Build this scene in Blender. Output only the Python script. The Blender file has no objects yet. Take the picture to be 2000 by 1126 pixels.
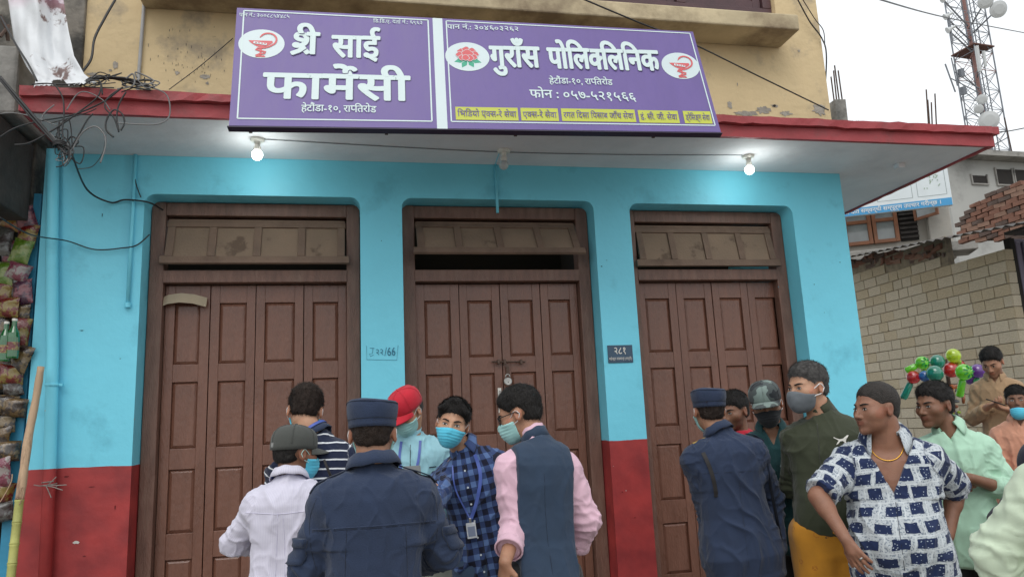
import bpy, bmesh, math, random
import numpy as np
from mathutils import Vector, Matrix
from mathutils.bvhtree import BVHTree
R = math.radians
random.seed(7); np.random.seed(7)
SC = bpy.context.scene
COL = SC.collection

# ---------------------------------------------------------------- camera
CAM = Vector((0.0, -5.2, 1.62)); FPX = 1450.0
_x = Vector((7163, -52, FPX)).normalized()
_u = Vector((-350, -7663, FPX)).normalized(); _u = (_u - _x * _x.dot(_u)).normalized()
_y = _x.cross(-_u)
if _y.z < 0: _y = -_y
# rows: the world axes seen from the camera (right, down, forward)
RW = Matrix((_x, _y, _u))
def ray(u, v): return (RW @ Vector((u - 1000.0, v - 563.0, FPX))).normalized()
def on_y(u, v, y): d = ray(u, v); return CAM + d * ((y - CAM.y) / d.y)
def on_z(u, v, z): d = ray(u, v); return CAM + d * ((z - CAM.z) / d.z)
def on_x(u, v, x): d = ray(u, v); return CAM + d * ((x - CAM.x) / d.x)
def on_p(u, v, p0, n): d = ray(u, v); return CAM + d * ((Vector(p0) - CAM).dot(n) / d.dot(n))
def at_d(u, v, f): return CAM + RW @ Vector(((u - 1000.0) / FPX, (v - 563.0) / FPX, 1.0)) * f
cd = bpy.data.cameras.new('camera'); co = bpy.data.objects.new('camera', cd); COL.objects.link(co)
cd.sensor_width = 36; cd.lens = 36 * FPX / 2000; cd.clip_start = .05; cd.clip_end = 3000
rt = RW @ Vector((1, 0, 0)); up = RW @ Vector((0, -1, 0)); bk = RW @ Vector((0, 0, -1))
co.matrix_world = Matrix(((rt.x, up.x, bk.x, CAM.x), (rt.y, up.y, bk.y, CAM.y), (rt.z, up.z, bk.z, CAM.z), (0, 0, 0, 1)))
SC.camera = co

# ---------------------------------------------------------------- world, sun
W = bpy.data.worlds.new('World'); SC.world = W; W.use_nodes = True
nt = W.node_tree; nt.nodes.clear()
wo = nt.nodes.new('ShaderNodeOutputWorld'); bg = nt.nodes.new('ShaderNodeBackground')
sky = nt.nodes.new('ShaderNodeTexSky'); sky.sky_type = 'NISHITA'; sky.sun_disc = False
sky.sun_elevation = R(58); sky.sun_rotation = R(200); sky.dust_density = 6; sky.air_density = 1.2
hsv = nt.nodes.new('ShaderNodeHueSaturation'); hsv.inputs['Saturation'].default_value = .25
mx = nt.nodes.new('ShaderNodeMix'); mx.data_type = 'RGBA'; mx.inputs[0].default_value = .8
mx.inputs[7].default_value = (10.2, 10.6, 10.9, 1)
tc = nt.nodes.new('ShaderNodeTexCoord'); nz = nt.nodes.new('ShaderNodeTexNoise')
nz.inputs['Scale'].default_value = 1.6; nz.inputs['Detail'].default_value = 4
cr = nt.nodes.new('ShaderNodeMapRange'); cr.inputs['To Min'].default_value = .088; cr.inputs['To Max'].default_value = .102
nt.links.new(tc.outputs['Generated'], nz.inputs['Vector']); nt.links.new(nz.outputs['Fac'], cr.inputs['Value'])
nt.links.new(cr.outputs[0], bg.inputs['Strength'])
nt.links.new(sky.outputs[0], hsv.inputs['Color']); nt.links.new(hsv.outputs[0], mx.inputs[6])
nt.links.new(mx.outputs[2], bg.inputs['Color'])
nt.links.new(bg.outputs[0], wo.inputs[0])
sl = bpy.data.lights.new('sun', 'SUN'); sl.energy = 0.7; sl.angle = R(35); sl.color = (1, .975, .94)
so = bpy.data.objects.new('sun', sl); COL.objects.link(so)
so.rotation_euler = (R(40), 0, R(-20))
vs = SC.view_settings; vs.view_transform = 'Standard'; vs.look = 'None'; vs.exposure = 0.36; vs.gamma = 1; vs.use_curve_mapping = False
SC.cycles.max_bounces = 6; SC.cycles.use_denoising = True; SC.cycles.use_adaptive_sampling = True
GZ = 0.12    # street level

# ---------------------------------------------------------------- materials
def lk(nt, a, b): nt.links.new(a, b)
def mat(name, col, rough=.7, var=.12, vscale=6, bump=.0, bscale=60, dirt=None, dscale=1.5, dth=(.5, .7), metal=0, spec=.5,
        emit=None, trans=0, sheen=0, stretch=(1, 1, 1), coat=0, alpha=None, coord='Object'):
    m = bpy.data.materials.new(name); m.use_nodes = True; n = m.node_tree; b = n.nodes['Principled BSDF']
    b.inputs['Roughness'].default_value = rough; b.inputs['Metallic'].default_value = metal
    b.inputs['Specular IOR Level'].default_value = spec
    if trans: b.inputs['Transmission Weight'].default_value = trans
    if sheen: b.inputs['Sheen Weight'].default_value = sheen
    if coat: b.inputs['Coat Weight'].default_value = coat
    if alpha is not None: b.inputs['Alpha'].default_value = alpha
    c = (*col, 1)
    t = n.nodes.new('ShaderNodeTexCoord'); mp = n.nodes.new('ShaderNodeMapping'); mp.inputs['Scale'].default_value = stretch
    lk(n, t.outputs[coord], mp.inputs[0])
    last = None
    if var:
        z = n.nodes.new('ShaderNodeTexNoise'); z.inputs['Scale'].default_value = vscale; z.inputs['Detail'].default_value = 6
        lk(n, mp.outputs[0], z.inputs['Vector'])
        r = n.nodes.new('ShaderNodeMapRange'); r.inputs['From Min'].default_value = .3; r.inputs['From Max'].default_value = .7
        r.inputs['To Min'].default_value = 1 - var; r.inputs['To Max'].default_value = 1 + var
        lk(n, z.outputs['Fac'], r.inputs['Value'])
        v = n.nodes.new('ShaderNodeVectorMath'); v.operation = 'SCALE'; v.inputs[0].default_value = col
        lk(n, r.outputs[0], v.inputs['Scale']); last = v.outputs[0]
        rr = n.nodes.new('ShaderNodeMapRange'); rr.inputs['To Min'].default_value = max(0, rough - .12); rr.inputs['To Max'].default_value = min(1, rough + .12)
        lk(n, z.outputs['Fac'], rr.inputs['Value']); lk(n, rr.outputs[0], b.inputs['Roughness'])
    if dirt:
        dcol, amt = dirt
        z = n.nodes.new('ShaderNodeTexNoise'); z.inputs['Scale'].default_value = dscale; z.inputs['Detail'].default_value = 9; z.inputs['Roughness'].default_value = .65
        lk(n, mp.outputs[0], z.inputs['Vector'])
        r = n.nodes.new('ShaderNodeMapRange'); r.inputs['From Min'].default_value = dth[0]; r.inputs['From Max'].default_value = dth[1]; r.inputs['To Max'].default_value = amt
        lk(n, z.outputs['Fac'], r.inputs['Value'])
        x = n.nodes.new('ShaderNodeMix'); x.data_type = 'RGBA'; lk(n, r.outputs[0], x.inputs[0])
        if last: lk(n, last, x.inputs[6])
        else: x.inputs[6].default_value = c
        x.inputs[7].default_value = (*dcol, 1); last = x.outputs[2]
    if last: lk(n, last, b.inputs['Base Color'])
    else: b.inputs['Base Color'].default_value = c
    if bump:
        z = n.nodes.new('ShaderNodeTexNoise'); z.inputs['Scale'].default_value = bscale; z.inputs['Detail'].default_value = 8
        lk(n, mp.outputs[0], z.inputs['Vector'])
        bp = n.nodes.new('ShaderNodeBump'); bp.inputs['Strength'].default_value = min(1, bump); bp.inputs['Distance'].default_value = .01 * max(1, bump)
        lk(n, z.outputs['Fac'], bp.inputs['Height']); lk(n, bp.outputs[0], b.inputs['Normal'])
    if emit:
        b.inputs['Emission Color'].default_value = (*emit[0], 1); b.inputs['Emission Strength'].default_value = emit[1]
    m['bsdf'] = 1
    return m

# ---------------------------------------------------------------- mesh helpers
def tag(o, label=None, cat=None, group=None, kind=None):
    if label: o['label'] = label
    if cat: o['category'] = cat
    if group: o['group'] = group
    if kind: o['kind'] = kind
    return o
def empty(name, loc, label, cat, group=None, rz=0):
    o = bpy.data.objects.new(name, None); COL.objects.link(o); o.location = loc; o.rotation_euler = (0, 0, rz)
    o.empty_display_size = .1
    return tag(o, label, cat, group)
def off(o):
    """translation of the chain of parents, for children written in world coordinates"""
    v = Vector((0, 0, 0))
    while o: v += o.location; o = o.parent
    return v
def link(name, me, mats=(), parent=None, world=True, smooth=False, bevel=0):
    o = bpy.data.objects.new(name, me); COL.objects.link(o)
    for m in (mats if isinstance(mats, (list, tuple)) else [mats]):
        if m and len(me.materials) < 8 and m.name not in [q.name for q in me.materials if q]: me.materials.append(m)
    if parent:
        o.parent = parent
        if world: o.location = -off(parent)
    if smooth: me.shade_smooth()
    if bevel:
        b = o.modifiers.new('bevel', 'BEVEL'); b.width = bevel; b.segments = 2; b.limit_method = 'ANGLE'; b.angle_limit = R(40)
    return o
class MB:
    def __init__(s): s.v = []; s.f = []; s.m = []; s.cm = 0
    def add(s, vs, fs):
        b = len(s.v); s.v += [tuple(p) for p in vs]; s.f += [tuple(i + b for i in f) for f in fs]; s.m += [s.cm] * len(fs); return s
    def box(s, a, b, M=None, jit=0):
        (x0, y0, z0), (x1, y1, z1) = a, b
        vs = [Vector(p) for p in ((x0, y0, z0), (x1, y0, z0), (x1, y1, z0), (x0, y1, z0), (x0, y0, z1), (x1, y0, z1), (x1, y1, z1), (x0, y1, z1))]
        if jit: vs = [p + Vector([random.uniform(-jit, jit) for _ in range(3)]) for p in vs]
        if M: vs = [M @ p for p in vs]
        return s.add(vs, ((0, 3, 2, 1), (4, 5, 6, 7), (0, 1, 5, 4), (1, 2, 6, 5), (2, 3, 7, 6), (3, 0, 4, 7)))
    def tube(s, pts, r, n=8, cap=True):
        pts = [Vector(p) for p in pts]; k = len(pts)
        if k < 2: return s
        rs = r if isinstance(r, (list, tuple)) else [r] * k
        t0 = (pts[1] - pts[0]).normalized(); a = t0.orthogonal().normalized(); vs = []
        for i, p in enumerate(pts):
            t = (pts[min(i + 1, k - 1)] - pts[max(i - 1, 0)])
            if t.length < 1e-9: t = t0
            t.normalize(); a = (a - t * a.dot(t))
            a = a.normalized() if a.length > 1e-6 else t.orthogonal().normalized()
            b = t.cross(a); t0 = t
            for j in range(n):
                q = 2 * math.pi * j / n; vs.append(p + (a * math.cos(q) + b * math.sin(q)) * rs[i])
        fs = [(i * n + j, i * n + (j + 1) % n, (i + 1) * n + (j + 1) % n, (i + 1) * n + j) for i in range(k - 1) for j in range(n)]
        if cap: fs += [tuple(range(n - 1, -1, -1)), tuple(range((k - 1) * n, k * n))]
        return s.add(vs, fs)
    def lathe(s, c, prof, n=20, M=None):
        """prof: (radius, height) pairs about a vertical axis through c"""
        c = Vector(c); vs = []
        for r, h in prof:
            for j in range(n):
                q = 2 * math.pi * j / n; p = Vector((r * math.cos(q), r * math.sin(q), h)); vs.append(c + (M @ p if M else p))
        k = len(prof)
        fs = [(i * n + j, i * n + (j + 1) % n, (i + 1) * n + (j + 1) % n, (i + 1) * n + j) for i in range(k - 1) for j in range(n)]
        fs += [tuple(range(n - 1, -1, -1)), tuple(range((k - 1) * n, k * n))]
        return s.add(vs, fs)
    def build(s, name, mats=(), parent=None, smooth=False, bevel=0, world=True):
        if not s.v: return None
        me = bpy.data.meshes.new(name); me.from_pydata(s.v, [], s.f)
        for m in (mats if isinstance(mats, (list, tuple)) else [mats]): me.materials.append(m)
        me.polygons.foreach_set('material_index', s.m); me.update()
        return link(name, me, (), parent, world, smooth, bevel)
def box(name, a, b, m, parent=None, bevel=.003, world=True):
    a2 = tuple(min(p, q) for p, q in zip(a, b)); b2 = tuple(max(p, q) for p, q in zip(a, b))
    return MB().box(a2, b2).build(name, m, parent, bevel=bevel, world=world)
def plane_shape(outer, holes, thick):
    """a flat board with holes (lists of (x, z)), front at y=0, back at y=thick; returns a mesh"""
    cu = bpy.data.curves.new('shape', 'CURVE'); cu.dimensions = '2D'; cu.fill_mode = 'BOTH'; cu.extrude = thick / 2
    for pl in [outer] + holes:
        sp = cu.splines.new('POLY'); sp.points.add(len(pl) - 1); sp.use_cyclic_u = True
        for p, q in zip(sp.points, pl): p.co = (q[0], q[1], 0, 1)
    o = bpy.data.objects.new('shape', cu); COL.objects.link(o)
    dg = bpy.context.evaluated_depsgraph_get(); me = bpy.data.meshes.new_from_object(o.evaluated_get(dg))
    bpy.data.objects.remove(o); bpy.data.curves.remove(cu)
    me.transform(Matrix(((1, 0, 0, 0), (0, 0, -1, thick / 2), (0, 1, 0, 0), (0, 0, 0, 1))))
    return me
def smooth_path(pts, n=8):
    pts = [Vector(p) for p in pts]; out = []
    for i in range(len(pts) - 1):
        p0 = pts[max(i - 1, 0)]; p1 = pts[i]; p2 = pts[i + 1]; p3 = pts[min(i + 2, len(pts) - 1)]
        for j in range(n):
            t = j / n; out.append(.5 * ((2 * p1) + (p2 - p0) * t + (2 * p0 - 5 * p1 + 4 * p2 - p3) * t * t + (3 * p1 - p0 - 3 * p2 + p3) * t ** 3))
    out.append(pts[-1]); return out
def cable(pts, r, m, label, group=None, name='cable', cat='cable', n=8, sides=6):
    return tag(MB().tube(smooth_path(pts, n), r, sides).build(name, m, smooth=True), label, cat, group)

# ---------------------------------------------------------------- lettering
_GC = {}
def glyph(s, bold=0.0):
    """outline mesh of a string in the built-in font: (verts, faces)"""
    if (s, bold) in _GC: return _GC[s, bold]
    cu = bpy.data.curves.new('lettering', 'FONT'); cu.body = s; cu.resolution_u = 3; cu.offset = bold
    o = bpy.data.objects.new('lettering', cu); COL.objects.link(o)
    dg = bpy.context.evaluated_depsgraph_get(); me = bpy.data.meshes.new_from_object(o.evaluated_get(dg))
    v = [(p.co.x, p.co.y) for p in me.vertices]; f = [tuple(p.vertices) for p in me.polygons]
    bpy.data.objects.remove(o); bpy.data.meshes.remove(me); bpy.data.curves.remove(cu)
    _GC[s, bold] = (v, f); return v, f
_AC = {}
def adv(s):
    if s not in _AC:
        def ext(q): v, f = glyph(q); return max(p[0] for p in v) - min(p[0] for p in v)
        _AC[s] = ext('|' + s + '|') - ext('||')
    return _AC[s]
def clip_x(v, f, x):
    bm = bmesh.new(); vs = [bm.verts.new((p[0], p[1], 0)) for p in v]
    for q in f:
        try: bm.faces.new([vs[i] for i in q])
        except ValueError: pass
    bmesh.ops.bisect_plane(bm, geom=bm.verts[:] + bm.edges[:] + bm.faces[:], plane_co=(x, 0, 0), plane_no=(1, 0, 0), clear_outer=True)
    bm.verts.ensure_lookup_table(); bm.verts.index_update()
    out = ([(p.co.x, p.co.y) for p in bm.verts], [tuple(w.index for w in q.verts) for q in bm.faces]); bm.free(); return out
def stroke(pts, w):
    """a flat ribbon along points; w may be a list"""
    pts = [Vector((*p, 0)) for p in pts]; k = len(pts); ws = w if isinstance(w, (list, tuple)) else [w] * k; v = []
    for i, p in enumerate(pts):
        t = (pts[min(i + 1, k - 1)] - pts[max(i - 1, 0)]).normalized(); n = Vector((-t.y, t.x, 0)) * ws[i] / 2
        v += [(p.x + n.x, p.y + n.y), (p.x - n.x, p.y - n.y)]
    return v, [(2 * i, 2 * i + 1, 2 * i + 3, 2 * i + 2) for i in range(k - 1)]
def arc(cx, cy, r, a0, a1, n=10, ry=None): return [(cx + r * math.cos(R(a0 + (a1 - a0) * i / n)), cy + (ry or r) * math.sin(R(a0 + (a1 - a0) * i / n))) for i in range(n + 1)]
def layout(tokens, bold=0.0):
    """tokens: clusters; 'H<c>' a half form, 'I' the short-i sign before its letter, 'R' a hook over the letter before, 'SHRI', 'X' two slants below the letter before"""
    x = 0; pieces = []
    w = .07 + 2 * bold
    for t in tokens:
        if t == 'I': v, f = glyph('\u093f', bold); a = .262
        elif t[0] == 'H' and len(t) > 1:
            c = t[1:]; cut = {'\u092a': .40, '\u0915': .56, '\u0938': .44}.get(c, .45); v, f = clip_x(*glyph(c, bold), cut); a = cut
        elif t == 'R': v, f = stroke(arc(-.12, .72, .09, 200, 20, 8), w * .8); pieces.append((x, v, f)); continue
        elif t == 'X': v, f = stroke([(-.42, -.16), (-.30, -.04), (-.18, -.16)], w * .7); pieces.append((x, v, f)); continue
        elif t == 'SHRI':
            v, f = clip_x(*glyph('\u0936', bold), .47); a = .30
            pieces.append((x, v, f)); v, f = stroke([(.30, .19), (.18, .08), (.02, .0)], w); pieces.append((x, v, f))
            v, f = glyph('\u0940', bold); x += .36; a = adv('\u0940')
        elif t == ' ': x += .26; continue
        else: v, f = glyph(t, bold); a = adv(t)
        pieces.append((x, v, f)); x += a
    return pieces, x
_LAYER = [0]
def lettering(tokens, origin, ux, uz, height, m, parent, width=None, bold=0.0, lift=.002, name='lettering', world=True, slant=0, dz=None):
    """writes on the plane origin + ux*x + uz*z, scaled to the height of the letter body and, if given, to a width"""
    pieces, total = layout(tokens, 0); s = height / .63; nb = 10 if bold > .02 else (4 if bold > 0 else 1)
    offs = [(bold * math.cos(2 * math.pi * j / nb), bold * math.sin(2 * math.pi * j / nb)) for j in range(nb)] if nb > 1 else [(0, 0)]
    total += 2 * bold; sx = (width / total) if width else s
    ux = Vector(ux).normalized(); uz = Vector(uz).normalized(); nrm = ux.cross(uz); mb = MB(); o = Vector(origin)
    for k, (x, v, f) in enumerate(pieces):
        for q, (ox, oz) in enumerate(offs):
            l = nrm * (lift + (k % 3) * .0006 * 3 + q * .00017)
            mb.add([o + ux * ((p[0] + x + bold) * sx + ox * s) + uz * ((p[1] + oz) * s + slant * (p[0] + x) * sx) + l for p in v], f)
    return mb.build(name, m, parent, world=world)
def flat(pts, origin, ux, uz, m, parent, lift, name):
    ux = Vector(ux).normalized(); uz = Vector(uz).normalized(); nrm = ux.cross(uz); mb = MB()
    for poly in pts:
        if isinstance(poly, tuple): v, f = poly
        else: v, f = poly, [tuple(range(len(poly)))]
        mb.add([Vector(origin) + ux * p[0] + uz * p[1] + nrm * lift for p in v], f)
    return mb.build(name, m, parent)
# ================================================================ THE CLINIC
M_blue = None
def wall_paint(name, split=True, dark=1.0):
    """sky blue wall paint, red below the dado line, brushed and a little patchy"""
    m = mat(name, (.175 * dark, .63 * dark, .79 * dark), .55, .07, 1.2, .55, 9, dirt=((.09, .38, .50), .6), dscale=2.6, dth=(.56, .72))
    n = m.node_tree; b = n.nodes['Principled BSDF']; src = b.inputs['Base Color'].links[0].from_socket
    g = n.nodes.new('ShaderNodeNewGeometry'); sp = n.nodes.new('ShaderNodeSeparateXYZ'); lk(n, g.outputs['Position'], sp.inputs[0])
    z = n.nodes.new('ShaderNodeTexNoise'); z.inputs['Scale'].default_value = 3; lk(n, g.outputs['Position'], z.inputs['Vector'])
    a = n.nodes.new('ShaderNodeMath'); a.operation = 'MULTIPLY_ADD'; lk(n, z.outputs['Fac'], a.inputs[0]); a.inputs[1].default_value = .03; z.inputs['Detail'].default_value = 6; lk(n, sp.outputs['Z'], a.inputs[2])
    c = n.nodes.new('ShaderNodeMath'); c.operation = 'LESS_THAN'; lk(n, a.outputs[0], c.inputs[0]); c.inputs[1].default_value = 1.521
    z2 = n.nodes.new('ShaderNodeTexNoise'); z2.inputs['Scale'].default_value = 5; z2.inputs['Detail'].default_value = 7; lk(n, g.outputs['Position'], z2.inputs['Vector'])
    r2 = n.nodes.new('ShaderNodeValToRGB'); lk(n, z2.outputs['Fac'], r2.inputs[0])
    e = r2.color_ramp.elements; e[0].position = .35; e[0].color = (.24, .024, .026, 1); e[1].position = .68; e[1].color = (.40, .040, .038, 1)
    # small chips where the plaster shows
    v = n.nodes.new('ShaderNodeTexNoise'); v.inputs['Scale'].default_value = 22; v.inputs['Detail'].default_value = 2; lk(n, g.outputs['Position'], v.inputs['Vector'])
    cc = n.nodes.new('ShaderNodeMath'); cc.operation = 'GREATER_THAN'; lk(n, v.outputs['Fac'], cc.inputs[0]); cc.inputs[1].default_value = .775
    x = n.nodes.new('ShaderNodeMix'); x.data_type = 'RGBA'; lk(n, c.outputs[0], x.inputs[0]); lk(n, src, x.inputs[6]); lk(n, r2.outputs[0], x.inputs[7])
    y = n.nodes.new('ShaderNodeMix'); y.data_type = 'RGBA'; lk(n, cc.outputs[0], y.inputs[0]); lk(n, x.outputs[2], y.inputs[6]); y.inputs[7].default_value = (.45, .42, .40, 1)
    lk(n, y.outputs[2], b.inputs['Base Color']); return m
M_blue = wall_paint('blue_and_red_wall_paint')
M_brown = mat('brown_door_paint', (.180, .082, .055), .30, .13, 7, .35, 40, dirt=((.115, .052, .036), .6), dscale=2.2, dth=(.45, .7), stretch=(2, 2, .6), spec=.5)
M_frame = mat('weathered_brown_frame_paint', (.155, .080, .058), .5, .25, 8, .5, 50, dirt=((.17, .12, .09), .55), dscale=4, dth=(.52, .72), stretch=(3, 3, .6))
M_dust = mat('dusty_brown_paint', (.175, .115, .082), .8, .15, 6, .3, 60, dirt=((.09, .055, .04), .6), dscale=5)
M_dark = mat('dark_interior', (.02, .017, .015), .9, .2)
M_cream = mat('cream_weathered_plaster', (.63, .49, .285), .85, .10, 2, .8, 14, dirt=((.30, .25, .19), .75), dscale=2.2, dth=(.54, .66))
M_creamst = mat('stained_plaster', (.56, .465, .30), .85, .16, 3, .8, 14, dirt=((.17, .12, .075), .8), dscale=1.3, dth=(.45, .62))
M_red = mat('red_canopy_paint', (.33, .045, .052), .6, .14, 4, .7, 18, dirt=((.19, .06, .06), .7), dscale=3.5, dth=(.5, .65))
M_white = mat('soffit_whitewash', (.74, .72, .74), .8, .07, 1.5, .5, 12, dirt=((.40, .41, .45), .5), dscale=1.1, dth=(.48, .75))
M_conc = mat('grey_concrete', (.27, .26, .24), .9, .18, 3, .9, 20, dirt=((.07, .07, .065), .85), dscale=1.8, dth=(.48, .65))
M_blackmould = mat('mouldy_plaster', (.22, .20, .17), .9, .3, 5, .9, 20, dirt=((.03, .03, .028), .9), dscale=3, dth=(.42, .6))
M_steel = mat('dull_steel', (.45, .44, .42), .35, .2, 20, metal=.9)
M_rust = mat('rusty_iron', (.10, .065, .05), .6, .3, 20, .4, 60, metal=.5)
M_cable = mat('black_cable', (.015, .015, .016), .45, .2)
M_cableg = mat('grey_cable', (.16, .16, .16), .5, .2)
M_wp = mat('white_plastic', (.72, .70, .64), .4, .1)

# ground
g = MB()
g.box((-300, -200, GZ - .3), (300, 400, GZ)); gr = g.build('street', mat('street_dust_asphalt', (.23, .21, .18), .9, .25, 3, .8, 60, dirt=((.08, .075, .07), .7), dscale=.7), bevel=0)
tag(gr, kind='structure')
st = box('pavement', (-2.6, -.55, GZ + .001), (4.6, .02, GZ + .16), M_conc, bevel=.01); tag(st, kind='structure')

bld = empty('clinic_building', (0, 0, GZ), 'two storey clinic with blue ground floor wall, red dado and weathered cream upper floor', 'building')
def rrect(x0, x1, z0, z1, r=.07):
    p = [(x0, z0), (x1, z0)]
    p += [(x1 - r + r * math.sin(R(90 - a)), z1 - r + r * math.sin(R(a))) for a in range(0, 91, 15)]
    p += [(x0 + r - r * math.sin(R(a)), z1 - r + r * math.cos(R(a))) for a in range(0, 91, 15)]
    return p
OPEN = [(-1.435, -.008), (.288, 1.733), (2.020, 3.405)]
ZT = [3.295, 3.297, 3.285]
me = plane_shape([(-2.052, GZ - .1), (3.875, GZ - .1), (3.875, 3.6), (-2.058, 3.6)], [rrect(a, b, GZ + .02, t) for (a, b), t in zip(OPEN, ZT)], .30)
wl = link('ground_floor_wall', me, M_blue, bld, bevel=.008)
box('side_wall', (3.60, .301, GZ - .1), (3.874, 6, 3.56), M_blue, bld)
mb = MB(); mb.box((-2.0, 1.5, GZ), (3.6, 1.55, 3.6)); mb.box((-2.04, .302, GZ - .1), (-1.95, 6, 3.6))
for x in (.13, 1.87): mb.box((x, .31, GZ), (x + .05, 1.499, 3.6))
mb.build('inner_walls', M_dark, bld)

# doors --------------------------------------------------------------------
FY = .165   # face of the frames
LY = .235   # face of the leaves
ROW = [(.30, .42), (.52, .88), (1.045, 1.455), (1.59, 2.035), (2.155, 2.58)]
_pan = {}
def panel_mesh(w, h):
    k = (round(w, 3), round(h, 3))
    if k not in _pan:
        m = MB(); i = .022; d = .014
        a = [(0, 0), (w, 0), (w, h), (0, h)]; v = [(x, d, z) for x, z in a] + [(i, 0, i), (w - i, 0, i), (w - i, 0, h - i), (i, 0, h - i)]
        m.add(v, ((4, 5, 6, 7), (0, 1, 5, 4), (1, 2, 6, 5), (2, 3, 7, 6), (3, 0, 4, 7)))
        me = bpy.data.meshes.new('panel'); me.from_pydata(m.v, [], m.f); me.materials.append(M_brown); _pan[k] = me
    return _pan[k]
def door(x0, x1, zt, joints, lab, tilt, zbot, skew=0, ajar=0):
    d = empty('door', ((x0 + x1) / 2, FY, GZ + .16), lab, 'door')
    fw = .098
    f = MB(); f.box((x0 + .004, FY, GZ + .15), (x0 + fw, FY + .12, zt - .004)); f.box((x1 - fw, FY + .001, GZ + .15), (x1 - .004, FY + .12, zt - .005))
    f.box((x0 + fw, FY + .003, zt - .10), (x1 - fw, FY + .118, zt - .006)); f.build('frame', M_frame, d, bevel=.006)
    box('transom_bar', (x0 + fw - .004, FY - .004, 2.712), (x1 - fw + .004, FY + .11, 2.80), M_frame, d, bevel=.005)
    # hinged transom window, top edge held in the frame, lower edge leaning out
    xa, xb = x0 + fw + .012, x1 - fw - .012; ztop = zt - .145
    box('hinge_rail', (xa, FY + .03, ztop + .006), (xb, FY + .075, ztop + .026), M_dust, d)
    L = .335; M = Matrix.Translation((0, FY + .05, ztop)) @ Matrix.Rotation(-tilt, 4, 'X')
    t = MB(); T = .026
    t.box((xa - .006, -T, -.042), (xb + .006, 0, 0), M); t.box((xa - .03, -T, -L), (xb + .03, 0, -L + .055), M)
    n = 4; w = (xb - xa) / n
    for i in range(n + 1):
        c = xa + i * w; hw = .026
        c = min(max(c, xa + hw), xb - hw)
        t.box((c - hw, -T + .001, -L + .056), (c + hw, -.001, -.043), M)
    tw = t.build('transom_window', M_dust, d, bevel=.003)
    for i in range(n):
        c = xa + i * w; p = MB(); p.box((c + .027, -.012, -L + .056), (c + w - .027, -.006, -.043), M)
        o = p.build('pane', M_board, tw)
    # leaves
    for i in range(4):
        a, b = joints[i], joints[i + 1]; yy = LY + (.004 if i % 2 else 0) + ajar * (i in (1, 2)) * .006
        m = MB(); g = .0025; sw = .062 if i else .066; zb = GZ + .17; ztp = 2.705
        m.box((a + g, yy, zb), (a + sw, yy + .04, ztp)); m.box((b - sw, yy, zb), (b - g, yy + .04, ztp))
        zs = [zb] + [q for r in ROW for q in r] + [ztp]
        for k in range(0, len(zs), 2): m.box((a + sw, yy + .0018, zs[k]), (b - sw, yy + .038, zs[k + 1]))
        m.box((a + sw - .002, yy + .03, zb), (b - sw + .002, yy + .036, ztp))
        lf = m.build('leaf', M_brown, d, bevel=.0025)
        for z0, z1 in ROW:
            o = link('panel', panel_mesh(b - a - 2 * sw, z1 - z0), (), lf); o.location = Vector((a + sw, yy + .007, z0)) - off(lf)
    mb = MB(); mb.box((joints[0] - .10, LY + .06, GZ), (joints[0] - .001, LY + .08, 2.71)); mb.box((joints[4] + .001, LY + .06, GZ), (x1, LY + .08, 2.71)); mb.build('backing_strip', M_dark, d)
    return d
M_board = mat('dusty_plywood', (.22, .155, .108), .85, .12, 5, .3, 60, dirt=((.10, .065, .045), .8), dscale=4.5, dth=(.58, .64))
d1 = door(*OPEN[0], ZT[0], [-1.337, -1.040, -.736, -.408, -.106], 'closed brown four leaf panelled door on the left, its upper window hung slightly open, bent scrap at its top corner', R(17), 2.83)
d2 = door(*OPEN[1], ZT[1], [.386, .712, 1.024, 1.338, 1.634], 'middle brown panelled door, bolted and padlocked, its upper window tilted far out', R(36), 2.83, ajar=1)
d3 = door(*OPEN[2], ZT[2], [2.118, 2.45, 2.757, 3.07, 3.309 + .06], 'brown four leaf panelled door on the right beside the house number plate', R(13), 2.83)

# bent scrap on door 1
c = [on_y(u, v, LY - .03) for u, v in ((311, 584), (330, 576), (355, 573), (380, 575), (405, 581))]
mb = MB(); vs = []
for i, p in enumerate(c):
    dy = -.02 * math.sin(i / 4 * math.pi)
    vs += [(p.x, p.y + dy, p.z - .0), (p.x - .004, p.y + dy - .02, p.z - .068 - .0)]
k = len(vs); vs += [(x, y + .006, z) for x, y, z in vs]
fs = [(2 * i, 2 * i + 1, 2 * i + 3, 2 * i + 2) for i in range(4)] + [(2 * i + k, 2 * i + 2 + k, 2 * i + 3 + k, 2 * i + 1 + k) for i in range(4)]
fs += [(2 * i, 2 * i + 2, 2 * i + 2 + k, 2 * i + k) for i in range(4)] + [(2 * i + 1, 2 * i + 1 + k, 2 * i + 3 + k, 2 * i + 3) for i in range(4)] + [(0, k, k + 1, 1), (8, 9, 9 + k, 8 + k)]
mb.add(vs, fs); mb.build('bent_scrap', mat('cardboard', (.33, .27, .19), .8, .1), d1)

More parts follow.
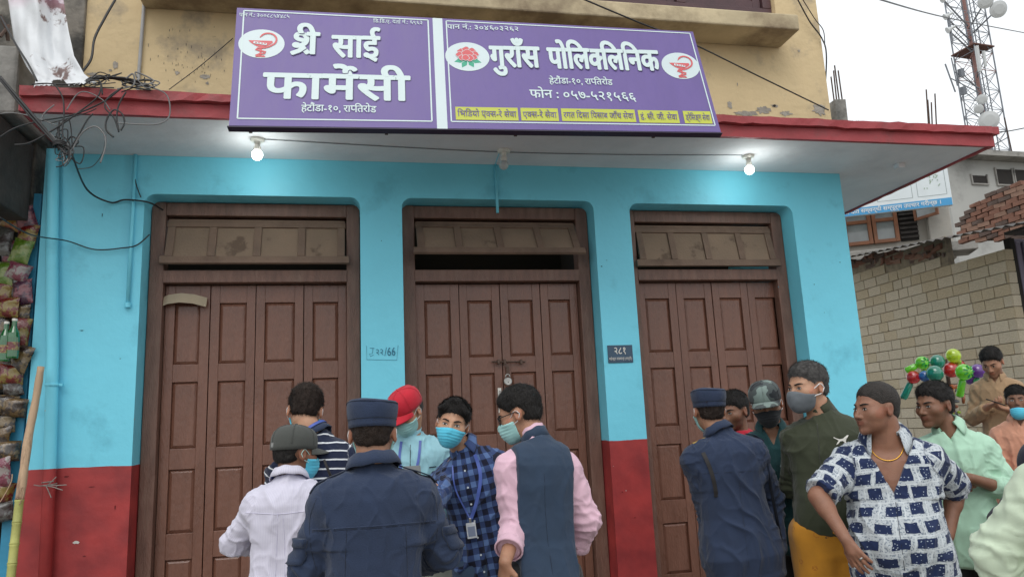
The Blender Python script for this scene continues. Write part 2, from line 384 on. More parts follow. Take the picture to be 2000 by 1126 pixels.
# bolt, padlock, handle on the middle door
def yz(u, v, y=LY - .02): return on_y(u, v, y)
b0, b1 = yz(960, 706), yz(1026, 706)
mb = MB(); mb.tube([b0, b1], .006, 8)
for u in (974, 986, 1018): p = yz(u, 706); mb.box((p.x - .008, LY - .028, p.z - .018), (p.x + .008, LY - .001, p.z + .018))
p = yz(985, 706); mb.tube([p, p + Vector((.0, -.006, -.03))], .004, 6)
mb.build('bolt', M_rust, d2, bevel=.001)
p = yz(992, 722); mb = MB(); mb.box((p.x - .012, LY - .016, p.z - .035), (p.x + .012, LY - .006, p.z + .03)); mb.build('hasp', M_rust, d2, bevel=.001)
c = yz(992, 744, LY - .035)
pl = empty('padlock', (c.x, c.y, c.z), 'round steel padlock hanging from the bolt of the middle door', 'padlock')
mb = MB(); mb.lathe(c, [(.0, -.012), (.026, -.012), (.031, -.008), (.031, .008), (.026, .012), (.0, .012)], 24, Matrix.Rotation(R(90), 3, 'X')); mb.build('lock_body', M_steel, pl, smooth=False, bevel=.001)
mb = MB(); mb.tube([c + Vector((.017 * math.cos(R(a)), 0, .03 + .022 * math.sin(R(a)))) for a in range(0, 181, 20)] , .0045, 8)
mb.tube([c + Vector((.017, 0, .005)), c + Vector((.017, 0, .03))], .0045, 8); mb.tube([c + Vector((-.017, 0, .005)), c + Vector((-.017, 0, .03))], .0045, 8); mb.build('shackle', M_steel, pl, smooth=True)
mb = MB(); mb.box((c.x - .002, c.y - .0135, c.z - .012), (c.x + .002, c.y - .0118, c.z - .002)); mb.build('keyhole', M_dark, pl)
h0, h1 = yz(974, 760), yz(979, 800)
mb = MB(); mb.box((h0.x - .004, LY - .006, h1.z - .02), (h0.x + .022, LY - .001, h0.z + .012)); mb.build('handle_plate', M_wp, d2, bevel=.001)
mb = MB(); q = Vector((h0.x + .009, LY - .03, h0.z - .01)); mb.tube([q + Vector((0, .028, .0)), q, q + Vector((0, 0, -.11)), q + Vector((0, .028, -.11))], .005, 8); mb.build('handle', M_steel, d2)

# canopy ---------------------------------------------------------------------
can = empty('canopy', (1.4, -.35, 3.567), 'concrete canopy over the doors with red painted edge and white underside', 'canopy')
XL, XR = -1.93, 4.71
mb = MB(); mb.box((XL, -.68, 3.567), (XR - .04, -.002, 3.66)); mb.box((3.877, -.002, 3.567), (XR - .04, 5, 3.66)); mb.box((XL, -.002, 3.601), (3.877, .3, 3.66))
mb.build('slab', M_white, can)
def rough_band(a, b, h, t, m, name, n=60, jit=.004, side=False):
    """a slightly uneven band of painted concrete from a to b"""
    a = Vector(a); b = Vector(b); mb = MB(); vs = []
    dr = (b - a).normalized(); out = Vector((dr.y, -dr.x, 0))
    for i in range(n + 1):
        p = a + (b - a) * i / n; j = [random.gauss(0, jit) for _ in range(4)]
        vs += [p + out * (t + j[0]) + Vector((0, 0, j[1])), p + out * (t + j[2]) + Vector((0, 0, h + j[3])), p + Vector((0, 0, h)), p]
    fs = [(4 * i + k, 4 * i + 4 + k, 4 * i + 4 + (k + 1) % 4, 4 * i + (k + 1) % 4) for i in range(n) for k in range(4)]
    fs += [(0, 1, 2, 3), (4 * n + 3, 4 * n + 2, 4 * n + 1, 4 * n)]
    mb.add(vs, fs); o = mb.build(name, m, can); return o
rough_band((XL, -.68, 3.553), (XR - .04, -.68, 3.553), .088, .03, M_red, 'lower_fascia', 70, .0016)
rough_band((XL, -.66, 3.642), (XR - .04, -.66, 3.642), .055, .085, M_red, 'upper_fascia', 90, .003)
rough_band((XR - .04, -.708, 3.554), (XR - .04, 5, 3.554), .087, .03, M_red, 'side_fascia', 60, .0016)
rough_band((XR - .06, -.735, 3.643), (XR - .06, 5, 3.643), .054, .085, M_red, 'side_fascia', 60, .003)
box('end_face', (XL - .012, -.71, 3.555), (XL - .001, .0, 3.695), M_red, can)
mb = MB(); mb.box((XL + .01, -.655, 3.661), (XR - .07, -.003, 3.69)); mb.build('top_screed', M_blackmould, can)

# upper floor ------------------------------------------------------------------
up_ = empty('upper_floor_wall', (1, 0, 3.66), 'cream plastered upper floor wall with peeling patches above the canopy', 'wall')
UZ = 7.6
me = plane_shape([(-1.87, 3.661), (3.87, 3.661), (3.87, UZ), (-1.87, UZ)], [[(1.0, 4.97), (3.47, 4.97), (3.47, 6.3), (1.0, 6.3)]], .28)
link('plaster_front', me, M_cream, up_, bevel=.006)
box('plaster_side', (3.60, .281, 3.661), (3.869, 6, UZ), M_cream, up_)
box('parapet', (-1.9, -.02, UZ), (3.9, 6, UZ + .1), M_conc, up_)
# peeled patches of grey plaster, real low-relief scars
def scar(c, w, h, seed, name='peeled_patch', m=None, y=-.0025):
    rd = random.Random(seed); n = 26; pts = []
    for i in range(n):
        a = 2 * math.pi * i / n; r = 1 + rd.uniform(-.35, .35)
        pts.append((c[0] + w * r * math.cos(a), y - rd.uniform(0, .001), c[1] + h * r * math.sin(a)))
    mb = MB(); mb.add([(c[0], y, c[1])] + pts, [(0, 1 + (i + 1) % n, 1 + i) for i in range(n)]); return mb.build(name, m or M_scar, up_)
M_scar = mat('bare_grey_plaster', (.33, .30, .26), .95, .25, 12, .8, 40)
for (u, v, w, h) in ((226, 128, .018, .03), (346, 143, .016, .014), (400, 150, .03, .018), (405, 163, .01, .012), (1512, 207, .03, .012), (1460, 222, .10, .02), (1535, 222, .05, .02), (1600, 215, .06, .045), (1425, 205, .02, .03), (1490, 215, .06, .03), (216, 138, .012, .008), (180, 145, .03, .012), (1560, 100, .01, .012), (1440, 165, .004, .014)):
    p = on_y(u, v, 0); scar((p.x, p.z), w, h, int(u + v))
for i in range(120):
    p = on_y(random.triangular(285, 450, 400), random.triangular(40, 172, 130), 0); scar((p.x, p.z), random.uniform(.001, .0024), random.uniform(.003, .012), i, 'fine_crack', M_blackmould) if i < 60 else None
p = on_y(1512, 207, 0); scar((p.x, p.z), .014, .01, 5, 'hole', M_dark, -.0045)
# ledge under the window
lg = MB(); lg.box((-1.5, -.30, 4.665), (3.47, -.001, 4.80)); lg.build('window_ledge', M_creamst, up_, bevel=.012)
wi = MB()
M_win = mat('maroon_window_wood', (.075, .035, .04), .5, .2, 8, .3)
for a, b in ((1.0, 3.47),): wi.box((a + .002, .05, 4.972), (b - .002, .13, 5.06)); wi.box((a + .002, .05, 6.2), (b - .002, .13, 6.298))
for x in (1.002, 1.78, 2.60, 3.388): wi.box((x, .049, 5.061), (x + .08, .131, 6.199))
wo_ = wi.build('window_frame', M_win, up_, bevel=.004)
for x0, x1 in ((1.09, 1.77), (1.87, 2.59), (2.69, 3.38)):
    sh = MB(); sh.box((x0, .075, 5.07), (x0 + .07, .11, 6.19)); sh.box((x1 - .07, .075, 5.07), (x1, .11, 6.19)); sh.box((x0 + .07, .076, 5.07), (x1 - .07, .109, 5.14))
    sh.box((x0 + .07, .09, 5.14), (x1 - .07, .1, 6.19)); sh.build('shutter', M_win, wo_, bevel=.003)
# ledge moss and stubs
# left pilaster of the upper wall
box('corner_strip', (-2.12, -.03, 3.70), (-1.871, .28, UZ), M_blackmould, up_, bevel=.01)
# conduit on the upper wall
a, b = on_y(282, 0, -.02), on_y(270, 160, -.02)
tag(MB().tube([(a.x, -.02, 7), a, b, (b.x, -.02, 3.69)], .012, 8).build('conduit_pipe', mat('grey_pvc', (.36, .36, .36), .6, .2), smooth=True), 'grey vertical conduit pipe on the cream upper wall', 'pipe')

# drain pipe and conduits on the blue wall -----------------------------------------
px_ = on_y(104, 320, -.05)
dp = empty('drain_pipe', (-1.965, -.05, GZ), 'thick drain pipe down the left edge of the wall, painted blue above and red below', 'pipe')
xs = [(on_y(u, v, -.05).x, v) for u, v in ((106, 310), (97, 750), (90, 1100))]
mb = MB(); mb.tube([(-1.998, -.05, 3.566), (-1.960, -.05, 2.85), (-1.915, -.05, 2.2), (-1.885, -.052, 1.5), (-1.855, -.05, GZ + .1)], .036, 16); mb.build('pipe', M_blue, dp, smooth=True)
mb = MB(); mb.lathe((-1.905, -.05, 2.02), [(.0, -.008), (.041, -.008), (.043, 0), (.041, .008), (.0, .008)], 16); mb.box((-1.865, -.055, 2.012), (-1.845, -.03, 2.028)); mb.build('clamp', M_blue, dp, smooth=False)
mb = MB(); c = Vector((-1.882, -.05, 1.41))
mb.tube([c + Vector((.040 * math.cos(t * .7), .040 * math.sin(t * .7), .002 * t - .01)) for t in range(18)], .0035, 6)
for dx, dz, s in ((.10, -.03, 1), (.12, .0, 1), (-.06, .01, 1), (.06, .05, 1), (.04, -.07, 1)): mb.tube([c + Vector((.0, -.05, 0)), c + Vector((dx * .5, -.075, dz * .3)), c + Vector((dx, -.07, dz))], .003, 5)
mb.build('wire_tie', mat('old_wire', (.25, .22, .2), .6, .2), dp)
def conduit(pts, r, lab, m=M_blue): return tag(MB().tube(pts, r, 10).build('conduit_pipe', m, smooth=True), lab, 'pipe')
a = on_y(262, 302, -.016); b = on_y(252, 600, -.016); x = (a.x + b.x) / 2
conduit([(x, -.016, 3.566), (x, -.016, b.z + .01)], .0125, 'thin blue conduit down the wall left of the left door')
mb = MB(); mb.tube([(x, -.017, b.z), (x, -.017, b.z + .03)], .02, 10); tag(mb.build('conduit_end', M_blue), 'rounded blue end cap at the foot of the thin conduit', 'pipe fitting')
a = on_y(968, 326, -.012); conduit([(a.x, -.012, 3.566), (a.x, -.012, 3.19)], .011, 'short blue conduit above the middle door')

# lamps ------------------------------------------------------------------------
M_bulb = mat('lit_bulb', (1, 1, 1), .3, 0, emit=((.93, 1.0, .97), 14))
M_bulboff = mat('unlit_bulb', (.50, .55, .56), .25, 0, spec=.6)
def lamp(u, v, lit, lab, tiltx=0):
    p = on_z(u, v, 3.567); r = empty('ceiling_lamp', p, lab, 'lamp', 'bulbs under the canopy')
    mb = MB(); mb.lathe(p, [(0, -.022), (.036, -.022), (.045, -.014), (.047, 0), (0, 0)][::1], 20); mb.build('ceiling_rose', M_wp, r, smooth=False, bevel=.002)
    Mx = Matrix.Rotation(tiltx, 3, 'Y')
    mb = MB(); mb.lathe(p, [(0, -.085), (.021, -.085), (.023, -.06), (.017, -.045), (.02, -.022), (0, -.022)], 16, Mx); mb.build('socket', M_wp, r, smooth=False)
    mb = MB(); q = p + Mx @ Vector((0, 0, -.112)); mb.lathe(q, [(.0, -.036)] + [(.035 * math.cos(R(a)), .035 * math.sin(R(a))) for a in range(-75, 60, 15)] + [(.014, .036), (0, .04)], 20, Mx)
    mb.build('bulb', M_bulb if lit else M_bulboff, r, smooth=True)
    if lit:
        l = bpy.data.lights.new('bulb_light', 'POINT'); l.energy = 1.7; l.shadow_soft_size = .04; l.color = (.9, 1, .97)
        lo = bpy.data.objects.new('bulb_light', l); COL.objects.link(lo); lo.parent = r; lo.location = Mx @ Vector((0, 0, -.20))
lamp(503, 271, 1, 'lit round bulb under the canopy above the left door')
lamp(984, 293, 0, 'unlit bulb under the canopy above the middle door, between two lit ones', R(3))
lamp(1461, 304, 1, 'lit round bulb under the canopy above the right door')
p = on_z(1756, 320, 3.567); tag(box('junction_box', p - Vector((.03, .03, .04)), p + Vector((.03, .03, 0)), M_white), 'small square whitewashed socket under the right end of the canopy', 'junction box')
a, b, c = on_z(515, 272, 3.561), on_z(980, 297, 3.561), on_z(1450, 303, 3.561)
cable([a, a.lerp(b, .5) + Vector((0, .01, 0)), b, b.lerp(c, .5) + Vector((0, .012, -.003)), c], .003, M_cableg, 'thin cable strung along the canopy underside between the bulbs')
a = on_z(967, 322, 3.56); cable([a, on_z(975, 300, 3.55), on_z(982, 295, 3.56)], .003, M_blue, 'short blue wire from the middle bulb to the wall')

# signboard ----------------------------------------------------------------------
M_pur = mat('purple_sign_print', (.148, .103, .305), .42, .05, 3, 0, dirt=((.13, .09, .30), .5), dscale=9, dth=(.5, .7), stretch=(4, 4, .6), spec=.4)
M_ink = mat('pale_sign_print', (.62, .74, .74), .45, .03)
M_div = mat('white_sign_strip', (.60, .70, .72), .4, .03)
M_inkd = mat('sign_letter_shadow', (.085, .07, .17), .5, 0)
M_rp = mat('red_sign_print', (.62, .10, .11), .45, .03); M_gp = mat('green_sign_print', (.03, .36, .22), .45, .03)
M_yp = mat('yellow_sign_print', (.50, .54, .06), .45, .03); M_vp = mat('violet_small_print', (.11, .07, .28), .45, 0)
M_edge = mat('dark_sign_edge', (.03, .02, .05), .5, .1)
SA = on_y(447, 245, -.87); SB = on_z(1408, 258, SA.z); su = (SB - SA).normalized(); SL = (SB - SA).length
sback = Vector((0, 0, 1)).cross(su).normalized(); th = R(13.5); sz = Vector((0, 0, 1)) * math.cos(th) + sback * math.sin(th); sn = su.cross(sz)
sg = empty('signboard', SA, 'purple clinic signboard with white lettering leaning back on the canopy edge', 'signboard')
def S(x, z): return SA + su * x + sz * z
def spx(u, v): p = on_p(u, v, SA, sn); d = p - SA; return d.dot(su), d.dot(sz)
HL, HR = spx(452, 15)[1], spx(1348, 62)[1]
print('SIGN', SA, SB, HL, HR, SL)
def prism(pts, t, name, m):
    n = len(pts); f = [S(*p) for p in pts]; bk_ = [q - sn * t for q in f]; mb = MB(); mb.add(f + bk_, [tuple(range(n)), tuple(range(2 * n - 1, n - 1, -1))] + [(i, i + n, (i + 1) % n + n, (i + 1) % n) for i in range(n)]); return mb.build(name, m, sg)
DX0, DX1 = spx(859, 140)[0] - .032, spx(859, 140)[0] + .032
def top(x): return HL + (HR - HL) * x / SL
prism([(0, 0), (DX0, 0), (DX0, top(DX0)), (-.02, HL)], .03, 'left_board', M_pur)
prism([(DX1, 0), (SL, 0), (SL - .035, top(SL)), (DX1, top(DX1))], .03, 'right_board', M_pur)
prism([(DX0, -.002), (DX1, -.002), (DX1, top(DX1)), (DX0, top(DX0))], .025, 'divider_strip', M_div)
prism([(-.01, -.009), (SL + .01, -.009), (SL + .01, -.003), (-.01, -.003)], .05, 'lower_edge', M_edge)
mb = MB()
for x in (.1, .9, 1.7, 2.6): mb.box((0, 0, 0), (.02, .02, top(x)), Matrix.Translation(S(x, 0) - sn * .055) @ Matrix(((su.x, -sn.x, sz.x, 0), (su.y, -sn.y, sz.y, 0), (su.z, -sn.z, sz.z, 0), (0, 0, 0, 1))))
for x in (.1, .9, 1.7, 2.6): q = S(x, .8) - sn * .05; mb.tube([q, Vector((q.x, -.002, q.z - .35))], .007, 6)
mb.build('support', M_rust, sg)
def ring(pts, w, m, name, lift=.0025):
    pts = pts + [pts[0]]; fl = []
    for p, q in zip(pts, pts[1:]):
        fl.append(stroke([p, q], w))
    v = []; f = []
    for k, (a_, b_) in enumerate(fl):
        n = len(v); v += a_; f += [tuple(i + n for i in q) for q in b_]
    return flat([(v, f)], SA, su, sz, m, sg, lift, name)
ring([(.045, .05), (DX0 - .03, .05), (DX0 - .03, top(DX0) - .022), (.025, top(0) - .024)], .009, M_ink, 'border_line')
ring([(DX1 + .025, .05), (SL - .03, .05), (SL - .062, top(SL) - .018), (DX1 + .025, top(DX1) - .022)], .008, M_ink, 'border_line')
def T(tokens, box_, m=M_ink, bold=0.0, shadow=False, lift=.0025):
    """letters whose body runs from the lower left to the upper right pixel of box_"""
    (x0, z0), (x1, z1) = spx(box_[0], box_[1]), spx(box_[2], box_[3])
    w = x1 - x0; zz = spx(box_[0], box_[3])[1] if False else None
    h = box_[4]
    sl_ = (spx(box_[2], box_[3])[1] - spx(box_[0], box_[1])[1]) / w if len(box_) > 5 else 0
    lettering(tokens, SA + su * x0 + sz * z0, su, sz, h, m, sg, width=w, bold=bold, lift=lift, slant=sl_)
    if shadow: lettering(tokens, SA + su * (x0 + .004) + sz * (z0 - .004), su, sz, h, M_inkd, sg, width=w, bold=bold, lift=.001)
C_ = lambda s: s.split('_')
T(C_('पा_न_ _नं_._:_ _३_०_०_८_८_५_४_४_८_५'), (467, 33, 566, 37, .028, 1), bold=.006)
T(C_('I_ड_._I_ड_._ए_._ _द_र्ता_ _नं_._:_ _६_९_६_३') if False else C_('I_ड_._I_ड_._ए_._ _द_ता_R_ _नं_._:_ _६_९_६_३'), (729, 45, 826, 49, .027, 1), bold=.006)
T(C_('SHRI'), (566, 105, 628, 107, .17), bold=.026, shadow=True)
T(C_('सा_ई'), (647, 111, 742, 112, .17), bold=.026, shadow=True)
T(C_('फा_मे_R_सी'), (510, 191, 802, 194, .185), bold=.028, shadow=True)
T(C_('हे_टौं_डा_-_१_०_,_ _रा_Hप_I_त_रो_ड'), (588, 218, 735, 220, .047), bold=.014)
T(C_('पा_न_ _नं_._:_ _३_०_४_६_०_३_२_६_२'), (873, 57, 1014, 62, .036, 1), bold=.012)
T(C_('गु_राँ_स'), (958, 130, 1056, 133, .165), bold=.028, shadow=True)
T(C_('पो_I_ल_Hक_I_ल_I_न_क'), (1072, 133, 1290, 139, .165), bold=.028, shadow=True)
T(C_('हे_टौं_डा_-_१_०_,_ _रा_Hप_I_त_रो_ड'), (1073, 164, 1197, 167, .045), bold=.014)
T(C_('फो_न_ _:_ _०_५_७_-_५_२_१_५_६_६'), (1035, 191, 1243, 198, .062, 1), bold=.014)
ybs = [((889, 208), (1013, 236), 'I_भ_I_ड_यो_ _ए_Hक_स_-_रे_ _से_वा'), ((1016, 210), (1092, 237), 'ए_Hक_स_-_रे_ _से_वा'), ((1095, 212), (1243, 239), 'र_ग_त_ _I_द_सा_ _I_प_सा_ब_ _जाँ_च_ _से_वा'), ((1245, 216), (1328, 241), 'इं_._ _सी_._ _जी_._ _से_वा'), ((1333, 218), (1392, 242), 'ड्_रे_I_स_ङ्_ग_ _से_वा')]
for (a, b, s) in ybs:
    x0, z1 = spx(*a); x1, z0 = spx(*b); z1 = z0 + .098
    flat([[(x0, z0), (x1, z0), (x1, z1), (x0, z1)]], SA, su, sz, M_yp, sg, .002, 'yellow_label')
    lettering(C_(s), SA + su * (x0 + .012) + sz * (z0 + .025), su, sz, .042, M_vp, sg, width=(x1 - x0 - .024), bold=.002, lift=.0035)
def oval(u, v, rx, rz, kind):
    cx_, cz_ = spx(u, v); n = 40
    flat([[(cx_ + rx * math.cos(2 * math.pi * i / n), cz_ + rz * math.sin(2 * math.pi * i / n)) for i in range(n)]], SA, su, sz, M_div, sg, .002, 'emblem_oval')
    k = rx / .13
    def tr(pts): return [(cx_ + p[0] * k, cz_ + p[1] * k) for p in pts]
    if kind == 'bowl':
        pieces = [tr([(-.075, .022)] + [(-.075 + .15 * t, .022 - .045 * math.sin(math.pi * t) - .004) for t in [j / 12 for j in range(1, 12)]] + [(.06, .022)]),
                  tr([(-.010, -.02), (.006, -.02), (.003, -.09), (-.006, -.09)]), tr([(-.03, -.10), (.028, -.10), (.02, -.088), (-.022, -.088)])]
        flat(pieces[:1], SA, su, sz, M_rp, sg, .0035, 'bowl_emblem'); flat(pieces[1:], SA, su, sz, M_rp, sg, .0042, 'bowl_emblem')
        snake = [(-.012, .045), (.0, .062)] + arc(.035, .03, .048, 125, -60, 14) + [(.045, -.022), (.02, -.032), (-.02, -.036), (-.03, -.046), (.0, -.056), (.026, -.062), (.022, -.074), (-.01, -.08), (-.026, -.088), (-.015, -.098)]
        flat([stroke(tr(snake), [.004] + [.011 * k] * (len(snake) - 2) + [.006])], SA, su, sz, M_rp, sg, .005, 'snake_emblem')
        flat([stroke(tr([(-.045, .006), (.03, -.006)]), .016 * k)], SA, su, sz, M_div, sg, .0058, 'bowl_emblem')
        for j in range(4): flat([stroke(tr([(-.035 + .017 * j, .006 - .002 * j), (-.026 + .017 * j, .002 - .002 * j)]), .007 * k)], SA, su, sz, M_rp, sg, .0064, 'bowl_emblem')
    else:
        rd = random.Random(3)
        for i, (px, pz, pr) in enumerate([(-.035, .035, .024), (-.005, .048, .026), (.028, .042, .023), (.045, .018, .022), (.036, -.005, .022), (-.045, .010, .023), (-.035, -.012, .020), (.0, .016, .034), (.012, -.014, .024), (-.012, -.012, .022)]):
            pts = [(px + pr * (1 + .12 * math.sin(5 * a + i)) * math.cos(a), pz + pr * (.95 + .1 * math.cos(4 * a)) * math.sin(a)) for a in [2 * math.pi * j / 16 for j in range(16)]]
            flat([tr(pts)], SA, su, sz, M_rp, sg, .0030 + .0004 * i, 'flower_petal')
            ro = pts + [pts[0]]; flat([stroke(tr(ro), .0028)], SA, su, sz, M_div, sg, .0032 + .0004 * i, 'petal_outline')
        for i, (ang, L) in enumerate([(200, .085), (245, .085), (295, .08), (340, .085)]):
            a = R(ang); bx, bz = .0, -.018; ex, ez = bx + L * math.cos(a), bz + L * .85 * math.sin(a); nx, nz = -math.sin(a) * .017, math.cos(a) * .017; mx_, mz_ = bx * .4 + ex * .6, bz * .4 + ez * .6
            flat([tr([(bx, bz), (mx_ - nx, mz_ - nz), (ex, ez), (mx_ + nx, mz_ + nz)])], SA, su, sz, M_gp, sg, .0024 + .00015 * i, 'leaf_print')
oval(511, 86, .139, .115, 'bowl'); oval(913, 111, .143, .118, 'flower'); oval(1329, 129, .132, .112, 'bowl')

# plates and marks on the wall ------------------------------------------------------
a, b = on_y(1186, 674, -.006), on_y(1237, 707, -.006)
np_ = empty('number_plate', (a.x, 0, b.z), 'small blue house number plate on the blue pillar right of the middle door', 'sign')
M_np = mat('enamel_blue_grey', (.035, .075, .125), .4, .2, 12)
box('plate', (a.x, -.008, b.z), (b.x, -.001, a.z), M_np, np_, bevel=.002)
wdt = b.x - a.x; hgt = a.z - b.z
lettering(C_('२_८_१'), (a.x + wdt * .24, -.0085, b.z + hgt * .50), (1, 0, 0), (0, 0, 1), hgt * .36, M_wp, np_, width=wdt * .5, bold=.012)
lettering(C_('म_हे_न्_द्_र_ _रा_ज_मा_र्_ग_ _(_रा_प्_ती_)'), (a.x + wdt * .04, -.0085, b.z + hgt * .16), (1, 0, 0), (0, 0, 1), hgt * .13, M_wp, np_, width=wdt * .9)
M_chalk = mat('blue_chalk_marks', (.035, .16, .25), .9, 0)
a, b = on_y(716, 672, -.0), on_y(778, 700, -.0)
sc_ = empty('wall_scribble', (a.x, 0, b.z), 'handwritten number in a scribbled frame on the blue pillar left of the middle door', 'writing')
def wflat(pl, name='scribble'): flat(pl, (a.x, 0, b.z), (1, 0, 0), (0, 0, 1), M_chalk, sc_, .003, name)
W2, H2 = b.x - a.x, a.z - b.z
wflat([stroke([(0, H2 * .9), (0, .0), (W2 * .95, -.01), (W2, H2 * .9)], .0025)], 'scribbled_frame')
wflat([stroke([(W2 * .10, H2 * .75), (W2 * .25, H2 * .72)], .0028), stroke([(W2 * .2, H2 * .75), (W2 * .18, H2 * .4), (W2 * .08, H2 * .35), (W2 * .12, H2 * .2), (W2 * .22, H2 * .3)], .0028)])
lettering(C_('२_२'), (a.x + W2 * .28, -.001, b.z + H2 * .28), (1, 0, 0), (0, 0, 1), H2 * .38, M_chalk, sc_, width=W2 * .26)
lettering(list('/66'), (a.x + W2 * .56, -.001, b.z + H2 * .22), (1, 0, 0), (0, 0, 1), H2 * .5, M_chalk, sc_, width=W2 * .36)

def chip(u, v, w, h, seed, m, name='paint_chip'):
    c_ = on_y(u, v, 0); rd_ = random.Random(seed); n_ = 16; pts_ = [(c_.x + w * (1 + rd_.uniform(-.4, .4)) * math.cos(2 * math.pi * i / n_), -.0022, c_.z + h * (1 + rd_.uniform(-.4, .4)) * math.sin(2 * math.pi * i / n_)) for i in range(n_)]
    q_ = MB(); q_.add([(c_.x, -.0022, c_.z)] + pts_, [(0, 1 + (i + 1) % n_, 1 + i) for i in range(n_)]); q_.build(name, m, bld)
M_chipw = mat('bare_white_plaster', (.55, .53, .50), .9, .1); M_chipd = mat('dark_scuff', (.035, .12, .16), .9, .2); M_chipr = mat('dark_red_scuff', (.13, .012, .014), .9, .2)
for k_, (u, v, w, h) in enumerate(((149, 1058, .016, .009), (235, 700, .004, .003), (160, 645, .012, .003), (1175, 520, .006, .005), (1520, 560, .004, .008), (1640, 512, .005, .004), (1590, 555, .004, .004), (1610, 610, .003, .003), (745, 470, .004, .003), (1185, 508, .006, .002), (200, 420, .003, .012))): chip(u, v, w, h, k_, M_chipw if k_ == 0 else M_chipd)
for k_, (u, v, w, h) in enumerate(((92, 1050, .006, .022), (165, 1085, .01, .003), (180, 950, .02, .003), (130, 930, .014, .004), (1215, 960, .004, .006), (1240, 1010, .008, .003), (225, 990, .004, .012))): chip(u, v, w, h, 30 + k_, M_chipr)
# ================================================================ LEFT NEIGHBOUR
def PY(u, v, y): return on_y(u, v, y)
M_hood = mat('sooty_boards', (.045, .038, .034), .85, .35, 8, .6, 30, dirt=((.10, .09, .08), .6), dscale=3)
M_bluepost = mat('deep_blue_paint', (.035, .26, .42), .55, .12, 4, .4, 14)
ls = empty('shop_stall', (-2.6, -.2, GZ), 'dark snack stall with a sooty hood at the left edge beside the blue wall', 'shop')
z0 = PY(90, 392, -.6).z; z1 = PY(60, 230, -.6).z
mb = MB(); mb.box((-4.2, -.62, z0 + .04), (-2.125, -.02, z1 + .05)); mb.build('hood', M_hood, ls, bevel=.01)
box('hood_board', (-4.2, -.66, z0), (-2.11, -.621, z0 + .09), M_hood, ls, bevel=.006)
box('hood_board', (-4.2, -.65, z0 + .22), (-2.16, -.621, z0 + .36), mat('grey_brown_board', (.10, .085, .075), .8, .2, 6), ls, bevel=.006)
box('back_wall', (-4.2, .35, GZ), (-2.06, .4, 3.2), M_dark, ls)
xp = PY(72, 500, -.06)
box('blue_post', (-2.168, .045, GZ), (-2.084, .12, 3.3), M_bluepost, ls, bevel=.006)
for k in range(7): box('shelf', (-4.2, -.02, .45 + .38 * k), (-2.25, .3, .475 + .38 * k), M_hood, ls)
nw = empty('neighbour_wall', (-2.8, .1, 3.2), 'grimy grey concrete wall with damp stains above the snack stall', 'wall')
mb = MB(); mb.box((-4.5, -.45, PY(30, 222, -.45).z), (PY(34, 150, -.45).x, .28, PY(30, 88, -.45).z)); mb.build('beam_end', M_conc, nw, bevel=.02)
box('wall_face', (-4.5, .02, 3.2), (-2.13, .3, 7.6), M_blackmould, nw, bevel=.01)
tag(MB().tube([PY(0, 30, -.5), PY(12, 55, -.48), PY(16, 80, -.45)], .012, 6).build('iron_rod', M_rust), 'rusty iron rod poking out behind the torn banner', 'rod')
tag(MB().tube([PY(0, 72, -.5), PY(18, 50, -.47)], .01, 6).build('iron_rod', M_rust), 'second rusty rod crossing behind the torn banner, lower at its left end', 'rod')

# snack packets, one mesh of each shape
def crinkle(v, a, f): return a * (math.sin(f * v[0] + 3 * v[2]) * math.cos(f * 1.3 * v[2] + 2 * v[0]) + .5 * math.sin(f * 2.3 * v[2] + v[0] * 5))
def packet_mesh(w, h, seed):
    rd = random.Random(seed); nx, nz = 10, 14; vs = []; fs = []
    for sgn in (-1, 1):
        for j in range(nz + 1):
            for i in range(nx + 1):
                u, v = i / nx * 2 - 1, j / nz * 2 - 1
                puff = max(0, (1 - u ** 2)) ** .55 * max(0, (1 - abs(v) ** 3)) ** .7 * w * .26
                x = u * w / 2 * (1 - .06 * (1 - v * v)); z = v * h / 2
                y = sgn * (puff + .0008) + crinkle((x * 1, 0, z), .0035, 55 + 10 * sgn + rd.uniform(-9, 9)) * (1 - abs(v) ** 6)
                vs.append((x, y, z))
    N = (nx + 1) * (nz + 1)
    for s_ in range(2):
        for j in range(nz):
            for i in range(nx):
                q = (s_ * N + j * (nx + 1) + i, s_ * N + j * (nx + 1) + i + 1, s_ * N + (j + 1) * (nx + 1) + i + 1, s_ * N + (j + 1) * (nx + 1) + i)
                fs.append(q if s_ == 0 else q[::-1])
    me = bpy.data.meshes.new('packet'); me.from_pydata(vs, [], fs); me.shade_smooth(); return me
def foil(name, c, c2, seed):
    c = tuple(q * .36 for q in c); c2 = tuple(q * .36 for q in c2)  # colours scaled down to put the stall's shade into the foil
    m = mat(name, c, .28, .1, 10, .6, 60, dirt=(c2, .95), dscale=14, dth=(.5, .53), spec=.8, coat=.4); return m
FO = {'orange': foil('orange_foil', (.75, .16, .02), (.9, .55, .1), 1), 'green': foil('lime_foil', (.25, .5, .03), (.6, .75, .2), 2), 'purple': foil('purple_foil', (.14, .03, .10), (.6, .15, .2), 3),
      'red': foil('red_foil', (.4, .02, .02), (.7, .5, .1), 4), 'gold': foil('gold_foil', (.35, .2, .06), (.06, .03, .02), 5), 'brown': foil('brown_foil', (.06, .03, .02), (.45, .3, .12), 6), 'pink': foil('pink_foil', (.55, .12, .2), (.8, .7, .65), 7), 'grey': foil('silver_foil', (.3, .3, .28), (.1, .06, .05), 8)}
pm = [packet_mesh(.13, .17, 1), packet_mesh(.11, .20, 2), packet_mesh(.15, .13, 3)]
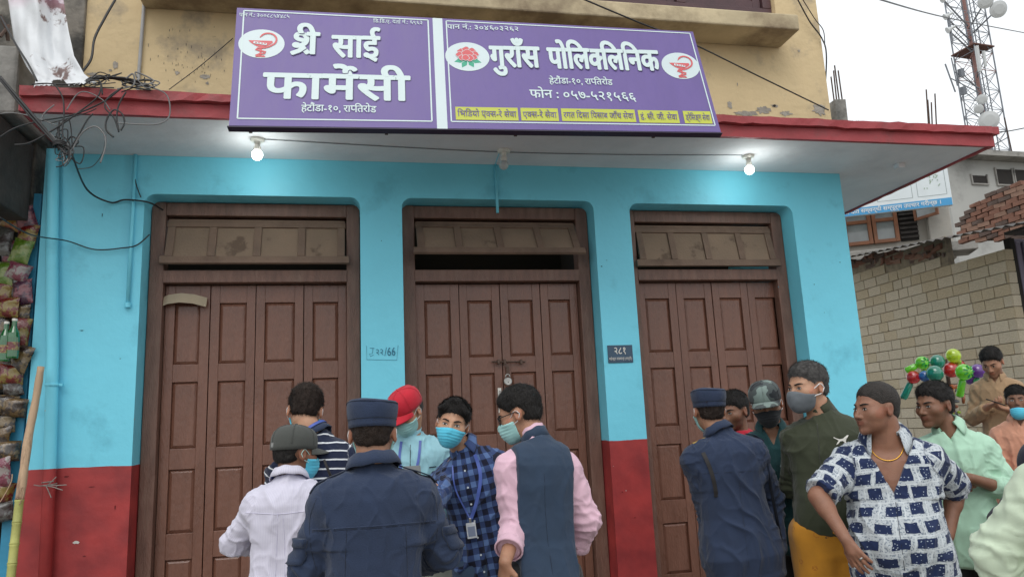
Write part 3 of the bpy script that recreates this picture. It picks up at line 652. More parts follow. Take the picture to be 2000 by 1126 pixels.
PK = [(22, 432, 'orange', 2, .2), (50, 428, 'purple', 0, -.2), (6, 470, 'grey', 1, 0), (42, 490, 'green', 0, .12), (20, 500, 'purple', 1, -.1), (54, 460, 'red', 0, .1), (8, 535, 'green', 0, 0), (36, 530, 'pink', 2, .3), (28, 560, 'grey', 1, .35), (6, 570, 'red', 0, .1),
      (44, 570, 'purple', 0, -.1), (16, 600, 'red', 2, 0), (40, 610, 'brown', 2, .1), (4, 640, 'brown', 1, 0), (40, 650, 'red', 1, .05), (22, 730, 'red', 2, .05), (8, 735, 'gold', 0, .1), (25, 757, 'grey', 2, -.1), (12, 790, 'brown', 2, .05), (30, 795, 'gold', 2, .1), (8, 825, 'brown', 2, 0), (2, 860, 'gold', 1, .1), (14, 880, 'gold', 2, .1), (6, 920, 'pink', 1, 0), (2, 960, 'red', 2, .1), (3, 1000, 'grey', 2, -.1), (20, 690, 'brown', 1, .2), (40, 700, 'brown', 0, .2)]
cnt = {}
words = {0: 'near the left frame edge', 1: 'between its neighbours'}
for i, (u, v, c, k, rot) in enumerate(PK):
    p = on_y(u, v, .02 - .012 * (i % 4)); me = pm[k]
    me2 = me.copy(); me2.materials.append(FO[c])
    o = link('snack_packet', me2, ()); o.location = p; o.rotation_euler = (random.uniform(-.15, .15), rot + random.uniform(-.1, .1), random.uniform(-.3, .3)); s_ = random.uniform(.85, 1.05); o.scale = (s_, s_, s_)
    nb = 'at the top of the stall' if v < 480 else 'in the upper stack of the stall' if v < 600 else 'above the green bottles' if v < 660 else 'below the green bottles' if v < 800 else 'low down in the stall'
    srt = sorted(PK, key=lambda q_: q_[1]); ii_ = srt.index(PK[i]); up_c = srt[ii_ - 1][2] if ii_ else 'hood'; dn_c = srt[ii_ + 1][2] if ii_ + 1 < len(srt) else 'ground'
    tag(o, f'shiny {c} snack packet, {up_c} one above it, {dn_c} one below, ' + ('upper' if v < 560 else 'middle' if v < 740 else 'lower') + ' stall' if up_c != 'hood' else f'shiny {c} snack packet topmost under the stall hood', 'packet', 'snack packets hanging in the stall')
M_gb = mat('green_bottle_glass', (.01, .12, .03), .1, .1, 10, spec=.9, coat=.5)
for (u, v, lab) in ((10, 668, 'green bottle standing among the snack packets, left one'), (26, 662, 'green bottle standing among the snack packets, right one nearer the blue post')):
    p = on_y(u, v, -.10); bt = empty('bottle', (p.x, p.y, p.z - .12), lab, 'bottle', 'green bottles in the stall')
    mb = MB(); mb.lathe((p.x, p.y, p.z - .12), [(0, 0), (.034, 0), (.036, .01), (.036, .13), (.03, .16), (.014, .20), (.013, .235), (0, .236)], 16); mb.build('glass_body', M_gb, bt, smooth=False)
    mb = MB(); mb.lathe((p.x, p.y, p.z - .12), [(.0365, .05), (.0368, .05), (.0368, .10), (.0365, .10)], 16); mb.build('paper_label', FO['red'], bt)
    mb = MB(); mb.lathe((p.x, p.y, p.z + .114), [(0, 0), (.015, 0), (.015, .015), (0, .016)], 12); mb.build('cap', M_wp, bt)
# sugar cane stick
M_peel = mat('peeled_cane', (.48, .33, .21), .7, .2, 9, .4, 40, dirt=((.16, .09, .06), .8), dscale=9, dth=(.55, .66), stretch=(1, 1, .3)); M_cane = mat('yellow_green_cane', (.42, .42, .13), .6, .2, 6, .2)
cs = empty('sugarcane_stick', (-2.35, -.5, GZ), 'tall half peeled sugarcane stick leaning by the blue post', 'cane')
pts = [on_y(80, 716, -.16), on_y(70, 780, -.19), on_y(56, 850, -.22), on_y(45, 930, -.25), on_y(38, 975, -.27)]
MB().tube(smooth_path(pts, 4), [.020, .019, .022, .021, .020, .022, .023, .022, .023, .025, .024, .022, .024, .025, .024, .023, .024], 12).build('peeled_section', M_peel, cs, smooth=True)
ys = [(38, 975), (33, 1020), (28, 1062), (24, 1100), (19, 1145)]
for i in range(4):
    a, b = on_y(*ys[i], -.27 - .01 * i), on_y(*ys[i + 1], -.28 - .01 * i)
    MB().tube([a.lerp(b, t) for t in (0, .04, .1, .5, .9, .96, 1)], [.024, .026, .0235, .023, .0235, .027, .024], 12).build('cane_segment', M_cane, cs, smooth=True)
a = on_y(19, 1145, -.31); MB().tube([a, (a.x - .1, a.y - .05, GZ + .02)], .022, 10).build('cane_segment', M_cane, cs, smooth=True)
for pts in (((0, 980), (12, 960), (22, 940), (24, 925)), ((38, 985), (46, 965), (44, 950), (40, 960))):
    cable([on_y(u, v, -.3) for u, v in pts], .003, M_peel, 'frayed fibre strip hanging off the sugarcane stick' if pts[0][0] else 'pale fibre strip sticking out at the left edge beside the cane', name='fibre_strip', cat='fibre')

# torn banner --------------------------------------------------------------------
bm_ = MB(); NX, NZ = 36, 50
Lf = [(12, -60), (16, 0), (28, 80), (52, 130), (70, 155), (66, 172)]; Rt = [(118, -60), (124, 0), (134, 60), (145, 110), (165, 145), (190, 166)]
def along(P, t): k = t * (len(P) - 1); i = min(int(k), len(P) - 2); f = k - i; return P[i][0] * (1 - f) + P[i + 1][0] * f, P[i][1] * (1 - f) + P[i + 1][1] * f
vs = []
for j in range(NZ + 1):
    for i in range(NX + 1):
        t = j / NZ; s_ = i / NX; a = along(Lf, t); b = along(Rt, t)
        u = a[0] * (1 - s_) + b[0] * s_; v = a[1] * (1 - s_) + b[1] * s_
        if j > NZ - 6: v -= 5 * abs(math.sin(i * 1.1)) * (j - NZ + 6) / 6
        y = -.42 - .32 * t ** 2 + .05 * math.sin(s_ * 7 + t * 6) + .02 * math.sin(s_ * 15 - t * 11) * math.sin(t * 5 + 1) + .004 * math.sin(s_ * 37 + 19 * t)
        vs.append(on_y(u, v, y))
fs = [(j * (NX + 1) + i, j * (NX + 1) + i + 1, (j + 1) * (NX + 1) + i + 1, (j + 1) * (NX + 1) + i) for j in range(NZ) for i in range(NX)
      if not (.30 < (i / NX) < .52 and .78 < j / NZ + .1 * math.sin(i) and j > 42)]
bm_.add(vs, fs)
M_ban = mat('torn_banner_vinyl', (.66, .68, .70), .5, .06, 3, .4, 20, dirt=((.10, .03, .015), .9), dscale=3.2, dth=(.585, .62))
n = M_ban.node_tree; b_ = n.nodes['Principled BSDF']; src = b_.inputs['Base Color'].links[0].from_socket
g_ = n.nodes.new('ShaderNodeNewGeometry'); sp_ = n.nodes.new('ShaderNodeSeparateXYZ'); lk(n, g_.outputs['Position'], sp_.inputs[0])
mr = n.nodes.new('ShaderNodeMapRange'); mr.inputs['From Min'].default_value = 4.35; mr.inputs['From Max'].default_value = 4.6; lk(n, sp_.outputs['Z'], mr.inputs['Value'])
x_ = n.nodes.new('ShaderNodeMix'); x_.data_type = 'RGBA'; lk(n, mr.outputs[0], x_.inputs[0]); lk(n, src, x_.inputs[6]); x_.inputs[7].default_value = (.50, .22, .33, 1); lk(n, x_.outputs[2], b_.inputs['Base Color'])
ban = bm_.build('torn_banner', M_ban, smooth=True); sm = ban.modifiers.new('solid', 'SOLIDIFY'); sm.thickness = .002
tag(ban, 'torn white banner with brown and pink print hanging at the upper left', 'banner')

# cables --------------------------------------------------------------------------
CG = 'black cables tangled at the left end of the canopy'
def cw(pts, y=-.80, r=.005, m=None, lab=None, grp=CG):
    if lab is None:
        mv = sum(q_[1] for q_ in pts) / len(pts); mu = sum(q_[0] for q_ in pts) / len(pts)
        lab = ('grey' if m is M_cableg else 'black') + (' thin' if r < .0042 else ' thick' if r > .0055 else '') + ' cable ' + ('lying bundled on top of the canopy edge' if mv < 172 else 'looping in front of the red canopy edge' if mv < 215 else 'hanging below the canopy in a wide loop' if mu > 150 else 'gathered at the taped knot at the canopy end') + (', rightmost ones' if mu > 215 else ', leftmost ones' if mu < 110 else '')
    return cable([on_y(p[0], p[1], (p[2] if len(p) > 2 else y)) for p in pts], r, m or M_cable, lab, grp)
cw([(0, 150), (60, 220), (115, 285), (128, 300)], r=.009)
cw([(0, 155), (55, 222), (100, 272), (133, 303)], r=.007)
cw([(0, 30, -.5), (30, 85, -.6), (55, 125, -.7), (72, 158)], r=.006, m=M_cable, lab='thick cable running down behind the torn banner edge', grp=None)
cw([(0, 222), (30, 221), (70, 230), (110, 245)], r=.003, m=M_cableg)
cw([(0, 268), (30, 250), (80, 236), (140, 225), (200, 200), (240, 170)], r=.0045)
cw([(28, 283), (60, 278), (110, 250), (150, 222), (190, 190), (198, 165)], r=.0045)
cw([(120, 290), (100, 262), (82, 250), (84, 225), (106, 205)], r=.0035, m=M_cableg)
cw([(107, 165), (122, 190), (125, 220), (122, 260), (130, 290)], r=.0045)
cw([(130, 300), (150, 270), (170, 235), (182, 222)], r=.0045)
cw([(140, 295), (160, 260), (185, 247), (203, 262), (206, 285), (196, 318)], r=.0045, m=M_cableg)
cw([(222, 268), (208, 255), (208, 235), (222, 215), (238, 222), (243, 240), (236, 255)], r=.005)
cw([(232, 255), (228, 232), (232, 205), (246, 180)], r=.005)
cw([(232, 258), (222, 230), (205, 210), (212, 190), (240, 170)], r=.0045)
cw([(230, 240), (270, 243), (310, 242), (330, 228), (331, 200), (322, 182), (300, 172)], r=.004, m=M_cableg)
cw([(160, 165), (180, 155), (220, 153), (260, 158), (300, 172)], y=-.74, r=.007)
cw([(155, 168), (185, 150), (230, 155), (262, 165), (296, 170)], y=-.72, r=.007)
cw([(165, 160), (200, 152), (240, 152), (270, 160), (290, 174)], y=-.76, r=.006)
cw([(170, 162), (190, 148), (240, 158), (280, 168)], y=-.70, r=.006)
cw([(282, 168), (284, 157), (292, 156), (298, 166), (303, 174)], y=-.74, r=.004)
cw([(62, 165), (90, 163), (120, 165), (160, 163)], y=-.78, r=.004)
cw([(200, 185), (196, 160), (180, 157), (165, 165)], r=.005)
cw([(130, 215), (150, 185), (170, 180), (200, 195), (215, 215)], r=.0035, m=M_cableg)
cw([(100, 240), (130, 232), (170, 220), (188, 212)], r=.003)
rd = random.Random(11)
for i in range(16):
    a = rd.uniform(0, 6.28); L = rd.uniform(25, 60); x, y = 125 + rd.uniform(-8, 8), 285 + rd.uniform(-15, 15)
    pts = [(x, y), (x + L * .4 * math.cos(a) + rd.uniform(-8, 8), y + L * .5 * math.sin(a)), (x + L * .6 * math.cos(a + .8), y + L * .8 * math.sin(a + .8)), (x + rd.uniform(-10, 14), y + rd.uniform(0, 32))]
    cw(pts, y=-.78 + rd.uniform(-.03, .03), r=rd.uniform(.0025, .0045), m=rd.choice([M_cable, M_cableg, M_cable]))
for i in range(14):
    x = rd.uniform(165, 290); y = rd.uniform(150, 168); pts = [(x, y), (x + rd.uniform(-30, 30), y - rd.uniform(-4, 12)), (x + rd.uniform(-50, 50), y + rd.uniform(0, 18)), (x + rd.uniform(-30, 30), y + rd.uniform(5, 22))]
    cw(pts, y=-.73 - rd.uniform(0, .05), r=rd.uniform(.003, .005), m=rd.choice([M_cable, M_cable, M_cableg]))
mb = MB(); p = on_y(118, 285, -.79); 
for k in range(3): mb.tube([p + Vector((.035 * math.cos(t), .03 * math.sin(t), .01 * k + .004 * math.sin(3 * t))) for t in [j * .5 for j in range(14)]], .006, 6)
tag(mb.build('cable_knot', M_cable, smooth=True), 'black taped knot where the tangled cables meet at the canopy end', 'cable knot')
cable([on_y(140, 300, -.7), on_y(170, 370, -.2), on_y(215, 395, -.03), on_y(245, 390, -.03), on_y(290, 395, -.02), on_y(318, 410, .12)], .006, M_cable, 'dark cable sagging across the blue wall from the tangle to the left door frame')
cable([on_y(0, 425, -.75), on_y(60, 458, -.4), on_y(130, 470, -.06), on_y(185, 487, -.03), on_y(240, 484, -.03), on_y(268, 478, -.02), on_y(292, 458, .0)], .0045, M_cable, 'thin cable running low across the blue wall from the left edge towards the door')
cable([on_y(150, 330, -.05), on_y(180, 325, -.03), on_y(200, 300, -.2), on_y(206, 270, -.5)], .003, M_cableg, 'thin grey wire curving down onto the top of the blue wall')
cable([on_y(262, 335, -.02), on_y(266, 360, -.02), on_y(275, 385, -.01)], .004, M_cable, 'short wire end beside the thin conduit')
cable([on_y(225, 0, -.3), on_y(205, 35, -.35), on_y(185, 75, -.4), on_y(178, 115, -.45), on_y(160, 142, -.5), on_y(145, 166, -.6)], .008, M_cable, 'thick black cable dropping across the cream wall to the canopy')
cable([on_y(330, 175, -.03), on_y(390, 130, -.03), on_y(455, 75, -.02)], .003, M_cable, 'thin wire slanting up the cream wall to the left edge of the signboard')
cable([on_y(1100, -18, -.9), on_y(1250, 45, -.8), on_y(1345, 82, -.6), on_y(1480, 148, -.3), on_y(1618, 215, -.03)], .006, M_cable, 'long black cable slanting across the upper wall to its right corner')
cable([on_y(1548, -20, -.1), on_y(1580, 40, -.05), on_y(1605, 75, -.03), (3.885, -.02, 4.6), (3.885, .1, 4.2)], .006, M_cable, 'cable drooping down the right corner of the upper wall')
cable([on_y(1556, -20, -.08), on_y(1590, 35, -.05), on_y(1608, 60, -.03), (3.89, -.01, 4.7)], .004, M_cable, 'thinner second cable beside the drooping one at the wall corner')
cable([at_d(1700, -6, 9), at_d(1850, 35, 14), at_d(2020, 68, 20)], .012, M_cable, 'black overhead cable crossing the sky by the tower')
cable([at_d(1935, 258, 12), at_d(1970, 256, 12), at_d(2020, 246, 12)], .008, M_cable, 'short overhead cable leaving the canopy tip towards the right')

# moss on the canopy
mo = MB(); rd = random.Random(4); M_moss = mat('moss', (.10, .16, .035), .95, .3, 30)
spots = [(1.9 + rd.gauss(.55, .13), rd.uniform(-.70, -.55)) for _ in range(420)] + [(3.6 + rd.gauss(0, .16), rd.uniform(-.7, -.5)) for _ in range(160)] + [(rd.uniform(-1.9, 4.6), rd.uniform(-.7, -.3)) for _ in range(160)]
for x, y in spots:
    for _ in range(5):
        h = rd.uniform(.008, .035); a = rd.uniform(0, 6.28); w = rd.uniform(.002, .006); px_, py_ = x + rd.gauss(0, .012), y + rd.gauss(0, .012)
        mo.add([(px_ - w * math.cos(a), py_ - w * math.sin(a), 3.692), (px_ + w * math.cos(a), py_ + w * math.sin(a), 3.692), (px_ + rd.gauss(0, .01), py_ + rd.gauss(0, .01), 3.692 + h)], [(0, 1, 2)])
tag(mo.build('moss', M_moss), kind='stuff')

# ================================================================ RIGHT SIDE
def proj(p):
    c = RW.transposed() @ (Vector(p) - CAM); return 1000 + FPX * c.x / c.z, 563 + FPX * c.y / c.z, c.z
M_block = [mat('block_a', (.48, .425, .325), .9, .14, 9, .6, 50), mat('block_b', (.46, .39, .275), .9, .14, 9, .6, 50), mat('block_c', (.52, .46, .355), .9, .14, 9, .6, 50)]
M_mort = mat('dark_mortar', (.26, .22, .16), .95, .25, 14, .6, 50)
bw = empty('block_wall', (9.2, 5.5, GZ), 'wall of tan cement blocks beyond the right end of the clinic', 'wall')
bx = MB(); bx.box((9.018, 3.56, GZ), (9.13, 8.6, 3.72)); bx.box((9.019, 4.6, 3.72), (9.131, 8.6, 4.3)); bx.build('mortar', M_mort, bw)
def cuboid_mesh(name, a, b, m, jit=0, seed=0):
    random.seed(seed); q = MB(); q.box(a, b, jit=jit); me = bpy.data.meshes.new(name); me.from_pydata(q.v, [], q.f); me.materials.append(m); return me
bms = [cuboid_mesh('block', (-.012, -.5, -.5), (.012, .5, .5), M_block[i % 3], .014, i) for i in range(9)]
for me in bms:
    for v in me.vertices: v.co.x = (-.012 + random.uniform(-.003, .003)) if v.index in (0, 3, 4, 7) else .02
random.seed(5); ch = .1665; rows = 0
for r_ in range(25):
    z = GZ + .05 + r_ * ch; y = 3.53 - (.16 if r_ % 2 else 0) + random.uniform(-.03, .03); 
    zmx = 3.86 if y < 4 else 4.3
    while y < 7.6:
        L = random.choice((.33, .33, .34, .32, .22 if r_ > 8 else .33)); a = max(y, 3.55)
        if z + ch < 3.86 + (y - 3.5) * .13:
            if random.random() > .006:
                o = link('block', random.choice(bms), (), bw); o.location = Vector((9.012 + random.uniform(-.003, .003), (a + y + L) / 2, z + ch / 2)) - off(bw); o.scale = (1, y + L - a - .014, ch - .014); o.rotation_euler = (random.uniform(-.004, .004), 0, 0)
        y += L
# corner end of the wall turned to the street
for r_ in range(22):
    z = GZ + .05 + r_ * ch; o = link('block', random.choice(bms), (), bw); o.location = Vector((9.075, 3.555, z + ch / 2)) - off(bw); o.rotation_euler = (0, 0, R(90)); o.scale = (1, .13, ch - .014)
# loose broken bricks on top
M_brick = [mat('brick_a', (.24, .12, .085), .9, .2, 10, .5, 40), mat('brick_b', (.24, .12, .085), .9, .2, 10, .5, 40), mat('brick_c', (.28, .17, .125), .9, .2, 10, .5, 40), mat('brick_d', (.14, .10, .085), .9, .25, 10, .5, 40)]
brm = [cuboid_mesh('brick', (-.05, -.11, -.033), (.05, .11, .033), M_brick[i % 4], .008, 20 + i) for i in range(8)]
random.seed(8)
for i in range(70):
    y = random.uniform(4.6, 7.2); z = 3.86 + (y - 3.5) * .13 + random.uniform(-.03, .16); o = link('brick', random.choice(brm), (), bw); o.location = Vector((9.06 + random.uniform(-.03, .04), y, z)) - off(bw); o.rotation_euler = (random.uniform(-.2, .2), random.uniform(-.2, .2), random.uniform(-.4, .4))

# tin awning and the brick parapet above
M_tin = mat('dark_rusted_tin', (.075, .068, .062), .6, .3, 5, .3, 20, dirt=((.14, .08, .05), .5), dscale=2, metal=.3)
aw = MB(); N = 90; lo = []; hi = []
for i in range(N + 1):
    t = i / N; y = 2.6 + 5.2 * t; w = .02 * math.sin(i * 2.1)
    lo.append(Vector((8.35, y, 3.93 + .11 * (y - 2.6) + w))); hi.append(Vector((9.5, y, 4.13 + .11 * (y - 2.6) + w)))
aw.add(lo + hi + [p + Vector((0, 0, .004)) for p in lo + hi], [(i, i + 1, N + 2 + i, N + 1 + i) for i in range(N)] + [(2 * N + 2 + i, 3 * N + 3 + i, 3 * N + 4 + i, 2 * N + 3 + i) for i in range(N)] + [(i, 2 * N + 2 + i, 2 * N + 3 + i, i + 1) for i in range(N)])
tag(aw.build('tin_awning', M_tin), 'dark corrugated tin awning above the tan block wall', 'awning')
aw2 = MB(); aw2.box((9.0, 1.2, 4.02), (14, 3.5, 4.06), Matrix.Translation((0, 0, 0)) @ Matrix.Rotation(0, 4, 'X')); tag(aw2.build('tin_awning', M_tin), 'dark flat awning over the purple shutter at the right edge', 'awning')
bp_ = empty('brick_parapet', (10.3, 4.5, 4.3), 'rough stepped red brick parapet above the tin awning at the right', 'wall')
poly = [(1872, 424), (1905, 398), (1962, 362), (1986, 360), (2010, 362), (2010, 470), (1872, 470)]
def inside(u, v, P):
    c = False; j = len(P) - 1
    for i in range(len(P)):
        if (P[i][1] > v) != (P[j][1] > v) and u < (P[j][0] - P[i][0]) * (v - P[i][1]) / (P[j][1] - P[i][1]) + P[i][0]: c = not c
        j = i
    return c
XB = 10.5; vs = [on_x(u, v, XB + .05) for u, v in [(1876, 427), (1905, 402), (1962, 368), (1990, 366), (1990, 470), (1876, 470)]]
q = MB(); q.add(vs + [p + Vector((.2, 0, 0)) for p in vs], [tuple(range(6)), tuple(range(11, 5, -1))] + [(i, i + 6, (i + 1) % 6 + 6, (i + 1) % 6) for i in range(6)]); q.build('mortar', mat('brown_mortar', (.17, .12, .09), .95, .3, 20), bp_)
nb = 0
for r_ in range(40):
    z = 4.0 + r_ * .078; y = 2.0 + (.12 if r_ % 2 else 0)
    while y < 7:
        u, v, _ = proj((XB, y, z))
        if inside(u, v, poly):
            o = link('brick', random.choice(brm), (), bp_); o.location = Vector((XB + .04 + random.uniform(-.012, .008), y + random.uniform(-.006, .006), z + random.uniform(-.003, .003))) - off(bp_); o.rotation_euler = (random.uniform(-.015, .015), 0, random.uniform(-.04, .04)); nb += 1
        y += .245
print('parapet bricks', nb)
# purple shutter
ps = empty('roller_shutter', (10.5, 3.7, GZ), 'purple grey ribbed shutter at the far right edge behind the block wall', 'shutter')
M_sh = mat('purple_grey_paint', (.16, .14, .20), .5, .12, 4, .1)
box('backing', (9.24, 3.62, GZ), (13, 3.66, 4.0), M_sh, ps)
for k in range(14): box('shutter_rib', (9.25 + .13 * k, 3.58, GZ + .1), (9.33 + .13 * k, 3.619, 3.95), M_sh, ps, bevel=.01)
box('gap_shade_strip', (9.15, 3.575, GZ), (9.235, 3.68, 4.0), M_dark, ps)  # dark strip that paints the shade of the gap between wall and shutter

# second floor building with the dental sign
fu = Vector((.885, -.465, 0)).normalized(); fn = Vector((-.465, -.885, 0)).normalized(); FP = at_d(1760, 450, 15.5)
def Fp(u, v, d=0.0): return on_p(u, v, FP + fn * d, fn)
def fcs(p): q = p - FP; return q.dot(fu), q.z
def fmat(d): return Matrix(((fu.x, fn.x, 0, FP.x + fn.x * d), (fu.y, fn.y, 0, FP.y + fn.y * d), (0, 0, 1, FP.z), (0, 0, 0, 1)))
house = empty('house', (FP.x, FP.y, GZ), 'plastered house with brown casement windows behind the awning, right of the clinic', 'building')
FM = fmat(0)
def fb(name, u0, v0, u1, v1, d0, d1, m, par=None, bev=.01):
    (a0, b0), (a1, b1) = fcs(Fp(u0, v0)), fcs(Fp(u1, v1)); q = MB(); q.box((min(a0, a1), min(d0, d1), min(b0, b1)), (max(a0, a1), max(d0, d1), max(b0, b1)), FM); return q.build(name, m, par or house, bevel=bev)
M_pl = mat('pale_grey_plaster', (.42, .40, .36), .9, .1, 3, .5, 20, dirt=((.22, .21, .19), .6), dscale=1.5)
M_wood = mat('orange_brown_wood', (.28, .11, .05), .45, .15, 8, .2)
M_glass = mat('pale_window_glass', (.30, .33, .33), .12, .25, 2, spec=.8)
e0, e1 = fcs(Fp(1500, 480)), fcs(Fp(1862, 470)); top_z = fcs(Fp(1850, 350))[1]
q = MB(); q.box((e0[0], -5, -3.4 - FP.z + 4), (e1[0], -.22, top_z), FM)
q.build('wall', M_pl, house, bevel=.02)
a0, b0 = fcs(Fp(1820, 480)); q = MB(); q.box((a0, -.219, b0 - .3), (e1[0] + .02, -.0, top_z), FM); q.build('pier', M_pl, house, bevel=.02)
a0, b0 = fcs(Fp(1760, 487)); q = MB(); q.box((e0[0], -.218, b0 - .22), (e1[0] + .3, .45, b0 - .02), FM); q.build('floor_slab', M_conc, house, bevel=.02)
zs0, zs1 = fcs(Fp(1700, 474))[1], fcs(Fp(1700, 405))[1]
def casement(u0, u1, lab=None, name='window'):
    a, b = fcs(Fp(u0, 440))[0], fcs(Fp(u1, 440))[0]; f = .075
    q = MB(); q.box((a, -.2, zs0), (a + f, -.1, zs1), FM); q.box((b - f, -.2, zs0), (b, -.1, zs1), FM); q.box((a + f, -.2, zs0), (b - f, -.1, zs0 + f), FM); q.box((a + f, -.2, zs1 - f), (b - f, -.1, zs1), FM)
    q.box((a + f, -.198, zs0 + (zs1 - zs0) * .60), (b - f, -.102, zs0 + (zs1 - zs0) * .60 + f), FM)
    w = q.build(name, M_wood, house, bevel=.006); q = MB(); q.box((a + f * .5, -.16, zs0 + f * .5), (b - f * .5, -.15, zs1 - f * .5), FM); q.build('pane', M_glass, w)
    for k in range(7):
        z = zs0 + .12 + k * .09; q = MB(); q.box((a + f, -.215, z), (b - f, -.205, z + .02), FM); q.build('bar', M_dark, w, bevel=0)
    return w
casement(1600, 1650); casement(1648, 1704); casement(1706, 1757)
a, b = fcs(Fp(1760, 440))[0], fcs(Fp(1796, 440))[0]; q = MB(); q.box((a, -.2, zs0), (b, -.17, zs1), FM); w = q.build('window', M_dark, house)
for k in range(9):
    z = zs0 + .05 + k * .1; q = MB(); q.box((a, -.165, z), (b, -.13, z + .045), FM @ Matrix.Rotation(0, 4, 'X')); q.build('louvre', M_hood, w)
a = fcs(Fp(1792, 440))[0]; q = MB(); OM = FM @ Matrix.Translation((a, -.1, 0)) @ Matrix.Rotation(R(50), 4, 'Z'); W_ = .55; z0_, z1_ = zs0 + .38, zs1
q.box((0, 0, z0_), (.06, .04, z1_), OM); q.box((W_ - .06, 0, z0_), (W_, .04, z1_), OM); q.box((.06, 0, z0_), (W_ - .06, .04, z0_ + .06), OM); q.box((.06, 0, z1_ - .06), (W_ - .06, .04, z1_), OM)
w = q.build('open_casement', M_wood, house, bevel=.005); q = MB(); q.box((.05, .015, z0_ + .05), (W_ - .05, .022, z1_ - .05), OM); q.build('pane', M_glass, w)
# dental sign
hs = empty('hanging_signboard', Fp(1760, 405, .6), 'white signboard with a blue lettered strip half hidden behind the canopy', 'signboard')
P0 = Fp(1862, 400, .6); P1 = Fp(1862, 326, .6); o0 = P0 - fu * 5.2; hgt = P1.z - P0.z
M_sw = mat('white_sign_face', (.66, .72, .74), .4, .03); M_sb = mat('blue_sign_strip', (.05, .30, .58), .4, .04)
SM = Matrix(((fu.x, -fn.x, 0, o0.x), (fu.y, -fn.y, 0, o0.y), (0, 0, 1, o0.z), (0, 0, 0, 1)))
q = MB(); q.box((0, 0, 0), (5.2, .08, hgt + .35), SM); q.build('board', M_sw, hs, bevel=.01)
uz_ = Vector((0, 0, 1))
flat([[(0.01, .008), (5.19, .008), (5.19, .16), (.01, .16)]], o0, fu, uz_, M_sb, hs, .004, 'blue_strip')
zz = fcs(P0)
x0 = 5.2 - (fcs(Fp(1862, 400, .6))[0] - fcs(Fp(1640, 412, .6))[0])
lettering(C_('त_था_ _दाँ_त_ _स_म्_व_न्_धी_ _स_म्_पू_र्_ण_ _उ_प_चा_र_ _ग_री_न्_छ_ _।'), o0 + fu * x0 + uz_ * .05, fu, uz_, .075, M_sw, hs, width=5.0 - x0, bold=.016, lift=.008)
for (c0, c1) in ((2.9, 3.75), (3.85, 4.5), (4.6, 5.12)):
    pts = [(c0, .24), (c1, .24), (c1, hgt + .2), (c0, hgt + .2), (c0, .24)]; fl = [stroke([p_, q_], .008) for p_, q_ in zip(pts, pts[1:])]; flat(fl, o0, fu, uz_, mat('thin_grey_print', (.25, .3, .3), .5, 0), hs, .004, 'panel_outline')
rd = random.Random(2)
for i in range(14):
    x, z = rd.uniform(4.72, 5.0), rd.uniform(.38, .66); flat([stroke([(x, z), (x + rd.uniform(-.04, .06), z + rd.uniform(.02, .05))], .018)], o0, fu, uz_, mat('faded_green_print', (.33, .42, .33), .5, 0), hs, .005 + i * .0004, 'faded_picture')

# grey concrete house far right
cb = at_d(1935, 400, 26); far_h = empty('concrete_house', (cb.x, cb.y, GZ), 'unfinished grey concrete house with small square openings below the tower', 'building')
cu_ = (RW @ Vector((1, 0, .25))); cu_.z = 0; cu_.normalize(); cn = Vector((cu_.y, -cu_.x, 0))
def Hp(u, v): return on_p(u, v, cb, cn)
def hc(u, v): p = Hp(u, v) - cb; return p.dot(cu_), p.z
HM = Matrix(((cu_.x, -cn.x, 0, cb.x), (cu_.y, -cn.y, 0, cb.y), (0, 0, 1, cb.z), (0, 0, 0, 1)))
x0, z0 = hc(1866, 460); x1, z1 = hc(2080, 322); q = MB(); q.box((x0, .0, -cb.z), (x1, 6, z1), HM); q.build('wall', mat('pale_raw_concrete', (.36, .36, .34), .9, .12, .6, .5, 4, dirt=((.16, .16, .15), .7), dscale=.7), far_h)
q = MB(); q.box((x0 + .0, -.5, z1 + .01), (x1, 6, z1 + .2), HM); q.build('roof_slab', M_conc, far_h)
for (u0, v0, u1, v1) in ((1899, 344, 1925, 358), (1948, 332, 1973, 360), (1984, 333, 2010, 360)):
    a, b = hc(u0, v1), hc(u1, v0); q = MB(); q.box((a[0], -.03, a[1]), (b[0], -.01, b[1]), HM); w = q.build('window', M_dark, far_h)
    q = MB(); q.box((a[0] - .05, -.06, a[1] - .05), (a[0], -.005, b[1] + .05), HM); q.box((b[0], -.06, a[1] - .05), (b[0] + .05, -.005, b[1] + .05), HM); q.box((a[0], -.06, a[1] - .05), (b[0], -.005, a[1]), HM); q.build('window_surround', M_conc, w)

# columns with rebar
def stub(u0, u1, vt, vb, bars, d, lab):
    a, b = at_d(u0, vb, d), at_d(u1, vb, d); t = at_d((u0 + u1) / 2, vt, d); w = (b - a).length
    r = empty('column_stub', (a + b) / 2, lab, 'column'); c = (a + b) / 2
    q = MB(); q.box((c.x - w / 2, c.y - w / 2, c.z - .25), (c.x + w / 2, c.y + w / 2, t.z), jit=.01); q.build('concrete_column', M_conc, r, bevel=.01)
    for (ub, vb_, ut, vt_) in bars: MB().tube([at_d(ub, vb_, d), at_d(ut, vt_, d)], .012 * d / 12, 6).build('rebar', M_rust, r)
stub(1626, 1650, 195, 240, [(1629, 196, 1623, 150), (1634, 196, 1628, 138), (1639, 196, 1630, 128), (1645, 196, 1637, 138)], 11, 'dark concrete column stub with rusty rebar behind the upper wall corner')
stub(1808, 1830, 250, 330, [(1819, 330, 1809, 175), (1822, 330, 1812, 195), (1824, 330, 1819, 200), (1833, 330, 1826, 183)], 17, 'bare rebar rods rising behind the canopy tip')

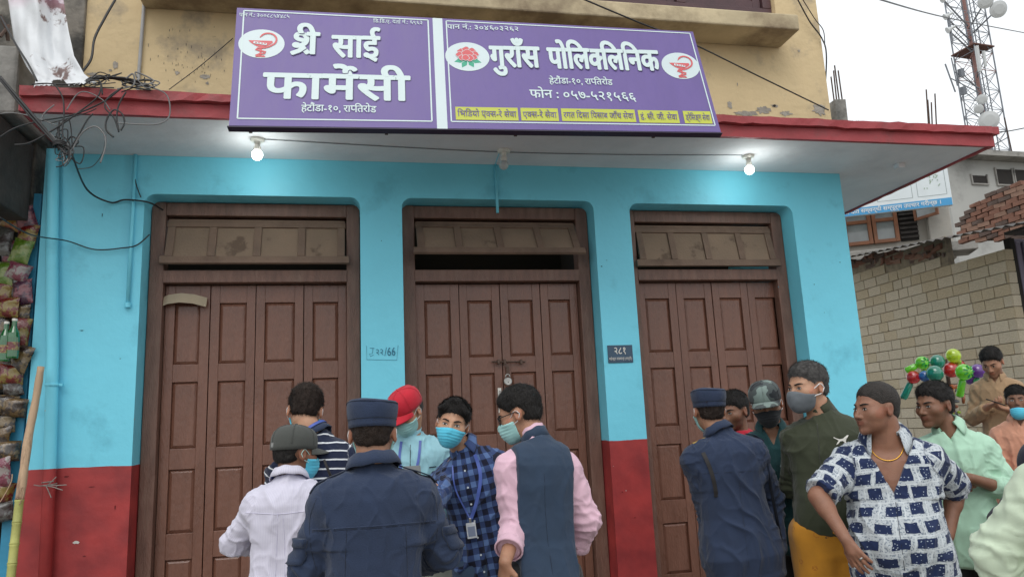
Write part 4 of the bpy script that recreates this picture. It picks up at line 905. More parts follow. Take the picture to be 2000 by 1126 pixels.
# telecom tower ------------------------------------------------------------------
TD = 46; tb = at_d(1934, 300, TD); tw_ = empty('lattice_tower', (tb.x, tb.y, GZ), 'tall steel lattice mast with dishes and antennas against the sky', 'tower')
M_tg = mat('galvanised_steel', (.20, .215, .24), .5, .15, 1, metal=.3); M_tr = mat('tower_red_paint', (.26, .13, .11), .6, .1, 1)
hw = .74; ztop = tb.z + 16; tu = Vector((RW @ Vector((1, 0, 0))).to_2d().normalized().to_3d()); tv = Vector((-tu.y, tu.x, 0)); ang = R(18)
tu2 = tu * math.cos(ang) + tv * math.sin(ang); tv2 = -tu * math.sin(ang) + tv * math.cos(ang)
cor = [tb * 1 + tu2 * (hw * a) + tv2 * (hw * b) for a, b in ((-1, -1), (1, -1), (1, 1), (-1, 1))]
def tz(p, z): return Vector((p.x, p.y, z))
for i, c in enumerate(cor): MB().tube([tz(c, GZ), tz(c, ztop)], .05, 6).build('tower_leg', M_tr if i == 9 else M_tg, tw_)
z = GZ; k = 0
while z < ztop - 1.3:
    q = MB()
    for i in range(4):
        a, b = cor[i], cor[(i + 1) % 4]; q.tube([tz(a, z), tz(b, z)], .022, 4); q.tube([tz(a, z), tz(b, z + 1.3)], .018, 4); q.tube([tz(b, z), tz(a, z + 1.3)], .018, 4)
    q.build('bracing', M_tr if k % 7 == 3 else M_tg, tw_); z += 1.3; k += 1
mc = (cor[0] + cor[2]) / 2
MB().tube([tz(mc, GZ), tz(mc, ztop)], .10, 8).build('cable_run', M_tr, tw_)
q = MB(); 
for dx in (-.25, .0, .25): q.tube([tz(mc + tu * (dx + .35), GZ), tz(mc + tu * (dx + .35), ztop)], .035, 4)
q.build('ladder', M_tg, tw_)
def at_t(u, v): return at_d(u, v, TD - 1.6)
pz = at_t(1900, 55).z; q = MB(); q.box((-.85, -.85, -.04), (.85, .85, .04), Matrix.Translation(tz(mc, pz)) @ Matrix.Rotation(math.atan2(tu2.y, tu2.x), 4, 'Z')); q.build('platform', mat('rust_brown_grating', (.13, .06, .045), .8, .2), tw_)
M_dish = mat('pale_dish', (.58, .60, .60), .5, .05, 1)
for (u, v, r, az) in ((1951, 18, .50, 35), (1925, 3, .42, 10), (1918, 194, .30, 0), (1911, 213, .27, -25), (1932, 235, .56, 15), (1845, 34, .2, -70), (1850, 60, .2, -70), (1840, 0, .2, -60)):
    p = at_t(u, v); face = (CAM - p).normalized(); face = Matrix.Rotation(R(az), 3, 'Z') @ face; Mx = face.to_track_quat('Z', 'Y').to_matrix()
    q = MB(); q.lathe(p, [(0, .14 * r), (r * .6, .12 * r), (r, .0), (r, -.25 * r), (r * .5, -.45 * r), (0, -.5 * r)] if r > .25 else [(0, 0), (r, .0), (r * .4, -.3), (.08, -.5), (0, -.5)], 20, Mx); d_ = q.build('dish', M_dish, tw_, smooth=False)
    MB().tube([p - face * .3 * r, tz(mc, p.z)], .05, 5).build('dish_mount', M_tg, d_)
for (u0, v0, u1, v1, r, m) in ((1846, 125, 1866, 180, .05, M_tg), (1858, 113, 1870, 168, .04, M_tg), (1864, 125, 1873, 160, .05, M_tg), (1907, 90, 1914, 140, .13, M_dish), (1921, 100, 1925, 130, .1, M_dish), (1852, 25, 1860, 78, .06, M_tg), (1880, 170, 1883, 185, .2, M_tg), (1876, 135, 1879, 150, .2, M_tg), (1962, 230, 1978, 305, .04, M_rust), (1880, 180, 1890, 245, .04, M_tg)):
    a, b = at_t(u0, v0), at_t(u1, v1); MB().tube([a, b], r, 6).build('antenna', m, tw_)
    MB().tube([a.lerp(b, .5), tz(mc, a.lerp(b, .5).z)], .03, 4).build('antenna_arm', M_tg, tw_)

# inflatable toys ------------------------------------------------------------------
def toy_mat(n, c): return mat(n, c, .15, .08, 12, .0, spec=.9, coat=.5, trans=.45)
TM = {'lime green': toy_mat('lime_plastic', (.20, .75, .03)), 'teal': toy_mat('teal_plastic', (.01, .30, .20)), 'red': toy_mat('red_plastic', (.65, .03, .03)), 'blue': toy_mat('blue_plastic', (.04, .18, .55)), 'yellow green': toy_mat('yellow_plastic', (.55, .75, .02)), 'purple': toy_mat('purple_plastic', (.16, .04, .35)), 'green': toy_mat('green_plastic', (.02, .45, .10)), 'orange': toy_mat('orange_plastic', (.8, .18, .02)), 'black': toy_mat('black_plastic', (.03, .03, .05))}
TG = 'inflatable toy hammers in the vendor bunch'
def toy(u, v, rpx, c, handle=None, hc_=None, d=7.9, lab=None, vent=False):
    p = at_d(u, v, d); r = rpx / FPX * d; o = empty('toy_balloon', p, lab or f'{c} inflatable toy ball in the vendor bunch', 'balloon', TG)
    q = MB(); q.lathe(p, [(.0, -r * .93)] + [(r * math.cos(R(a)), r * .93 * math.sin(R(a))) for a in range(-80, 81, 10)] + [(0, r * .93)], 24, Matrix.Rotation(R(80), 3, 'X')); q.build('ball', TM[c], o, smooth=True)
    if vent:
        for k in range(7):
            a = 2 * math.pi * k / 7; MB().tube([p + Vector((r * .35 * math.cos(a), -r * .95, r * .35 * math.sin(a))), p + Vector((r * .75 * math.cos(a), -r * .72, r * .75 * math.sin(a)))], .008, 5).build('star_spike', TM['green'], o)
    if handle:
        e = at_d(*handle, d + .05); dr = (e - p).normalized(); s_ = p + dr * r * .9
        MB().tube([s_, s_.lerp(e, .1), s_.lerp(e, .9), e], [.022, .034, .038, .03], 12).build('handle', TM[hc_ or c], o, smooth=True)
    return o
toy(1801, 708, 13, 'lime green', (1769, 724), lab='lime green toy hammer pointing left at the upper left of the bunch', vent=True)
toy(1831, 706, 14, 'teal', lab='teal toy ball at the top of the bunch'); toy(1826, 729, 16, 'teal', d=7.7, lab='larger teal toy ball in the middle of the bunch, below the other')
toy(1784, 736, 13, 'red', (1764, 778), 'teal', lab='red toy ball with a teal handle hanging at the left of the bunch'); toy(1806, 734, 11, 'blue', d=7.8, lab='small blue toy ball between the red and teal ones')
toy(1808, 722, 9, 'yellow green', d=7.95, lab='small yellow green toy ball behind the blue one'); toy(1862, 694, 14, 'yellow green', (1872, 708), lab='yellow green toy ball topmost in the bunch')
toy(1858, 722, 15, 'red', d=7.9, lab='red heart shaped toy balloon, left lobe'); toy(1872, 716, 14, 'red', d=8.0, lab='red toy balloon behind the spiked green one'); toy(1883, 726, 16, 'lime green', (1874, 774), d=7.6, lab='lime green spiked toy ball with a long handle pointing down', vent=True)
toy(1910, 724, 14, 'purple', (1902, 790), 'green', d=8.2, lab='purple toy balloon with a dark green handle at the right of the bunch'); toy(1896, 738, 13, 'purple', d=8.3, lab='smaller purple toy balloon low in the bunch')
M_mul = [FO['orange'], FO['pink'], TM['orange'], FO['grey'], TM['black']]
vb = at_d(1855, 760, 8.0); vp = empty('toy_pole', (vb.x, vb.y, GZ), 'pole hung with small bright toys under the inflatable hammers', 'toy stand')
MB().tube([(vb.x, vb.y, GZ), (vb.x, vb.y, at_d(1850, 700, 8).z)], .02, 8).build('pole', M_rust, vp)
rd = random.Random(9)
for i in range(34):
    c = at_d(rd.uniform(1836, 1884), rd.uniform(742, 850), 7.9 + rd.uniform(-.12, .12)); e = c + Vector((rd.gauss(0, .05), rd.gauss(0, .03), rd.gauss(-.02, .06)))
    MB().tube([c, c.lerp(e, .5), e], [.012, .022, .012], 6).build('small_toy', rd.choice(M_mul + [TM['black'], TM['yellow green']]), vp, smooth=True)
for i in range(3):
    c = at_d(1862 + 3 * i, 755 - 3 * i, 7.75); q = MB(); q.box((c.x - .05, c.y - .03, c.z - .02), (c.x + .05, c.y + .03, c.z + .02), jit=.01); q.build('small_toy', TM['orange'], vp, bevel=.008) if i == 0 else None
# raised plinth where the far people are
tag(box('raised_kerb', (4.6, -.5, GZ + .002), (9.0, 3.4, GZ + .35), M_conc, bevel=.02), kind='structure')
# ================================================================ PEOPLE
F = np.float32
def A(*p): return np.array(p, dtype=F)
def cap(P, a, b, ra, rb):
    a = np.asarray(a, F); b = np.asarray(b, F); ab = b - a; t = np.clip(((P - a) @ ab) / max(float(ab @ ab), 1e-9), 0, 1)
    return np.linalg.norm(P - a - t[:, None] * ab, axis=1) - (ra + (rb - ra) * t)
def ell(P, c, r, M=None):
    q = P - np.asarray(c, F)
    if M is not None: q = q @ np.asarray(M, F)
    r = np.asarray(r, F); k0 = np.linalg.norm(q / r, axis=1); k1 = np.linalg.norm(q / (r * r), axis=1)
    return k0 * (k0 - 1) / np.maximum(k1, 1e-6)
def smin(a, b, k):
    h = np.clip(.5 + .5 * (b - a) / k, 0, 1); return b + (a - b) * h - k * h * (1 - h)
def smax(a, b, k): return -smin(-a, -b, k)
_rs = np.random.RandomState(3); _K = _rs.normal(size=(12, 3)).astype(F); _PH = _rs.uniform(0, 6.28, 12).astype(F)
def nse(P, s, seed=0):
    """cheap smooth noise in about -1..1"""
    o = np.zeros(len(P), F); Q = P * s + seed * 1.7
    for i in range(6):
        w = np.sin(Q @ _K[(i + seed) % 12] * 1.3 + _PH[(i * 5 + seed) % 12]); o += np.sin(Q @ _K[(i * 7 + 3 + seed) % 12] + 1.6 * w + _PH[i])
    return o / 3.6
def ridged(P, s, seed=0): return 1 - np.abs(nse(P, s, seed)) * 1.4

def surf(fn, lo, hi, h, B=6):
    """sparse surface nets over the zero set of fn; returns vertices, quads"""
    lo = np.array(lo, F); hi = np.array(hi, F); nb = np.maximum(1, np.ceil((hi - lo) / (h * B)).astype(int)); n = nb * B + 1
    gx = [(lo[i] + (np.arange(nb[i]) + .5) * h * B).astype(F) for i in range(3)]
    cc = np.stack(np.meshgrid(*gx, indexing='ij'), -1).reshape(-1, 3); dc = fn(cc)
    act = (np.abs(dc) < h * B * 1.25).reshape(nb)
    D = np.full(n, 1.0, F)
    sg_ = np.where(dc < 0, -1, 1).astype(F).reshape(nb); D[:-1, :-1, :-1] = np.repeat(np.repeat(np.repeat(sg_, B, 0), B, 1), B, 2)
    M = np.zeros(n, bool); ai = np.argwhere(act)
    for b in ai: M[b[0] * B:b[0] * B + B + 1, b[1] * B:b[1] * B + B + 1, b[2] * B:b[2] * B + B + 1] = True
    ix = np.argwhere(M); P = (lo + ix * h).astype(F); D[ix[:, 0], ix[:, 1], ix[:, 2]] = fn(P)
    S = D < 0
    c = [S[i:n[0] - 1 + i, j:n[1] - 1 + j, k:n[2] - 1 + k] for i in (0, 1) for j in (0, 1) for k in (0, 1)]
    s = sum(x.astype(np.int8) for x in c); cells = np.argwhere((s > 0) & (s < 8)); idm = np.full(np.array(n) - 1, -1, np.int32)
    idm[cells[:, 0], cells[:, 1], cells[:, 2]] = np.arange(len(cells))
    acc = np.zeros((len(cells), 3), F); num = np.zeros(len(cells), F)
    co_ = [(i, j, k) for i in (0, 1) for j in (0, 1) for k in (0, 1)]
    dv = [D[cells[:, 0] + i, cells[:, 1] + j, cells[:, 2] + k] for i, j, k in co_]
    for a in range(8):
        for b in range(a + 1, 8):
            df = np.array(co_[b]) - np.array(co_[a])
            if np.abs(df).sum() != 1: continue
            x = (dv[a] < 0) != (dv[b] < 0); t = np.where(x, dv[a] / np.where(x, dv[a] - dv[b], 1), 0)
            acc += np.where(x[:, None], np.array(co_[a], F) + t[:, None] * df, 0); num += x
    V = lo + (cells + acc / np.maximum(num, 1)[:, None]) * h
    quads = []
    for ax in range(3):
        u, v = (ax + 1) % 3, (ax + 2) % 3
        sl0 = [slice(1, n[i] - 1) for i in range(3)]; sl1 = list(sl0); sl0[ax] = slice(0, n[ax] - 1); sl1[ax] = slice(1, n[ax])
        e = S[tuple(sl0)] != S[tuple(sl1)]; w = np.argwhere(e); base = w.copy()
        for i in range(3):
            if i != ax: base[:, i] += 1
        fl = S[base[:, 0], base[:, 1], base[:, 2]]
        def idc(du, dv_):
            q = base.copy(); q[:, u] += du; q[:, v] += dv_; return idm[q[:, 0], q[:, 1], q[:, 2]]
        q = np.stack([idc(-1, -1), idc(0, -1), idc(0, 0), idc(-1, 0)], 1); q[~fl] = q[~fl][:, ::-1]; quads.append(q)
    Q = np.concatenate(quads); Q = Q[(Q >= 0).all(1)]; return V.astype(F), Q
def vnorm(V, Q):
    n = np.cross(V[Q[:, 2]] - V[Q[:, 0]], V[Q[:, 3]] - V[Q[:, 1]]); N = np.zeros_like(V)
    for i in range(4): np.add.at(N, Q[:, i], n)
    return N / np.maximum(np.linalg.norm(N, axis=1), 1e-9)[:, None]
def relax(V, Q, it=1, lam=.5):
    for _ in range(it):
        acc = np.zeros_like(V); cnt = np.zeros(len(V), F)
        for i in range(4):
            np.add.at(acc, Q[:, i], V[Q[:, (i + 1) % 4]]); np.add.at(acc, Q[:, i], V[Q[:, (i + 3) % 4]]); np.add.at(cnt, Q[:, i], 2)
        V = V + lam * (acc / np.maximum(cnt, 1)[:, None] - V)
    return V
def npmesh(name, V, Q, mats, parent, world=False, uv=None, col=None, mi=None):
    me = bpy.data.meshes.new(name); me.vertices.add(len(V)); me.vertices.foreach_set('co', V.astype(F).ravel())
    k = Q.shape[1]; me.loops.add(len(Q) * k); me.loops.foreach_set('vertex_index', Q.astype(np.int32).ravel())
    me.polygons.add(len(Q)); me.polygons.foreach_set('loop_start', np.arange(0, len(Q) * k, k, dtype=np.int32))
    for m in (mats if isinstance(mats, (list, tuple)) else [mats]): me.materials.append(m)
    if mi is not None: me.polygons.foreach_set('material_index', mi.astype(np.int32))
    me.update(); me.validate()
    if uv is not None: a = me.attributes.new('cuv', 'FLOAT_VECTOR', 'POINT'); a.data.foreach_set('vector', uv.astype(F).ravel())
    if col is not None: a = me.attributes.new('tint', 'FLOAT_COLOR', 'POINT'); a.data.foreach_set('color', np.concatenate([col, np.ones((len(col), 1))], 1).astype(F).ravel())
    me.shade_smooth(); return link(name, me, (), parent, world)

# --- cloth, skin and hair materials
def attr(n, name): a = n.nodes.new('ShaderNodeAttribute'); a.attribute_name = name; return a
def skin_mat(name, c):
    m = mat(name, tuple(q * 1.28 for q in c), .50, .13, 18, .25, 260, spec=.45, dirt=((c[0] * 1.1, c[1] * .85, c[2] * .8), .5), dscale=22); n = m.node_tree; b = n.nodes['Principled BSDF']; src = b.inputs['Base Color'].links[0].from_socket
    a = attr(n, 'tint'); x = n.nodes.new('ShaderNodeVectorMath'); x.operation = 'MULTIPLY'; lk(n, src, x.inputs[0]); lk(n, a.outputs['Color'], x.inputs[1]); lk(n, x.outputs[0], b.inputs['Base Color'])
    b.inputs['Subsurface Weight'].default_value = .10; b.inputs['Subsurface Radius'].default_value = (.012, .004, .002); b.inputs['Subsurface Scale'].default_value = .5
    return m
def cloth(name, c, pattern=None, rough=.85, bump=.25, var=.08, weave=350, crease=.45):
    """woven cloth; pattern(n, u, v) may return a colour socket"""
    m = mat(name, c, rough, var, 14, bump, weave, spec=.25, sheen=.15); n = m.node_tree; b = n.nodes['Principled BSDF']
    # soft creases, over the weave
    t = n.nodes.new('ShaderNodeTexCoord'); mp = n.nodes.new('ShaderNodeMapping'); mp.inputs['Rotation'].default_value = (.3, .5, .2); mp.inputs['Scale'].default_value = (1, 1, .45); lk(n, t.outputs['Object'], mp.inputs[0])
    z = n.nodes.new('ShaderNodeTexNoise'); z.noise_type = 'RIDGED_MULTIFRACTAL'; z.inputs['Scale'].default_value = 9; z.inputs['Detail'].default_value = 3; z.inputs['Distortion'].default_value = 1.2; lk(n, mp.outputs[0], z.inputs['Vector'])
    bp = n.nodes.new('ShaderNodeBump'); bp.inputs['Strength'].default_value = crease * 1.25; bp.inputs['Distance'].default_value = .012; lk(n, z.outputs['Fac'], bp.inputs['Height'])
    if b.inputs['Normal'].links: lk(n, b.inputs['Normal'].links[0].from_socket, bp.inputs['Normal'])
    lk(n, bp.outputs[0], b.inputs['Normal'])
    if pattern:
        a = attr(n, 'cuv'); s = n.nodes.new('ShaderNodeSeparateXYZ'); lk(n, a.outputs['Vector'], s.inputs[0]); pattern(n, s.outputs[0], s.outputs[1], b)
    return m
def mth(n, op, a, b=None, c=None):
    x = n.nodes.new('ShaderNodeMath'); x.operation = op
    for i, q in enumerate((a, b, c)):
        if q is None: continue
        if isinstance(q, (int, float)): x.inputs[i].default_value = q
        else: lk(n, q, x.inputs[i])
    return x.outputs[0]
def cmix(n, f, a, b):
    x = n.nodes.new('ShaderNodeMix'); x.data_type = 'RGBA'; lk(n, f, x.inputs[0])
    for i, q in ((6, a), (7, b)):
        if isinstance(q, tuple): x.inputs[i].default_value = (*q, 1)
        else: lk(n, q, x.inputs[i])
    return x.outputs[2]
def stripes(per, duty, c1, axis='v', warp=0):
    def f(n, u, v, b):
        q = v if axis == 'v' else u; t = mth(n, 'FRACT', mth(n, 'DIVIDE', q, per)); g = mth(n, 'LESS_THAN', t, duty)
        lk(n, cmix(n, g, b.inputs['Base Color'].links[0].from_socket, c1), b.inputs['Base Color'])
    return f
def plaid(n, u, v, b):
    def band(q, per, duty): return mth(n, 'LESS_THAN', mth(n, 'FRACT', mth(n, 'DIVIDE', q, per)), duty)
    bu, bv = band(u, .058, .5), band(v, .058, .5); s = mth(n, 'ADD', bu, bv)
    r = n.nodes.new('ShaderNodeValToRGB'); r.color_ramp.interpolation = 'CONSTANT'; e = r.color_ramp.elements; e[0].color = (.09, .155, .33, 1); e[1].position = .4; e[1].color = (.035, .06, .16, 1)
    x = r.color_ramp.elements.new(.9); x.color = (.008, .010, .028, 1); lk(n, mth(n, 'MULTIPLY', s, .5), r.inputs[0])
    th = mth(n, 'MAXIMUM', band(mth(n, 'ADD', u, .029), .058, .03), band(mth(n, 'ADD', v, .029), .058, .03)); lk(n, cmix(n, th, r.outputs[0], (.02, .035, .09)), b.inputs['Base Color'])
def squares(n, u, v, b):
    """dark navy rectangles with white dots, each row shifted, on a pale crackled ground"""
    gw = n.nodes.new('ShaderNodeTexCoord'); wz = n.nodes.new('ShaderNodeTexNoise'); wz.inputs['Scale'].default_value = 7; lk(n, gw.outputs['Object'], wz.inputs['Vector']); ws_ = n.nodes.new('ShaderNodeSeparateColor'); lk(n, wz.outputs['Color'], ws_.inputs[0])
    u = mth(n, 'ADD', u, mth(n, 'MULTIPLY_ADD', ws_.outputs[0], .036, -.018)); v = mth(n, 'ADD', v, mth(n, 'MULTIPLY_ADD', ws_.outputs[1], .036, -.018))
    P = .080; vv = mth(n, 'DIVIDE', mth(n, 'MULTIPLY_ADD', u, .10, v), .066); row = mth(n, 'FLOOR', vv); uu = mth(n, 'ADD', mth(n, 'DIVIDE', u, P), mth(n, 'MULTIPLY', row, .43)); colm = mth(n, 'FLOOR', uu)
    cv = n.nodes.new('ShaderNodeCombineXYZ'); lk(n, colm, cv.inputs[0]); lk(n, row, cv.inputs[1]); w = n.nodes.new('ShaderNodeTexWhiteNoise'); lk(n, cv.outputs[0], w.inputs['Vector']); sp = n.nodes.new('ShaderNodeSeparateColor'); lk(n, w.outputs['Color'], sp.inputs[0])
    fu_ = mth(n, 'SUBTRACT', mth(n, 'FRACT', uu), mth(n, 'MULTIPLY_ADD', sp.outputs[0], .22, .39)); fv_ = mth(n, 'SUBTRACT', mth(n, 'FRACT', vv), mth(n, 'MULTIPLY_ADD', sp.outputs[1], .22, .39))
    hu = mth(n, 'MULTIPLY_ADD', sp.outputs[2], .14, .24); hv = mth(n, 'MULTIPLY_ADD', sp.outputs[1], .12, .27)
    nz_ = n.nodes.new('ShaderNodeTexNoise'); nz_.inputs['Scale'].default_value = 60; g = n.nodes.new('ShaderNodeTexCoord'); lk(n, g.outputs['Object'], nz_.inputs['Vector']); jit = mth(n, 'MULTIPLY_ADD', nz_.outputs['Fac'], .08, -.04)
    ins = mth(n, 'MULTIPLY', mth(n, 'LESS_THAN', mth(n, 'ADD', mth(n, 'ABSOLUTE', fu_), jit), hu), mth(n, 'LESS_THAN', mth(n, 'ADD', mth(n, 'ABSOLUTE', fv_), jit), hv))
    cu2 = n.nodes.new('ShaderNodeCombineXYZ'); lk(n, u, cu2.inputs[0]); lk(n, v, cu2.inputs[1]); vo = n.nodes.new('ShaderNodeTexVoronoi'); vo.inputs['Scale'].default_value = 95; vo.inputs['Randomness'].default_value = .6; lk(n, cu2.outputs[0], vo.inputs['Vector'])
    dot = mth(n, 'LESS_THAN', vo.outputs['Distance'], .22); sq = cmix(n, dot, (.014, .026, .080), (.40, .46, .55))
    n2 = n.nodes.new('ShaderNodeTexNoise'); n2.inputs['Scale'].default_value = 120; n2.inputs['Detail'].default_value = 3; lk(n, g.outputs['Object'], n2.inputs['Vector']); gr_ = cmix(n, mth(n, 'GREATER_THAN', n2.outputs['Fac'], .56), (.50, .54, .57), (.24, .28, .33))
    ln = mth(n, 'MAXIMUM', mth(n, 'LESS_THAN', mth(n, 'FRACT', mth(n, 'ADD', vv, .03)), .07), mth(n, 'LESS_THAN', mth(n, 'FRACT', mth(n, 'ADD', uu, .03)), .05)); gr_ = cmix(n, ln, gr_, (.58, .62, .64))
    lk(n, cmix(n, ins, gr_, sq), b.inputs['Base Color'])
def rings_print(n, u, v, b):
    """sparse small orange-brown ring motifs"""
    c = n.nodes.new('ShaderNodeCombineXYZ'); lk(n, u, c.inputs[0]); lk(n, v, c.inputs[1]); vo = n.nodes.new('ShaderNodeTexVoronoi'); vo.inputs['Scale'].default_value = 12; vo.inputs['Randomness'].default_value = .45; lk(n, c.outputs[0], vo.inputs['Vector'])
    d = mth(n, 'ABSOLUTE', mth(n, 'SUBTRACT', vo.outputs['Distance'], .14)); g = mth(n, 'LESS_THAN', d, .035); nz_ = n.nodes.new('ShaderNodeTexNoise'); nz_.inputs['Scale'].default_value = 160; lk(n, c.outputs[0], nz_.inputs['Vector']); g = mth(n, 'MULTIPLY', g, mth(n, 'GREATER_THAN', nz_.outputs['Fac'], .47))
    lk(n, cmix(n, g, b.inputs['Base Color'].links[0].from_socket, (.40, .15, .02)), b.inputs['Base Color'])

M_hair = mat('black_hair', (.019, .017, .016), .55, .3, 40, .9, 160, spec=.22, stretch=(1, 1, .35))
M_hairg = mat('greying_hair', (.075, .071, .068), .65, .6, 60, .9, 200, spec=.4)
M_hairb = mat('brown_black_hair', (.028, .019, .015), .6, .3, 40, .9, 160, spec=.22)
M_eyew = mat('eye_white', (.55, .50, .46), .2, .03); M_iris = mat('dark_iris', (.015, .008, .005), .1, 0, spec=.8); M_lash = mat('dark_lashes', (.008, .006, .006), .6, 0)
M_brow = mat('eyebrow_hair', (.012, .009, .008), .7, .2, 80, .8, 300)

def rot_h(yaw, pitch, roll=0):
    """head frame to body frame; yaw turns to the person's left, positive pitch nods down"""
    return np.array(Matrix.Rotation(R(yaw), 3, 'Z') @ Matrix.Rotation(R(-pitch), 3, 'X') @ Matrix.Rotation(R(roll), 3, 'Y'), dtype=F)

def head_sdf(q, fat=0.0, face=True):
    """q in head coordinates: x right, y forward, z up, origin between the ears at eye height"""
    Q = q.copy(); Q[:, 0] = np.abs(Q[:, 0])
    d = ell(q, (0, -.012, .035), (.076, .097, .088))
    d = smin(d, ell(q, (0, .028, -.025), (.062 + fat * .01, .066, .072)), .03)
    d = smin(d, ell(q, (0, .030, -.066), (.047 + fat * .012, .056, .045)), .025)       # jaw
    d = smin(d, cap(Q, (0, .078, -.098), (.012, .074, -.096), .016, .014), .022)       # chin
    d = smin(d, ell(Q, (.045, .052, -.022), (.026, .030, .024)), .022)                 # cheekbone
    if face:
        d = smin(d, cap(Q, (.012, .085, .019), (.044, .066, .021), .011, .008), .014)   # brow ridge
        d = smax(d, -ell(Q, (.031, .104, .000), (.018, .017, .012)), .016)              # eye socket
        d = smin(d, ell(Q, (.031, .072, .000), (.0155, .0155, .0135)), .006)            # lidded eye
        d = smin(d, cap(q, (0, .088, .008), (0, .110, -.032), .0075, .0105), .011)      # nose
        d = smin(d, ell(Q, (.0125, .096, -.036), (.0085, .011, .008)), .006)            # wings
        d = smin(d, ell(q, (0, .083, -.060), (.027, .014, .016)), .012)                 # muzzle
        d = smin(d, cap(Q, (0, .0965, -.0565), (.019, .088, -.0605), .0052, .003), .004)
        d = smin(d, cap(Q, (0, .0945, -.0665), (.017, .087, -.0635), .0062, .0035), .004)
        d = smax(d, -cap(Q, (0, .1025, -.0615), (.021, .0925, -.0617), .0016, .001), .003)
    # ears
    M = np.array(Matrix.Rotation(R(-18), 3, 'Z') @ Matrix.Rotation(R(10), 3, 'X'), dtype=F)
    M = M  # front-lying disc tilted backwards
    e = ell(Q, (.078, -.008, -.004), (.009, .019, .032), M); e = smax(e, -ell(Q, (.090, -.002, -.002), (.008, .011, .019), M), .005)
    d = smin(d, e, .006)
    return d

def hand_parts(wr, dr, nr, side, curl=.5, spread=.25, thumb=.5, sc=1.0):
    """round-cone list for a hand; dr wrist to knuckles, nr out of the palm, side +1 right hand / -1 left"""
    dr = Vector(dr).normalized(); nr = Vector(nr); nr = (nr - dr * nr.dot(dr)).normalized(); lat = nr.cross(dr) * side   # towards the thumb
    wr = Vector(wr); out = []
    base = [wr + dr * (.083 * sc) + lat * (o * sc) for o in (.028, .009, -.010, -.027)]; base[3] -= dr * .008 * sc; base[0] -= dr * .003
    for b in base: out.append((wr + dr * .018 * sc + (b - wr - dr * .083 * sc) * .5, b, .0145 * sc, .0115 * sc, 'p'))
    out.append((wr + dr * .02 * sc, wr + dr * .06 * sc + lat * .005, .020 * sc, .021 * sc, 'p'))
    for i, (b, L) in enumerate(zip(base, (.074, .082, .076, .060))):
        cl = curl[i] if isinstance(curl, (list, tuple)) else curl; a = 0; p = b; sp = (i - 1.5) * -spread * .35
        for k, fr in enumerate((.45, .32, .23)):
            a += cl * (.9, 1.1, .8)[k]; dd = (dr * math.cos(a) + nr * math.sin(a)); dd = (dd + lat * sp * (1 if k == 0 else .6)).normalized(); q = p + dd * L * fr * sc
            r0 = (.0100, .0090, .0080)[k] * sc; out.append((p, q, r0, r0 * .92, 'f')); p = q
    tb = wr + dr * .022 * sc + lat * .018 * sc + nr * .006; d1 = (dr * .62 + lat * .72 + nr * .25 * (1 + thumb)).normalized(); t1 = tb + d1 * .040 * sc
    d2 = (dr * .9 + lat * (.35 - thumb * .5) + nr * .35 * thumb).normalized(); t2 = t1 + d2 * .034 * sc; t3 = t2 + (d2 + nr * .2 * thumb - lat * .15 * thumb).normalized() * .026 * sc
    out += [(tb, t1, .0145 * sc, .0115 * sc, 'p'), (t1, t2, .0112 * sc, .0100 * sc, 'f'), (t2, t3, .0098 * sc, .0080 * sc, 'f')]
    return out

